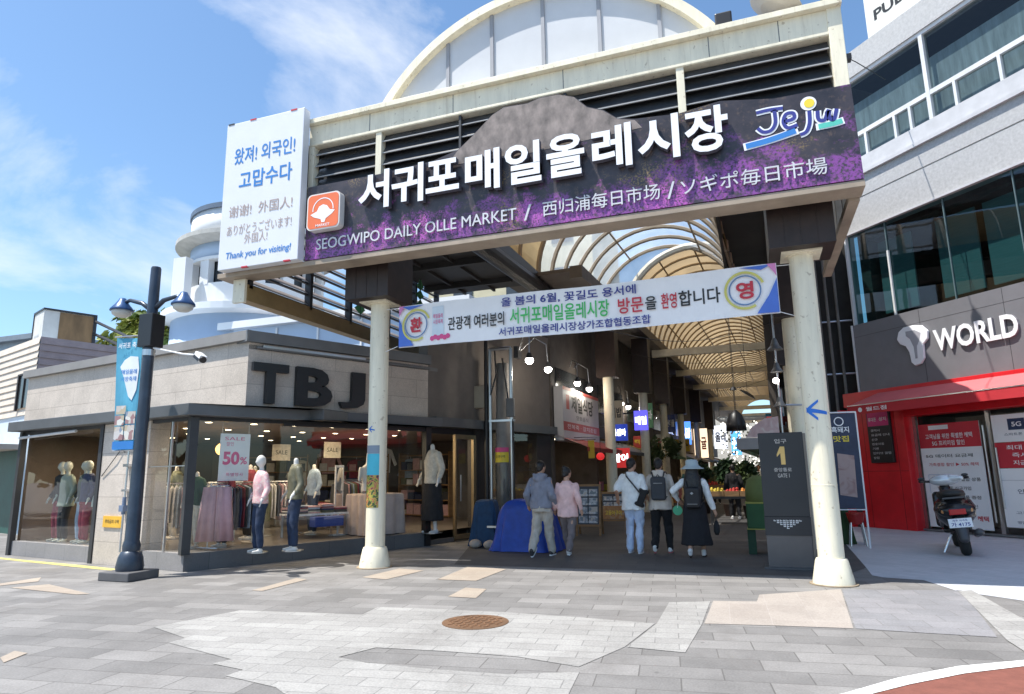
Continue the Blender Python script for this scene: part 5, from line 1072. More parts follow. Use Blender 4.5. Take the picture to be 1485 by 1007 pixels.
t = thing('red_lantern', 'small round red lantern beside the first alley pillar', 'lantern', (-4.15, 18.6, 1.85)); g = G(); g.ball((-4.15, 18.6, 1.95), .12, (1, 1, .9)); g.obj('globe', M('lantern_red', (.7, .03, .03), emit=.5), t, smooth=True); g = G(); g.tube([(-4.15, 18.6, 2.05), (-4.15, 18.6, 2.5)], .008, 5); g.tube([(-4.15, 18.6, 2.5), (-4.9, 18.6, 2.5)], .012, 5); g.obj('hook', DARK, t)
# green covered cart + kiosk
t = thing('green_cart', 'green canvas covered cart standing behind the dark kiosk', 'cart', (-.02, 13.4, 0))
g = G(); g.loft([(-.0, 13.4, .92, .27, .25), (-.0, 13.4, 1.15, .27, .25), (-.0, 13.4, 1.32, .23, .22), (-.0, 13.4, 1.4, .12, .12)], 24); g.obj('hood', M('canvas_olive', (.13, .16, .05), .8, var=.2, bump=.2, bs=20), t, smooth=True)
g = G(); g.box(-.27, 13.15, .45, .27, 13.65, .92); g.obj('body', M('canvas_green', (.03, .09, .035), .8, var=.2, bump=.2, bs=20), t, bevel=.03)
g = G(); g.box(-.28, 13.14, .90, .28, 13.66, .93); g.box(-.28, 13.14, .44, .28, 13.66, .46); g.obj('trim', M('trim_olive', (.28, .27, .06), .7), t)
for a in (-.2, .2): g = G(); g.box(a-.08, 13.2, 0, a+.06, 13.6, .44); g.obj('leg', M('leg_green', (.02, .055, .03), .8), t)
KF = fr((.03, 11.42), (.995, -.02))
t = thing('information_kiosk', 'dark upright market map kiosk with a gold number 1 beside the right pillar', 'kiosk', (.37, 11.5, 0))
g = G(KF); g.box(0, 0, .78, .66, .22, 2.08); g.obj('panel', M('kiosk_dark', (.028, .03, .034), .45, var=.1), t, bevel=.008)
g = G(KF); g.box(-.005, -.012, .5, .665, .232, .78); g.obj('middle_band', M('kiosk_band', (.022, .024, .03), .4), t)
g = G(KF); g.box(.005, .004, .03, .655, .216, .5); g.obj('base', M('kiosk_base', (.13, .12, .12), .45, .3, var=.1), t)
g = G(KF); g.box(-.06, -.08, 0, .72, .30, .03); g.obj('foot', M('kiosk_foot', (.08, .08, .085), .5), t)
g = G(KF); g.box(.661, .0, .03, .70, .21, 2.06); g.obj('side_trim', M('kiosk_side', (.2, .18, .16), .4, .4), t)
g = G(KF); g.sheet([(.26, 1.74), (.315, 1.86), (.38, 1.86), (.38, 1.58), (.315, 1.58), (.315, 1.76), (.26, 1.70)][::-1], -.003); g.obj('gold_number', M('gold_print', (.72, .48, .16), .4), t)
g = G(KF); g.text('입구', .24, 1.91, .42, 1.98, -.003, 0, .01); g.text('중앙통로', .2, 1.47, .46, 1.53, -.003, 0, .005); g.text('GATE 1', .25, 1.38, .42, 1.44, -.003, 0, .005); g.obj('small_text', M('kiosk_text', (.55, .52, .48), .5), t)
g = G(KF); re_ = random.Random(4)
for row in range(5):
    n = 9-2*row; z = .715-row*.028
    for k in range(n):
        x = .33+(k-(n-1)/2)*.046; g.sheet([(x-.018, z), (x+.014+re_.uniform(0, .006), z), (x+.020, z+.009), (x-.012, z+.010)], -.015); g.sheet([(x-.016, z+.010), (x-.006, z+.010), (x-.004, z+.021), (x-.014, z+.021)], -.015)
        if (k+row) % 2: g.sheet([(x+.006, z+.010), (x+.014, z+.010), (x+.018, z+.021), (x+.008, z+.021)], -.015)
g.obj('emblem', M('emblem_white', (.86, .86, .86), .5), t)

# ------------------------------------------------------------------ phone shop building on the right
TA = (4.83, 17.53); TU = (.643, -.766); TF = fr(TA, TU)
def tp(s, y, z=0): return TF @ V((s, y, z))
GRAN = M('granite_grey', (.41, .41, .415), .7, var=.16, scale=16, bump=.25, bs=120)
tb = thing('phone_shop_building', 'grey granite office block with teal glass and a red phone shop below', 'building', tuple(tp(0, 0)))
S0, S1 = -3.1, 7.5
g = G(TF); g.box(S0, 0, 7.95, S1, .4, 8.82); g.box(S0, .03, 8.82, S1, .4, 8.86); g.box(S0, 0, 8.86, S1, .4, 9.42); g.box(S0, -.05, 12.35, S1, .4, 13.1); g.obj('granite_wall', GRAN, tb)
g = G(TF); g.box(S0, .41, 3.5, S0+.3, 9, 13.0); g.box(S0+.3, 8.6, 3.5, S1, 9, 13); g.box(S1-.3, .41, 0, S1, 8.6, 13.0); g.obj('side_wall', M('side_wall_dark', (.09, .085, .08), .8, var=.3), tb)
g = G(TF); g.box(S0-.05, -.06, 7.90, S1, .3, 7.95); g.box(S0-.05, -.10, 9.422, S1, .4, 9.52); g.box(S0, -.02, 9.52, S1, .3, 9.95); g.obj('ledge', M('ledge_white', (.50, .50, .52), .5), tb)
g = G(TF); g.box(S0+.35, .42, 3.5, S1-.35, 8.5, 3.6); g.box(S0+.35, .42, 7.7, S1-.35, 8.5, 7.8); g.box(S0+.35, .42, 12.4, S1-.35, 8.5, 12.5); g.obj('floor_slab', SHD, tb)
TEAL = Mglass('teal_glass', (.26, .44, .45), .55, .02, 1.6, wave=.03)
g = G(TF); g.rect(S0, 5.34, S1, 7.90, .06); w1 = g.obj('window_band', TEAL, tb)
for s in (-1.9, -.27, 1.35, 3.0, 4.6):
    g = G(TF); g.box(s-.012, .03, 5.34, s+.012, .08, 7.9); g.obj('window_bar', M('bar_teal', (.10, .15, .16), .4), w1)
g = G(TF); g.box(-1.90, -.01, 5.34, -1.85, .04, 7.1); g.obj('handrail_post', M('post_white', (.6, .62, .62), .4), w1)
g = G(TF); g.box(S0, .5, 5.4, S1, .9, 5.5); g.obj('blind_rail', GREY, tb)
g = G(TF)
for s in (-2.6, -.9, .3, 1.8): g.box(s, .55, 5.6, s+1.0, .6, 7.6)
g.obj('blind', M('blind_teal', (.22, .30, .31), .8, stretch=(1, 1, 20)), tb)
g = G(TF); g.rect(S0, 9.95, S1, 12.35, .08); w2 = g.obj('upper_window', Mglass('upper_glass', (.52, .60, .62), .35, .02, 1.55, wave=.03), tb)
fm = M('frame_white', (.62, .63, .65), .45)
g = G(TF); g.box(S0, .0, 10.58, S1, .14, 10.70); g.box(S0, 0, 12.25, S1, .14, 12.35); g.obj('window_rail', fm, w2)
for s in (-3.05, -.20, 2.6, 5.4): g = G(TF); g.box(s-.05, -.01, 9.95, s+.05, .15, 12.25); g.obj('window_post', fm, w2)
for s in (-2.1, -1.2, -.75, .45, 1.5, 2.1, 3.4): g = G(TF); g.box(s-.035, 0, 9.95, s+.035, .14, 10.58); g.obj('window_post', fm, w2)
g = G(TF); g.box(S0+.1, .35, 9.9, S1-.4, .4, 11.75); g.obj('room_curtain', M('curtain_grey', (.36, .40, .41), .8, var=.3, stretch=(3, 3, .4)), tb)
# sign fascia
g = G(TF); g.box(S0-.02, -.12, 3.50, S1, .3, 5.335); g.obj('sign_fascia', M('fascia_grey', (.17, .17, .185), .45, .0, var=.08), tb)
g = G(TF); g.box(S0-.07, -.14, 3.5, S0-.02, .3, 5.34); g.box(S0-.07, -.03, 5.34, S0-.02, .3, 7.9); g.obj('edge_trim', fm, tb)
ps = thing('phone_shop_sign', 'white raised letter and looped emblem sign on the dark fascia', 'sign', tuple(tp(0, -.12, 4)))
g = G(TF); g.side = 1; g.text('WORLD', -.80, 4.20, 1.12, 4.72, -.13, .06, .03); g.obj('letters', [LETTER, M('letter_side_grey', (.25, .25, .27), .5)], ps)
g = G(TF)
outer = [(-1.70, 4.86), (-1.55, 4.95), (-1.30, 4.95), (-1.06, 4.90), (-.92, 4.74), (-.95, 4.55), (-1.08, 4.44), (-1.10, 4.10), (-1.20, 3.98), (-1.36, 3.95), (-1.45, 4.05), (-1.47, 4.30), (-1.55, 4.47), (-1.70, 4.55), (-1.77, 4.68)]
g.slab(outer[::-1], -.20, -.13); g.obj('emblem', LETTER, ps, bevel=.015)
g = G(TF); g.sheet([(-1.50, 4.83), (-1.25, 4.82), (-1.10, 4.72), (-1.16, 4.55), (-1.24, 4.42), (-1.26, 4.12), (-1.32, 4.12), (-1.33, 4.42), (-1.40, 4.62), (-1.50, 4.72)][::-1], -.204); g.obj('emblem_fold', M('emblem_grey', (.38, .38, .42), .4), ps)
# red shop front
g = G(TF); g.box(S0-.45, -.55, .0, S0-.35, .2, 3.05); g.box(S0-.34, -.30, 0, -1.78, .2, 3.12); g.box(S0-.45, -.30, 3.12, S1, .2, 3.495); g.box(-1.78, -.30, 2.74, S1, .2, 3.12); g.obj('red_wall', RED, tb, bevel=.01)
g = G(TF); g.box(S0-.349, -.36, 0, S0-.341, -.30, 3.0); g.box(S0-.35, -.36, 0, S0-.2, -.31, 3.0); g.obj('corner_strip', M('strip_rust', (.10, .05, .04), .7, var=.4), tb)
g = G(TF)
for s_ in (-1.15, .85, 2.6): g.box(s_, -.1225, 3.51, s_+.012, -.12, 5.33)
g.box(S0, -.1225, 4.995, S1, -.12, 5.003); g.obj('fascia_seams', M('seam_dark', (.05, .05, .055), .6), tb)
g = G(TF)
for s_ in (-3.0, -2.05): g.box(s_, -.3025, .02, s_+.01, -.30, 3.1)
g.box(S0-.3, -.3025, 1.42, -1.8, -.30, 1.43); g.box(-1.8, -.3025, 3.12, S1, -.30, 3.13); g.obj('panel_seams', M('seam_red', (.14, .005, .008), .6), tb)
# awning
aw = thing('red_awning', 'red fabric awning with white emblem over the phone shop door', 'awning', tuple(tp(.5, -.8, 3)))
g = G(TF); a, b = -2.75, S1-.3
g.poly([(a-.0, -1.0, 3.08), (b, -1.0, 3.08), (b, -.32, 3.40), (a+.35, -.32, 3.40)]); g.poly([(a, -1.0, 3.065), (a+.35, -.32, 3.385), (b, -.32, 3.385), (b, -1.0, 3.065)]); g.obj('canopy', M('awning_red_pale', (.62, .13, .14), .7, var=.06), aw, keep=True)
g = G(TF); g.box(a, -1.02, 2.84, b, -1.005, 3.06); g.obj('valance', M('valance_red', (.50, .025, .035), .7, var=.08), aw)
g = G(TF); g.box(a, -1.03, 3.06, b, -.99, 3.085); g.obj('rail', STEEL, aw)
g = G(TF); g.text('월드점', a+.55, 2.90, a+1.15, 3.0, -1.025, 0, .015); g.disc(a+.38, 2.95, .06, -1.025, 14); g.obj('valance_text', LETTER, aw)
# door and posters
DK = M('shop_interior_dark', (.03, .032, .03), .8, var=.3)
g = G(TF); g.box(-1.78, 1.5, 0, S1-.4, 1.6, 2.74); g.obj('interior_wall', M('phone_shop_wall', (.36, .32, .27), .7, var=.2), tb)
g = G(TF); g.box(-1.9, .24, 2.74, S1-.4, 1.6, 2.80); g.box(-1.9, .24, 0, -1.8, 1.6, 2.74); g.obj('interior_ceiling', DK, tb)
g = G(TF)
for k in range(9): g.mi = k % 2; g.box(-1.5+k*.55, 1.38, 1.0+.25*(k % 3), -1.2+k*.55, 1.48, 1.5+.3*(k % 4))
g.obj('display_boxes', [RED, BLACK], tb)
g = G(TF); g.box(-1.78, -.1, .02, S1, 1.5, .06); g.obj('sill', GREY, tb)
g = G(TF); g.rect(-1.7, .1, 0.0, 2.66, .02); g.rect(.12, .1, 2.6, 2.66, .02); g.rect(2.7, .1, S1-.4, 2.66, .02); d_ = g.obj('glass_front', GLASS, tb)
for s in (-1.74, .06, 2.65): g = G(TF); g.box(s-.045, -.02, .06, s+.045, .06, 2.74); g.obj('door_post', STEEL, d_)
g = G(TF); g.tube([(-.02, -.09, .3), (-.02, -.09, 2.4)], .022, 8); g.tube([(.2, -.09, .6), (.2, -.09, 1.9)], .022, 8); g.obj('door_handle', STEEL, d_)
def poster(F_, x0, z0, x1, z1, y, name, label, blocks, cat='poster', group=None):
    t = thing(name, label, cat, tuple(F_ @ V(((x0+x1)/2, y, z0))), 0, group); g = G(F_); g.box(x0, y, z0, x1, y+.012, z1); g.obj('sheet', PAPER, t)
    for i, (nm, m_, rects, texts) in enumerate(blocks):
        for r_ in rects: g = G(F_); g.rect(*r_, y-.003-.001*i); g.obj(nm, m_, t)
        for tx in texts: g = G(F_); g.text(tx[0], *tx[1:5], y-.005-.001*i, 0, tx[5] if len(tx) > 5 else .005); g.obj('text_line', m_, t)
    return t
x0, x1 = -1.62, -.12
lines = [('5G 데이터 요금제', -1.50, 1.72, -.35, 1.80), ('가족결합 할인 ▶ 50% 혜택', -1.45, 1.52, -.25, 1.60), ('인터넷 + TV 결합 상품', -1.35, 1.18, -.25, 1.26), ('번호이동 신규가입', -1.3, .98, -.5, 1.06), ('기기변경 사은품 증정', -1.4, .78, -.3, .86), ('선택약정 25% 할인', -1.35, .58, -.4, .66)]
poster(TF, x0, .12, x1, 2.52, -.05, 'offer_poster', 'tall red and white phone offer poster behind the scooter', [('red_header', REDP, [(x0, 1.95, x1, 2.52)], [('혜택', -.45, .3, -.2, .42, .02)] + [(l[0],)+l[1:] for l in lines[1:2]]), ('white_heading', PAPER, [(-1.35, 2.38, -.85, 2.48)], [('고객님을 위한 특별한 혜택', -1.45, 2.16, -.3, 2.28, .012), ('5G 프리미엄 할인', -1.3, 2.0, -.5, 2.12, .012)]), ('body_lines', BLACKP, [], [lines[0]]+lines[2:]), ('frame_lines', M('line_blue', (.3, .4, .6)), [(-1.5, .9, -1.49, 1.32), (-1.5, 1.32, -1.0, 1.33)], [])])
poster(TF, .16, .22, 1.5, 1.45, -.05, 'notice_poster', 'pale blue white notice poster low on the right phone shop window', [('notice_lines', M('notice_ink', (.08, .1, .16)), [(.2, 1.20, 1.4, 1.205)], [('인터넷 가입', .5, .92, 1.3, 1.02, .01), ('TV 결합', .6, .72, 1.1, .82, .01), ('고객센터 114', .4, .5, 1.2, .56), ('영업시간 10:00-20:00', .4, .3, 1.3, .36)])])
poster(TF, .16, 1.46, 1.5, 2.0, -.05, 'red_poster', 'red offer poster in the middle of the right phone shop window', [('red_field', REDP, [(.16, 1.46, 1.5, 2.0)], []), ('offer_lines', PAPER, [], [('최대 50만원', .4, 1.84, 1.3, 1.94, .012), ('즉시 할인', .5, 1.68, 1.2, 1.78, .012), ('지금 바로', .5, 1.52, 1.1, 1.62, .012)])])
poster(TF, .16, 2.01, 1.2, 2.6, -.05, 'blue_square_poster', 'white poster with a dark blue square at the top of the right window', [('blue_square', M('square_navy', (.02, .04, .10)), [(.5, 2.26, .85, 2.5)], [('스마트폰 상담', .4, 2.14, 1.0, 2.2)]), ('square_text', PAPER, [], [('5G', .58, 2.33, .78, 2.43, .02)])])
t = thing('menu_screen', 'black list screen with a pink header on the red wall', 'screen', tuple(tp(-2.4, -.35, 1.65)))
g = G(TF); g.box(-2.80, -.38, 1.63, -2.12, -.302, 2.95); g.obj('case', BLACK, t, bevel=.01)
g = G(TF); g.rect(-2.77, 2.56, -2.15, 2.92, -.383); g.obj('pink_header', M('header_pink', (.55, .02, .16), .4), t)
g = G(TF); g.text('휴대폰', -2.74, 2.68, -2.5, 2.78, -.387, 0, .02); g.text('성지', -2.42, 2.68, -2.2, 2.78, -.387, 0, .02)
for k, tx in enumerate(('갤럭시', '요금제 안내', '신규', '번호이동', '기변', '인터넷 결합', '상담')): g.text(tx, -2.70, 2.42-k*.115, -2.70+.09*len(tx), 2.48-k*.115, -.384)
g.obj('list_text', M('list_white', (.6, .6, .62)), t)
# rooftop box sign
RF = fr(tuple(tp(0, 2.5))[:2], TU)
g = G(RF); g.box(-3.62, 0, 13.0, 2.6, 1.6, 16.6)
o = tag(g.obj('rooftop_signbox', M('roofbox_white', (.72, .71, .66), .5), None), 'white rooftop sign box with dark letters above the granite block', 'sign')
g = G(RF); g.text('PUBLIC', -3.32, 15.50, -1.35, 15.88, -.005, 0, .03); g.obj('lettering', BLACKP, o); g = G(RF); g.disc(-1.0, 15.7, .28, -.005, 20); g.obj('round_mark', ORANGE, o); g = G(RF); g.tube([(-3.75, .3, 13.0), (-3.9, .3, 13.9), (-4.5, .2, 14.6)], .05, 6); g.obj('bracket', BROWNBOX, o)
# gap between pillar and shop: pipes, dark banner, red table, wall
t = thing('gap_wall', 'dark wall with pipes between the right pillar and the red shop', 'wall', (2.2, 20.5, 0))
g = G(); g.box(1.3, 20.6, 0, 2.95, 20.8, 8.5); g.obj('wall', SHD, t)
for x in (1.75, 1.98, 2.2, 2.45): g = G(); g.tube([(x, 20.3, 0), (x, 20.3, 8)], .04, 8); g.obj('pipe', M('pipe_grey', (.15, .14, .13), .5, var=.3), t)
g = G(); g.tube([(1.4, 20.35, 4.1), (2.8, 20.35, 4.1)], .025, 6); g.tube([(1.4, 20.35, 5.6), (2.8, 20.35, 5.6)], .025, 6); g.obj('cross_pipe', STEEL, t)
DBF = fr((1.32, 14.55), (.98, .1))
t = thing('dark_shop_banner', 'tall navy picture banner on a white frame between pillar and red shop', 'banner', (1.65, 14.6, .7))
g = G(DBF); g.box(.05, .02, .74, .56, .03, 2.58); g.obj('print', M('banner_navy', (.02, .03, .07), .5, var=.3, scale=4), t)
g = G(DBF); g.tube([(0, .03, 2.6), (.58, .03, 2.6)], .015, 6); g.tube([(.57, .03, 0), (.57, .03, 2.6)], .018, 6); g.tube([(.1, .03, .72), (.57, .03, .72)], .012, 6); g.obj('frame', PAPER, t)
g = G(DBF); g.slab([(.14, 1.0), (.44, .95), (.46, 1.75), (.16, 1.8)], .012, .018); g.obj('picture', Mprint('banner_picture', [(0, (.3, .2, .19)), (.5, (.38, .27, .25)), (.8, (.22, .10, .10))], 5), t)
g = G(DBF); g.text('흑돼지', .1, 2.2, .42, 2.32, .015, 0, .02); g.ring(.25, 2.42, .07, .09, .015); g.obj('white_text', PAPER, t)
g = G(DBF); g.text('맛집', .12, 2.02, .40, 2.14, .015, 0, .02); g.obj('yellow_text', YELP, t)
t = thing('red_stool', 'red plastic stool against the corner of the red shop', 'stool', (1.72, 15.1, 0))
g = G(); g.lathe([(.17, .60), (.17, .64), (.10, .645)], (1.74, 15.1, 0), 18); g.lathe([(.12, .42), (.17, .60)], (1.74, 15.1, 0), 18); g.obj('seat', M('stool_red', (.35, .02, .02), .4), t)
for a in (.8, 2.4, 3.9, 5.5): g = G(); g.tube([(1.74+.14*math.cos(a), 15.1+.14*math.sin(a), .45), (1.74+.2*math.cos(a), 15.1+.2*math.sin(a), 0)], .016, 6); g.obj('leg', STEEL, t)
t = tarp('covered_crates', (1.45, 15.6, 0), .26, .3, .8, M('tarp_green', (.02, .06, .02), .8, var=.3), 'low heap under a dark green cover behind the right pillar', 9)
# ------------------------------------------------------------------ background left
t = thing('round_tower', 'white and pale blue round tower building with a flat ring roof', 'building', (-21.9, 24.7, 0))
TX, TY = -21.9, 24.7; TM = MT.Translation((TX, TY, 1.5)) @ MT.Diagonal((.93, .93, .895, 1)) @ MT.Translation((-TX, -TY, -1.5))
TW_ = M('tower_white', (.72, .73, .74), .6, var=.06, scale=.6); TB = M('tower_blue', (.42, .52, .66), .6, var=.06, scale=.6)
g = G(TM); g.lathe([(3.3, 13.4), (3.3, 14.75)], (TX, TY, 0), 48); g.obj('drum', TW_, t, smooth=True)
g = G(TM); g.lathe([(3.38, 14.75), (3.38, 15.0), (0, 15.05)], (TX, TY, 0), 48); g.obj('roof', M('roof_slate', (.10, .14, .20), .6), t)
g = G(TM); g.lathe([(3.2, 13.0), (3.95, 13.18), (3.95, 13.4), (3.2, 13.42)], (TX, TY, 0), 48); g.obj('ring_roof', M('ring_grey', (.45, .44, .41), .7, var=.15), t)
g = G(TM); g.lathe([(3.25, 12.2), (3.25, 13.05)], (TX, TY, 0), 48); g.obj('frieze', TB, t, smooth=True)
g = G(TM); g.lathe([(3.27, 9.8), (3.27, 10.9)], (TX, TY, 0), 48); g.lathe([(3.35, 12.1), (3.35, 12.25), (3.2, 12.26)], (TX, TY, 0), 48); g.obj('parapet', TW_, t)
g = G(TM); g.lathe([(2.9, 10.8), (2.9, 12.2)], (TX, TY, 0), 48); g.obj('window_band', M('tower_pane', (.03, .035, .04), .15), t)
for a in range(0, 360, 24): g = G(TM @ MT.Translation((TX, TY, 0)) @ MT.Rotation(R(a), 4, 'Z')); g.box(2.95, -.28, 10.85, 3.28, .28, 12.12); g.obj('window_pier', TW_, t)
g = G(TM); g.lathe([(3.6, 9.1), (4.35, 9.3), (4.35, 9.62), (4.2, 9.62), (4.2, 9.45), (3.3, 9.5)], (TX, TY, 0), 48); g.obj('balcony', TW_, t)
g = G(TM); g.lathe([(3.9, 0), (3.9, 9.2)], (TX, TY, 0), 48); g.obj('base_drum', TB, t, smooth=True)
g = G(); g.box(-23.3, 21.0, 9.2, -22.6, 21.4, 11.0); g.loft([(-22.95, 21.2, 8.7, .25, .2), (-22.95, 21.2, 9.2, .33, .24)]); g.obj('white_duct', TW_, t)
t = thing('blue_block', 'pale blue low building with white cornice behind the clothing store', 'building', (-15, 23.5, 0))
g = G(); g.box(-20.5, 21.5, 0, -9.5, 26, 7.6); g.obj('wall', TB, t)
g = G(); g.box(-20.8, 21.2, 7.6, -9.3, 26, 7.9); g.obj('cornice', TW_, t)
g = G()
for x in (-18, -16, -14): g.box(x, 21.44, 6.2, x+.08, 21.5, 7.5)
g.obj('vent_pipe', TW_, t)
t = thing('beige_block', 'beige apartment block seen through the glass vault', 'building', (-11.5, 33, 0))
g = G(); g.box(-16, 31, 0, -6.9, 38, 15.2); g.obj('wall', M('beige_wall', (.55, .50, .34), .7, var=.1), t)
g = G()
for z in (10.5, 13): 
    for x in (-14.5, -11.5, -9): g.box(x, 30.95, z, x+1.1, 31, z+1.2)
g.obj('window', M('beige_pane', (.05, .06, .07), .2), t)
# boarded house at the left edge
HF = fr((-20.3, 13.7), (.955, -.296))
SID = M('white_siding', (.66, .575, .485), .6, var=.1)
t = thing('boarded_house', 'white board sided house at the left edge with a dark window', 'house', (-23, 15, 0))
g = G(HF); n = 11
for i in range(n):
    z = 3.5+i*.215; g.slab([(-7, z), (0, z), (0, z+.215), (-7, z+.215)], -.0, .12) if False else g.poly([(-7, -.035, z), (0, -.035, z), (0, 0.0, z+.215), (-7, 0.0, z+.215)]); g.poly([(-7, -.035, z), (-7, 0, z), (0, 0, z), (0, -.035, z)])
g.obj('siding', SID, t)
g = G(HF); g.box(-7, .012, 0, 0, 6, 5.86); g.obj('wall', M('house_wall', (.58, .68, .78), .7, var=.08), t)
g = G(HF)
for i in range(11): z = 3.5+i*.215; g.poly([(.035, 0, z), (.035, 5, z), (0.002, 5, z+.215), (0.002, 0, z+.215)])
g.obj('side_boards', M('pink_boards', (.42, .33, .32), .6, var=.15), t)
g = G(HF); g.box(-1.25, -.06, 3.72, -.2, .02, 4.75); w_ = g.obj('window', M('house_pane', (.03, .035, .04), .15), t); g = G(HF); g.box(-1.30, -.10, 3.66, -1.2, -.04, 4.80); g.box(-.75, -.09, 3.72, -.71, -.06, 4.75); g.box(-1.3, -.1, 4.75, -.15, -.04, 4.80); g.obj('frame', BROWNBOX, w_)
g = G(HF); g.box(-7, -.9, 2.45, -.2, 0, 2.6); g.obj('eaves', M('eaves_beige', (.5, .44, .38), .7), t)
g = G(HF); g.box(-6.5, -.05, 0, -.3, .0, 2.44); g.obj('shutter', M('shutter_teal', (.01, .075, .065), .5, var=.2), t)
g = G(HF); g.box(-2.6, -.06, .9, -2.2, -.05, 2.2); g.obj('yellow_sign', YELP, t)
SBF = fr((-22.2, 14.9), (.9, -.35))
t = thing('rooftop_lightbox', 'weathered white lightbox sign with brown wooden side on the house roof', 'sign', (-22.0, 15.0, 5.9))
g = G(SBF); g.box(-.75, 0, 5.85, .35, 1.5, 7.15); g.obj('box', M('lightbox_white', (.62, .60, .56), .6, var=.1), t)
g = G(SBF); g.box(.352, .45, 5.88, .37, 1.5, 7.1); g.obj('wood_side', M('wood_brown', (.22, .13, .06), .7, var=.4, stretch=(1, 1, .3)), t)
g = G(SBF)
for (a, b, c, d) in ((-.80, 5.80, .40, 5.86), (-.80, 7.12, .40, 7.18)): g.box(a, -.03, b, c, 1.55, d)
g.box(-.80, -.03, 5.86, -.75, .02, 7.12); g.box(.352, 1.45, 5.86, .41, 1.55, 7.12); g.obj('frame', DARK, t)
g = G(SBF); g.text('민박', -.55, 6.05, .0, 6.35, -.004, 0, .01); g.obj('faint_text', M('faint_grey', (.42, .42, .42), .6), t)
g = G(SBF); g.tube([(.4, 1.5, 6.95), (2.9, 2.2, 5.9)], .05, 6); g.tube([(.4, 1.5, 6.5), (2.2, 2.2, 5.75)], .05, 6); g.obj('strut', DARK, t)
g = G(); g.box(-60, 26, 0, -36, 34, 9.6); o = tag(g.obj('far_warehouse', M('far_blue', (.32, .40, .48), .7, var=.1), None), 'far grey blue roofed building at the left edge', 'building')
g = G(); g.prism([(-60.5, 25.5), (-38, 25.5), (-35.5, 34.5), (-60.5, 34.5)], 9.6, 9.9); g.obj('roof', M('far_roof', (.20, .24, .28), .6), o)
for (c, r_, n, sd, l) in (((-26.4, 23.5, 8.1), (3.4, 2.4, 1.75), 5600, 21, 'yellow green tree rising behind the clothing store'), ((-29.6, 25, 8.1), (2.6, 2, 1.6), 3000, 22, 'second yellow green tree beside the rooftop lightbox')):
    t = thing('tree', l, 'tree', (c[0], c[1], 0)); g = G(); g.tube([(c[0], c[1], 0), (c[0]+.2, c[1], 3), (c[0], c[1], 6)], [.3, .22, .1], 8)
    for a in range(5): g.tube([(c[0], c[1], 4+.3*a), (c[0]+1.5*math.cos(a*1.3), c[1]+1.2*math.sin(a*1.3), 6.5)], [.1, .03], 6)
    g.obj('trunk', BARK, t); g = G(); crown(g, c, *r_, n, .22, sd); g.obj('crown', FOL, t)
# trees across the street behind the viewpoint (mirrored in the left shop window)
for x, y, sd, l in ((-29, 5, 31, 'street tree across the road to the left'), (-35, 1, 33, 'second street tree across the road farther left'), (-38, 7, 35, 'third street tree across the road farthest left')):
    t = thing('street_tree', l, 'tree', (x, y, 0)); g = G(); g.tube([(x, y, 0), (x, y, 4)], [.25, .15], 8); g.obj('trunk', BARK, t); g = G(); crown(g, (x, y, 4.2), 4, 4, 3.4, 2600, .4, sd); g.obj('crown', FOLD, t)
t = thing('overhead_wire', 'thin black wire crossing the sky gap beside the gate', 'wire', (3.0, 15.5, 10)); g = G(); g.tube([(1.2, 13, 10.6), (2.0, 14.5, 10.55), (2.9, 16, 10.9), (3.9, 18, 11.4)], .012, 5); g.obj('wire', BLACK, t); g = G(); g.box(2.6, 15.5, 10.72, 2.75, 15.7, 10.85); g.obj('clamp', BLACK, t)
# green leafy garland behind the left louvres
t = thing('green_bunting', 'string of green leaf shaped bunting hanging inside the left louvres', 'decoration', (-8.3, 13.0, 4.9)); g = G()
for x, y in ((-8.2, 12.55), (-8.2, 15.4)):
    for k in range(7): z = 5.1+k*.26; g.poly([(x, y, z), (x-.02, y-.22+.05*(k % 2), z+.12), (x, y+.02, z+.3), (x+.05, y+.12, z+.12)])
g.obj('leaves', M('bunting_green', (.08, .30, .13), .6), t); g = G(); g.tube([(-8.2, 12.55, 5), (-8.2, 12.55, 6.7)], .008, 5); g.tube([(-8.2, 15.4, 5), (-8.2, 15.4, 6.9)], .008, 5); g.obj('cord', DARK, t)
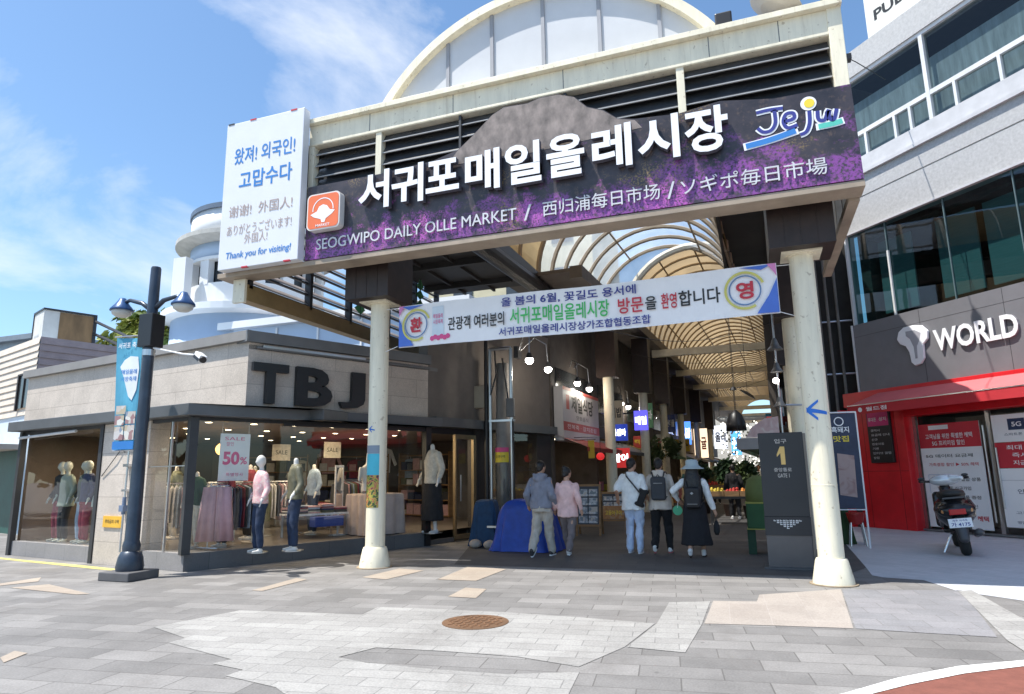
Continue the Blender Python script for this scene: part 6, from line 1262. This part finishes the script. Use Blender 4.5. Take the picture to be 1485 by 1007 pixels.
# ------------------------------------------------------------------ people
def ik(h, a, l1, l2, pole):
    h, a = V(h), V(a); d = a-h; L = min(d.length, l1+l2-.002); u = d.normalized(); x = (l1*l1-l2*l2+L*L)/(2*L); y = math.sqrt(max(l1*l1-x*x, 0)); p = V(pole); p = (p-u*p.dot(u)).normalized(); return h+u*x+p*y
def person(loc, rz, H, label, feet, hands, top, bottom, shoe, sole=None, hood=None, hair='short', sleeve=1., hem=.80, loose=1., skirt=None, turn=0., cuff=None, group='visitors walking into the market'):
    t = thing('person', label, 'person', loc, rz, group); k = H/1.72; m = WM[t.name] @ MT.Scale(k, 4)
    SH = [(-.172, 0, 1.375), (.172, 0, 1.375)]; HP = [(-.09, 0, .90), (.09, 0, .90)]
    hm = m @ MT.Translation((0, .01, 1.52)) @ MT.Rotation(turn, 4, 'Z')          # head frame
    g = G(m)
    g.loft([(0, 0, .82, .15, .105), (0, 0, .93, .17, .115), (0, 0, 1.08, .145, .10), (0, .005, 1.25, .17, .115), (0, 0, 1.38, .17, .10), (0, 0, 1.45, .08, .065)])
    g.seg((0, -.01, 1.42), (0, .01, 1.54), .06, .055)
    kn = []; an = []
    for i in (0, 1):
        fx, fy, fz, pit = feet[i]; a = V((fx, fy, .085+fz)); q = ik(HP[i], a, .425, .415, (0, 1, 0)); kn.append(q); an.append(a)
        g.seg(HP[i], q, .085, .058); g.seg(q, q.lerp(a, .35), .055, .058); g.seg(q.lerp(a, .35), a, .058, .036)
    el = []
    for i in (0, 1):
        s_ = -1 if i == 0 else 1; w_ = V(hands[i][:3]); e = ik(SH[i], w_, .285, .25, hands[i][3] if len(hands[i]) > 3 else (s_*.15, -1, 0)); el.append(e)
        g.seg(SH[i], e, .052, .042); g.seg(e, w_, .042, .027)
        d = (w_-e).normalized(); fw = V((0, 1, 0)); ac = (fw-d*fw.dot(d)).normalized(); nn = d.cross(ac)
        pm = w_+d*.085; g.seg(w_, pm, .028, .033)
        for q in range(4):      # fingers, slightly curled towards the thigh
            b0 = pm+ac*(.026-.0175*q); b1 = b0+d*(.037 if q in (1, 2) else .030)-nn*s_*.006; b2 = b1+d*(.026 if q < 3 else .02)-nn*s_*.016
            g.seg(b0, b1, .0095, .009, 7); g.seg(b1, b2, .009, .0078, 7)
        tb = w_+d*.03+ac*.027; g.seg(tb, tb+d*.032+ac*.018, .011, .010, 7); g.seg(tb+d*.032+ac*.018, tb+d*.06+ac*.016, .010, .008, 7)
    g.M = hm
    g.ball((0, .015, .10), .10, (.77, .95, 1.12), 3); g.ball((0, .045, .035), .06, (.85, 1, .8)); g.ball((0, .115, .085), .016, (.8, 1.1, 1.2)); g.ball((0, .098, .035), .018, (1.5, .6, .5))
    for s_ in (-1, 1): g.ball((s_*.078, .005, .085), .024, (.35, .8, 1.2))
    fuse(g, 'body', SKIN, t, .0105, 3)
    g = G(hm)
    for s_ in (-1, 1): g.ball((s_*.03, .103, .105), .0105, (1, .6, 1))
    g.obj('eyes', BLACKP, t)
    # hair
    g = G(hm)
    if hair == 'bun': g.ball((0, -.005, .118), .104, (.83, .98, 1.02), 3); g.ball((0, -.06, .20), .05); g.ball((0, -.07, .06), .055, (1.1, .7, 1))
    elif hair == 'long':
        g.ball((0, -.008, .118), .108, (.84, .98, 1.04), 3); g.loft([(0, -.03, .16, .085, .075), (0, -.055, .02, .12, .065), (0, -.085, -.12, .155, .06), (0, -.105, -.30, .165, .055), (0, -.11, -.44, .135, .04)])
    else: g.ball((0, -.006, .120), .104, (.83, .97, 1.02), 3); g.ball((0, -.055, .055), .052, (1.25, .75, .9))
    fuse(g, 'hair', HAIR, t, .011, 2, .004, 26)
    # trousers / skirt
    if skirt:
        g = G(m); g.loft([(0, .0, skirt[1], .29, .23), (0, 0, skirt[1]+.12, .275, .215), (0, 0, .62, .235, .175), (0, 0, .92, .195, .14), (0, 0, 1.06, .155, .112), (0, .005, 1.25, .182, .128), (0, 0, 1.38, .175, .112), (0, 0, 1.455, .105, .08)], 28)
        fuse(g, 'vest_dress', skirt[0], t, .016, 3, .016, 5.5, loc[0])
    else:
        g = G(m); g.loft([(0, 0, .80, .178*loose, .128), (0, 0, .92, .182, .13), (0, 0, 1.03, .16, .115)])
        for i in (0, 1):
            f = an[i]+V((0, 0, .015)); g.seg(HP[i]+V((0, 0, 0)) if False else V(HP[i]), kn[i], .098*loose, .078*loose); g.seg(kn[i], f, .078*loose, (cuff or .062)*loose)
        fuse(g, 'trousers', bottom, t, .014, 2, .024, 8, loc[0]*3)
    # top
    g = G(m)
    if not skirt or True:
        tw = .0 if not skirt else -.012
        if not skirt: g.loft([(0, 0, hem, .208, .15), (0, 0, hem+.03, .215, .155), (0, 0, .98, .205, .148), (0, 0, 1.10, .195, .14), (0, .0, 1.26, .208, .145), (0, 0, 1.36, .192, .122), (0, 0, 1.435, .115, .09), (0, 0, 1.475, .075, .07)], 24)
        else: g.loft([(0, 0, 1.15, .15, .10), (0, 0, 1.38, .168, .1), (0, 0, 1.46, .08, .07)])
        for i in (0, 1):
            w_ = V(hands[i][:3]); s0 = V(SH[i])+V((0, 0, -.005))
            if sleeve < 1: e = s0.lerp(el[i], sleeve*1.7 if sleeve < .6 else 1); g.seg(s0, e, .066, .076)
            else: g.seg(s0, el[i], .066, .060); g.seg(el[i], el[i].lerp(w_, .93), .060, .044)
        if hood: g.ball((0, -.10, 1.42), .105, (1.15, .62, .75), 3); g.tube([(-.11, .02, 1.46), (-.10, -.09, 1.48), (0, -.13, 1.49), (.10, -.09, 1.48), (.11, .02, 1.46)], .03, 8)
    fuse(g, 'sweatshirt' if hood else 'top', top, t, .0135, 2, .022, 7, loc[1])
    # shoes
    for i in (0, 1):
        fx, fy, fz, pit = feet[i]; a = an[i]
        F_ = m @ MT.Translation(a) @ MT.Rotation(-pit, 4, 'X') @ MT.Translation((0, 0, -.085))
        g = G(F_); g.seg((0, -.045, .05), (0, .03, .055), .040, .045); g.seg((0, .03, .05), (0, .165, .036), .044, .032); g.seg((0, -.03, .06), (0, -.01, .10), .042, .046)
        s_ = fuse(g, 'shoe', shoe, t, .011, 2)
        g = G(F_); g.prism([(.046*math.cos(6.28319*q/20)*(1 if math.sin(6.28319*q/20) > 0 else .88), .055+.15*math.sin(6.28319*q/20)) for q in range(20)], 0.0, .026); g.obj('sole', sole or PAPER, s_)
    return t, m
C = lambda n, c, b=.35: M(n, c, .9, var=.14, scale=10, bump=b, bs=70)
HGREY = C('hoodie_grey', (0.232, 0.244, 0.299)); BEIGE = C('trousers_beige', (0.488, 0.439, 0.378)); SWP = C('sweater_pink', (0.805, 0.537, 0.512)); TGREY = C('trousers_greybrown', (0.183, 0.152, 0.152)); TEE = C('tee_white', (0.854, 0.880, 0.880)); JEANL = C('jeans_pale', (0.561, 0.671, 0.880)); HBEIGE = C('hoodie_beige', (0.634, 0.573, 0.512)); TBLK = C('trousers_black', (.012, .012, .014)); SHW2 = C('shirt_white', (0.830, 0.866, 0.880)); DRBLK = C('dress_black', (.014, .014, .018)); WSHOE = M('shoe_white', (.72, .71, .70), .5); DSHOE = M('shoe_dark', (.03, .03, .035), .6); PSOLE = M('sole_pink', (.45, .14, .15), .6); BSH = M('shoe_paleblue', (.5, .58, .72), .5)
person((-3.86, 12.1, 0), R(-4), 1.72, 'person in a grey hooded sweatshirt and beige joggers walking past the blue tarpaulin', [(-.13, -.18, .03, R(-38)), (.11, .20, 0, 0)], [(-.27, .02, .93), (.27, .06, .95)], HGREY, BEIGE, DSHOE, PAPER, hood=True, loose=1.12, hem=.86, turn=R(-20))
person((-3.38, 12.18, 0), R(6), 1.60, 'person in a pale pink sweater and grey trousers with hair tied up', [(-.05, .30, 0, 0), (.06, -.30, .09, R(-58))], [(-.27, .08, .90), (.28, -.04, .91)], SWP, TGREY, WSHOE, PAPER, hair='bun', hem=.76, loose=1.0, turn=R(-38))
_, m3 = person((-2.30, 12.95, 0), R(-3), 1.75, 'person in a white tee and pale jeans carrying a black crossbody bag', [(-.10, .06, 0, 0), (.10, -.02, 0, 0)], [(-.30, .06, .97), (.27, .10, 1.0)], TEE, JEANL, BSH, PAPER, sleeve=.5, hem=.78, loose=1.0, turn=R(-30))
_, m4 = person((-1.80, 13.06, 0), R(2), 1.74, 'person in a beige hoodie and black trousers wearing a grey backpack', [(-.12, -.16, .05, R(-50)), (.13, .10, 0, 0)], [(-.29, .05, .95), (.30, .14, 1.02)], HBEIGE, TBLK, WSHOE, PSOLE, hood=True, hem=.78, loose=1.06, turn=R(-6))
_, m5 = person((-1.13, 12.58, 0), R(-2), 1.66, 'person in a pale blue bucket hat and long black dress with white sleeves', [(-.10, -.20, .05, R(-48)), (.10, .12, 0, 0)], [(-.30, .12, 1.02, (-.8, -.6, 0)), (.34, .04, .86)], SHW2, None, WSHOE, BROWNBOX, hair='long', skirt=(DRBLK, .22), turn=R(-5))
# hat
g = G(m5 @ MT.Translation((0, .005, 1.675))); g.lathe([(.205, -.06), (.222, -.08), (.215, -.082), (.118, -.01), (.114, .055), (.095, .092), (.0, .102)], (0, 0, 0), 26); tag(g.obj('bucket_hat', M('hat_blue', (.46, .56, .60), .9, var=.1, bump=.3, bs=50), None, smooth=True), 'pale blue bucket hat on the person in the black dress', 'hat')
def backpack(m, c, w_, h, d, mat, label, detail):
    t = thing('backpack', label, 'backpack', tuple(m @ V(c))); g = G(m); x, y, z = c
    g.box(x-w_/2+.03, y-d+.03, z-h/2+.03, x+w_/2-.03, y-.02, z+h/2-.04)
    for a in (-1, 1):
        for b in (-1, 1): g.seg((x+a*(w_/2-.04), y-d/2, z+b*(h/2-.05)), (x+a*(w_/2-.04), y-d/2, z-b*(h/2-.05)), .04, .04)
    g.seg((x-w_/2+.05, y-d/2, z+h/2-.05), (x+w_/2-.05, y-d/2, z+h/2-.05), .045, .045); g.seg((x-w_/2+.05, y-d/2, z-h/2+.05), (x+w_/2-.05, y-d/2, z-h/2+.05), .05, .05)
    fuse(g, 'bag_body', mat, t, .012, 4, .004, 12)
    g = G(m)
    for s_ in (-1, 1): g.tube([(x+s_*w_*.28, y-.04, z+h/2-.06), (x+s_*.12, y+.0, z+h/2+.08), (x+s_*.135, .03, 1.475), (x+s_*.15, .135, 1.36), (x+s_*.16, .13, 1.2), (x+s_*.19, .02, 1.05), (x+s_*w_*.4, y-.03, z-h/2+.05)], .013, 6)
    g.obj('strap', BLACK, t)
    g = G(m); g.tube([(x-.03, y-d/2, z+h/2-.01), (x, y-d/2, z+h/2+.03), (x+.03, y-d/2, z+h/2-.01)], .008, 6); g.obj('handle', BLACK, t)
    g = G(m)
    if detail: g.box(x-w_/2+.06, y-d-.006, z+h*.2, x+w_/2-.06, y-d+.02, z+h*.225)
    else: g.slab([(x, z+.05), (x+.03, z+.075), (x, z+.1), (x-.03, z+.075)], y-d-.008, y-d+.02); g.box(x-.09, y-d-.004, z-.12, x+.09, y-d+.02, z-.112)
    g.obj('zip_label', M('bag_label', (.4, .4, .4), .5), t); return t
backpack(m4, (0, -.13, 1.18), .28, .44, .13, M('bag_grey', (.045, .05, .06), .7, var=.2), 'slim dark grey backpack worn over the beige hoodie', True)
backpack(m5, (0, -.13, 1.08), .30, .40, .16, M('bag_black', (.014, .014, .017), .6, var=.2), 'black backpack worn over the long black dress', False)
t = thing('crossbody_bag', 'black crossbody bag slung over the white tee at the right hip', 'bag', tuple(m3 @ V((.23, -.05, 1.0))))
g = G(m3 @ MT.Translation((.19, -.12, 1.0)) @ MT.Rotation(R(22), 4, 'Y')); g.box(-.05, -.05, -.13, .07, .03, .15)
for z in (-.12, .14): g.seg((-.05, -.01, z), (.07, -.01, z), .04, .04)
fuse(g, 'bag_body', BLKC, t, .012, 4)
g = G(m3); g.tube([(.17, -.15, 1.10), (.05, -.165, 1.26), (-.07, -.135, 1.40), (-.105, -.03, 1.47), (-.08, .10, 1.40), (.05, .16, 1.22), (.2, .09, 1.05), (.22, -.06, 1.03)], .014, 6); g.obj('strap', BLACK, t)
t = thing('hand_fan', 'round green hand fan held at the left of the black dress', 'fan', tuple(m5 @ V((-.36, .1, .9)))); g = G(m5 @ MT.Translation((-.33, .12, .83))); g.disc(0, 0, .09, -.004, 22); g.disc(0, 0, .09, .004, 22); g.lathe([(.001, 0), (.001, .001)], (0, 0, 0), 6); g.obj('disc', M('fan_green', (.06, .42, .22), .5), t); g = G(m5 @ MT.Translation((-.33, .12, .83))); g.tube([(0, 0, .05), (.02, .0, .2)], .006, 6); g.obj('handle', PAPER, t)
t = thing('wrist_pouch', 'small dark pouch hanging from the right hand beside the black dress', 'pouch', tuple(m5 @ V((.36, .05, .5)))); g = G(m5); g.loft([(.365, .05, .40, .03, .02), (.365, .05, .46, .055, .03), (.365, .05, .58, .05, .03), (.365, .05, .66, .02, .015)]); g.obj('pouch', BLKC, t, smooth=True); g = G(m5); g.tube([(.365, .05, .65), (.37, .05, .76)], .008, 6); g.obj('strap', BLACK, t)
FG = 'distant visitors in the alley'
person((-.78, 22.6, 0), R(10), 1.68, 'distant person all in black beside the fruit stall', [(-.1, .1, 0, 0), (.1, -.1, .02, R(-20))], [(-.28, .05, .93), (.28, .05, .93)], TBLK, TBLK, WSHOE, group=FG)
person((.0, 30.5, 0), R(170), 1.70, 'distant person in a white shirt facing the camera far down the alley', [(-.1, .1, 0, 0), (.1, -.1, 0, 0)], [(-.28, .05, .93), (.28, .1, .98)], SHW2, DENIM, DSHOE, group=FG)
person((-2.4, 36, 0), R(175), 1.66, 'distant person in a red top coming up the middle of the alley', [(-.1, .1, 0, 0), (.1, -.1, 0, 0)], [(-.28, .05, .93), (.28, .1, .98)], C('top_red', (.4, .04, .04)), TBLK, DSHOE, group=FG)
person((-1.4, 40, 0), R(0), 1.70, 'distant person in a navy jacket walking away deep in the alley', [(-.1, .15, 0, 0), (.1, -.15, .02, R(-20))], [(-.28, .05, .93), (.28, .1, .98)], C('top_navy', (.02, .03, .07)), BEIGE, DSHOE, group=FG)
# ------------------------------------------------------------------ scooter
SC = thing('scooter', 'black motor scooter with a white plate parked outside the phone shop', 'scooter', (3.28, 13.95, 0), R(-9))
m = WM[SC.name] @ MT.Rotation(R(-6), 4, 'Y') @ MT.Diagonal((1.38, 1.12, 1.17, 1))
SBK = M('scooter_black', (.012, .012, .014), .22, var=.15); SGR = M('scooter_grey', (.05, .05, .055), .35)
g = G(m); g.loft([(0, .10, .42, .13, .28), (0, .08, .54, .215, .36), (0, .06, .68, .235, .38), (0, .10, .78, .20, .38), (0, .16, .83, .14, .32)], 24)
g.ball((0, -.24, .66), .17, (1.25, .8, .68), 3); g.seg((-.12, .1, .62), (-.13, .5, .42), .07, .06); g.seg((.12, .1, .62), (.13, .5, .42), .07, .06)
fuse(g, 'rear_body', SBK, SC, .014, 5)
g = G(m); g.box(-.16, .45, .30, .16, .95, .36)
g.seg((0, .93, .34), (0, 1.08, .95), .12, .07); g.seg((-.16, .93, .40), (-.12, 1.03, .85), .05, .06); g.seg((.16, .93, .40), (.12, 1.03, .85), .05, .06)
fuse(g, 'leg_shield', SBK, SC, .014, 4)
g = G(m); g.loft([(0, .15, .82, .14, .34), (0, .15, .86, .165, .38), (0, .13, .92, .15, .37), (0, .08, .95, .09, .25)], 22); g.ball((0, -.18, .90), .12, (1.1, .8, .5), 2); fuse(g, 'seat', M('seat_black', (.016, .016, .016), .55, bump=.15), SC, .014, 4)
for y, nm in ((-.12, 'rear'), (1.22, 'front')):
    g = G(m @ MT.Translation((0, y, .235)) @ MT.Rotation(R(90), 4, 'Y')); g.lathe([(.135, -.05), (.20, -.055), (.232, -.03), (.236, 0), (.232, .03), (.20, .055), (.135, .05)], (0, 0, 0), 32); wh = g.obj('wheel', TYRE, SC, smooth=True)
    g = G(m @ MT.Translation((0, y, .235)) @ MT.Rotation(R(90), 4, 'Y')); g.lathe([(.0, -.035), (.05, -.035), (.06, -.02), (.13, -.02), (.137, -.04), (.137, .04), (.13, .02), (.06, .02), (.05, .035), (0, .035)], (0, 0, 0), 24); g.obj('rim', SGR, wh)
g = G(m); g.seg((0, -.30, .50), (0, -.40, .26), .075, .06); g.box(-.075, -.36, .40, .075, -.2, .52); fuse(g, 'mudguard', SGR, SC, .014, 3)
g = G(m); g.box(-.09, -.375, .60, .09, -.33, .68); g.obj('tail_light', M('tail_red', (.45, .01, .015), .2), SC, bevel=.01)
for s_ in (-1, 1): g = G(m); g.ball((s_*.135, -.31, .655), .045, (.9, .6, .9)); g.obj('indicator', M('indicator_amber', (.5, .22, .08), .25), SC, smooth=True)
g = G(m); g.box(-.125, -.405, .42, .125, -.398, .55); pl_ = g.obj('number_plate', PAPER, SC, bevel=.004)
g = G(m); g.text('제주 서귀포', -.08, .505, .08, .535, -.4065, 0, .01); g.text('가 4175', -.1, .435, .1, .495, -.4065, 0, .02); g.obj('plate_text', NAVY, pl_)
g = G(m); g.seg((.17, -.38, .34), (.17, .02, .28), .055, .045); g.seg((.17, .02, .28), (.12, .3, .3), .03, .02); fuse(g, 'exhaust', SGR, SC, .012, 3)
g = G(m); g.seg((0, 1.1, .9), (0, 1.06, 1.06), .06, .055); g.tube([(-.29, .92, 1.09), (-.2, 1.0, 1.08), (0, 1.05, 1.06), (.2, 1.0, 1.08), (.29, .92, 1.09)], .02, 8); g.obj('handlebar', BLACK, SC)
g = G(m); g.ball((.02, 1.02, 1.08), .155, (1.25, .8, .60), 3); g.seg((.1, .95, 1.10), (.2, .9, 1.09), .06, .04); fuse(g, 'handlebar_cover', M('silver_cover', (.62, .66, .70), .25, .3), SC, .014, 4)
for s_ in (-1, 1): g = G(m); g.tube([(s_*.2, .95, 1.08), (s_*.25, .98, 1.12)], .008, 6); g.ball((s_*.26, .98, 1.13), .045, (1, .3, .6)); g.obj('mirror', BLACK, SC)
g = G(m); g.tube([(-.1, .25, .28), (-.24, .2, .0)], .016, 6); g.obj('kickstand', STEEL, SC)
g = G(m); g.tube([(-.12, -.28, .80), (-.12, -.34, .84), (.12, -.34, .84), (.12, -.28, .80)], .014, 6); g.obj('grab_rail', SGR, SC)
g = G(m); g.seg((0, 1.02, .55), (0, 1.2, .28), .03, .03); g.seg((-.05, 1.22, .48), (.05, 1.22, .48), .05, .05); g.obj('fork', SGR, SC)

for x, y, rz, top_, bot_, l in ((-1.9, 33, 8, C('top_olive', (.10, .11, .05)), TBLK, 'distant person in an olive top walking away left of the alley centre'), (-.9, 46, 175, C('top_cream', (.5, .45, .36)), DENIM, 'distant person in a cream top coming towards the camera far away'), (-2.9, 30, -12, C('top_teal', (.04, .16, .17)), BEIGE, 'distant person in a teal top near the left pillars')):
    person((x, y, 0), R(rz), 1.68, l, [(-.1, .12, 0, 0), (.1, -.12, .02, R(-20))], [(-.28, .05, .93), (.28, .08, .96)], top_, bot_, DSHOE, group=FG)

# ------------------------------------------------------------------ more stock in the store and along the alley
rack(2.0, 4.6, 1.8, CLO, 'long clothes rack at the back left of the store', 'garment on the back left rack', R(5))
rack(.3, 2.2, 1.3, [CLO[0], CLO[5], CLO[6], CLO[1]], 'clothes rack of pale garments behind the window mannequins', 'pale garment on the rack behind the mannequins', R(-25))
for F_, x0, y0, L_, l, gl in ((LF, -5.2, 2.2, 1.6, 'clothes rack behind the left window mannequins', 'garment on the left window rack'), (LF, -3.0, 2.6, 1.6, 'second clothes rack deeper behind the left window', 'garment on the deeper left rack')):
    sv = FF; FF = F_; rack(x0, y0, L_, CLO, l, gl, R(4)); FF = sv
for (s_, y_, rz, a, b, l) in ((1.9, 2.0, 150, CLO[7], BLKC, 'mannequin in a maroon top standing behind the folded clothes table'), (3.3, 1.9, 150, CLO[6], DENIM, 'mannequin in a sky blue shirt left of the cream column window section'), (2.7, 3.6, 160, M('mustard_top', (.45, .30, .05), .85, var=.2), CLO[3], 'mannequin in a mustard top deep in the store'), (.9, 3.4, 150, CLO[4], CLO[0], 'mannequin in an olive shirt deep behind the clothes rack')):
    mannequin(tuple(fp(s_, y_, .27)), R(rz), l, a, b, 1.66, False)
WF = fr((-16.0+.35, 16.5-.1), (.85, .527))
def wall_garment(F_, x, z, m_, gl):
    t = thing('wall_garment', gl, 'garment', tuple(F_ @ V((x, 0, z))), 0, 'garments displayed on the store wall'); g = G(F_)
    g.slab([(x-.2, z), (x+.2, z), (x+.22, z+.5), (x+.34, z+.2), (x+.42, z+.26), (x+.25, z+.72), (x+.07, z+.78), (x-.07, z+.78), (x-.25, z+.72), (x-.42, z+.26), (x-.34, z+.2), (x-.22, z+.5)], -.42, -.36); g.obj('cloth', m_, t, bevel=.02)
    g = G(F_); g.tube([(x, -.39, z+.77), (x, -.39, z+.84), (x, -.02, z+.86)], .006, 5); g.obj('hook', STEEL, t)
for k, (nm, m_) in enumerate((('cream', CLO[0]), ('rose', CLO[1]), ('maroon', CLO[7]), ('white', CLO[5]), ('sky blue', CLO[6]), ('olive', CLO[4]))):
    wall_garment(fr((-14.6+.05, 12.6), (-.29, .957)) if False else fr(tuple(fp(5.0, 4.2))[:2], (-.43, -.903)) if False else WF, 2.45+k*.85, 1.25+.35*(k % 2), m_, nm+' garment hung on the back wall of the store')
t = thing('round_ornament', 'glowing amber hanging ornament deep in the store', 'ornament', tuple(fp(1.35, 2.2, 2.05))); g = G(FF); g.ball((1.35, 2.2, 2.1), .13); g.obj('globe', M('amber_glow', (1, .55, .15), emit=2.2), t, smooth=True); g = G(FF); g.tube([(1.35, 2.2, 2.2), (1.35, 2.2, 2.54)], .006, 5); g.obj('cord', BLACK, t)
# alley clutter
for k, (x, y, z, w_, h_, c, tx, tc, l) in enumerate(((-4.75, 24.2, 3.2, .5, .9, (.5, .42, .3), '김밥', BLACKP, 'cream projecting sign with black letters past the first pillar'), (-4.6, 28.4, 2.5, .6, .5, (.45, .05, .04), '떡집', YELP, 'dull red projecting sign with yellow letters past the second pillar'), (-4.4, 29.6, 3.4, .45, 1.1, (.05, .22, .10), '청과', PAPER, 'green upright projecting sign past the second pillar'), (-4.3, 33.4, 2.7, .7, .6, (.6, .58, .52), '감귤', REDP, 'off white projecting sign with red letters past the third pillar'), (-4.1, 35.2, 3.5, .5, .9, (.05, .08, .3), '건어물', PAPER, 'navy upright projecting sign before the fourth pillar'), (-3.95, 39, 2.6, .8, .7, (.6, .4, .05), '국수', BLACKP, 'amber projecting sign after the fourth pillar'), (.75, 24.5, 2.6, .7, .7, (.5, .06, .05), '분식', PAPER, 'red projecting sign on the right side of the alley'), (.8, 29.5, 3.0, .7, .8, (.05, .25, .4), '마트', PAPER, 'steel blue projecting sign on the right side of the alley'))):
    t = thing('projecting_sign', l, 'sign', (x, y, z)); g = G(); g.box(x-w_/2, y, z, x+w_/2, y+.1, z+h_); g.obj('board', M('sign_board_%d' % k, c, .5, var=.1), t, bevel=.01)
    g = G(fr((x, y), (1, 0))); g.text(tx, -w_*.4, z+h_*.3, w_*.4, z+h_*.72, -.005, 0, .03); g.obj('lettering', tc, t)
    s_ = -1 if x < 0 else 1; g = G(); g.tube([(x+s_*w_/2, y+.05, z+h_*.8), (x+s_*(w_/2+.9), y+.05, z+h_*.8)], .015, 5); g.obj('bracket', DARK, t)
rk = random.Random(17)
for k, (x, y, m_, nm) in enumerate(((-4.9, 23.4, 0, 'red'), (-4.65, 24.3, 2, 'yellow'), (-4.5, 28.1, 3, 'green'), (-4.35, 29.0, 5, 'blue'), (-4.3, 33.0, 4, 'white'), (-4.2, 34.0, 1, 'orange'), (-4.0, 39.2, 7, 'pink'), (-4.95, 22.7, 6, 'brown'))):
    t = thing('stacked_crates', 'pair of stacked %s goods crates on the floor along the left alley shops' % nm, 'crate', (x, y, 0)); 
    for j in range(2):
        g = G(MT.Translation((x, y, j*.36)) @ MT.Rotation(rk.uniform(-.2, .2), 4, 'Z')); g.box(-.28, -.2, 0, .28, .2, .03)
        for q in ((-.28, -.2, -.255, .2), (.255, -.2, .28, .2), (-.255, -.2, .255, -.175), (-.255, .175, .255, .2)): g.box(q[0], q[1], .03, q[2], q[3], .34)
        g.obj('crate', GOODS[m_], t)
    g = G(); [g.ball((x-.17+.085*i, y-.1+.1*jj, .72+rk.uniform(0, .05)), .055, sub=1) for i in range(5) for jj in range(3)]; o = g.obj('produce', GOODS[(m_+3) % 8], t, smooth=True); o['kind'] = 'stuff'
for k, (x, y, c, nm) in enumerate(((-4.95, 25.2, (.3, .04, .05), 'maroon'), (-4.9, 25.7, (.08, .08, .09), 'charcoal'), (-4.85, 27.4, (.35, .25, .12), 'tan'), (-4.8, 24.9, (.25, .25, .27), 'grey'))):
    t = thing('hanging_bag', '%s bag hanging from a rail at the left of the alley' % nm, 'bag', (x, y, 2.0)); g = G(); g.loft([(x, y, 1.95, .2, .1), (x, y, 2.05, .24, .13), (x, y, 2.3, .22, .11), (x, y, 2.42, .12, .05)], 14); g.obj('bag_body', M('bag_'+nm, c, .8, var=.2), t, smooth=True); g = G(); g.tube([(x-.1, y, 2.4), (x, y, 2.75), (x+.1, y, 2.4)], .012, 5); g.tube([(x, y, 2.75), (x, y, 3.0), (x-.9, y, 3.0)], .012, 5); g.obj('strap', BLACK, t)
t = thing('sagging_cables', 'bundle of thin black cables sagging across the alley under the tie beams', 'cable', (-2, 27, 5.6)); g = G()
for k in range(4): g.tube([(-4.2+5*i/10, 20+k*4.2+.1*i, 5.9-.15*k*.3-.5*math.sin(math.pi*i/10)) for i in range(11)], .009, 4)
g.obj('cables', BLACK, t)
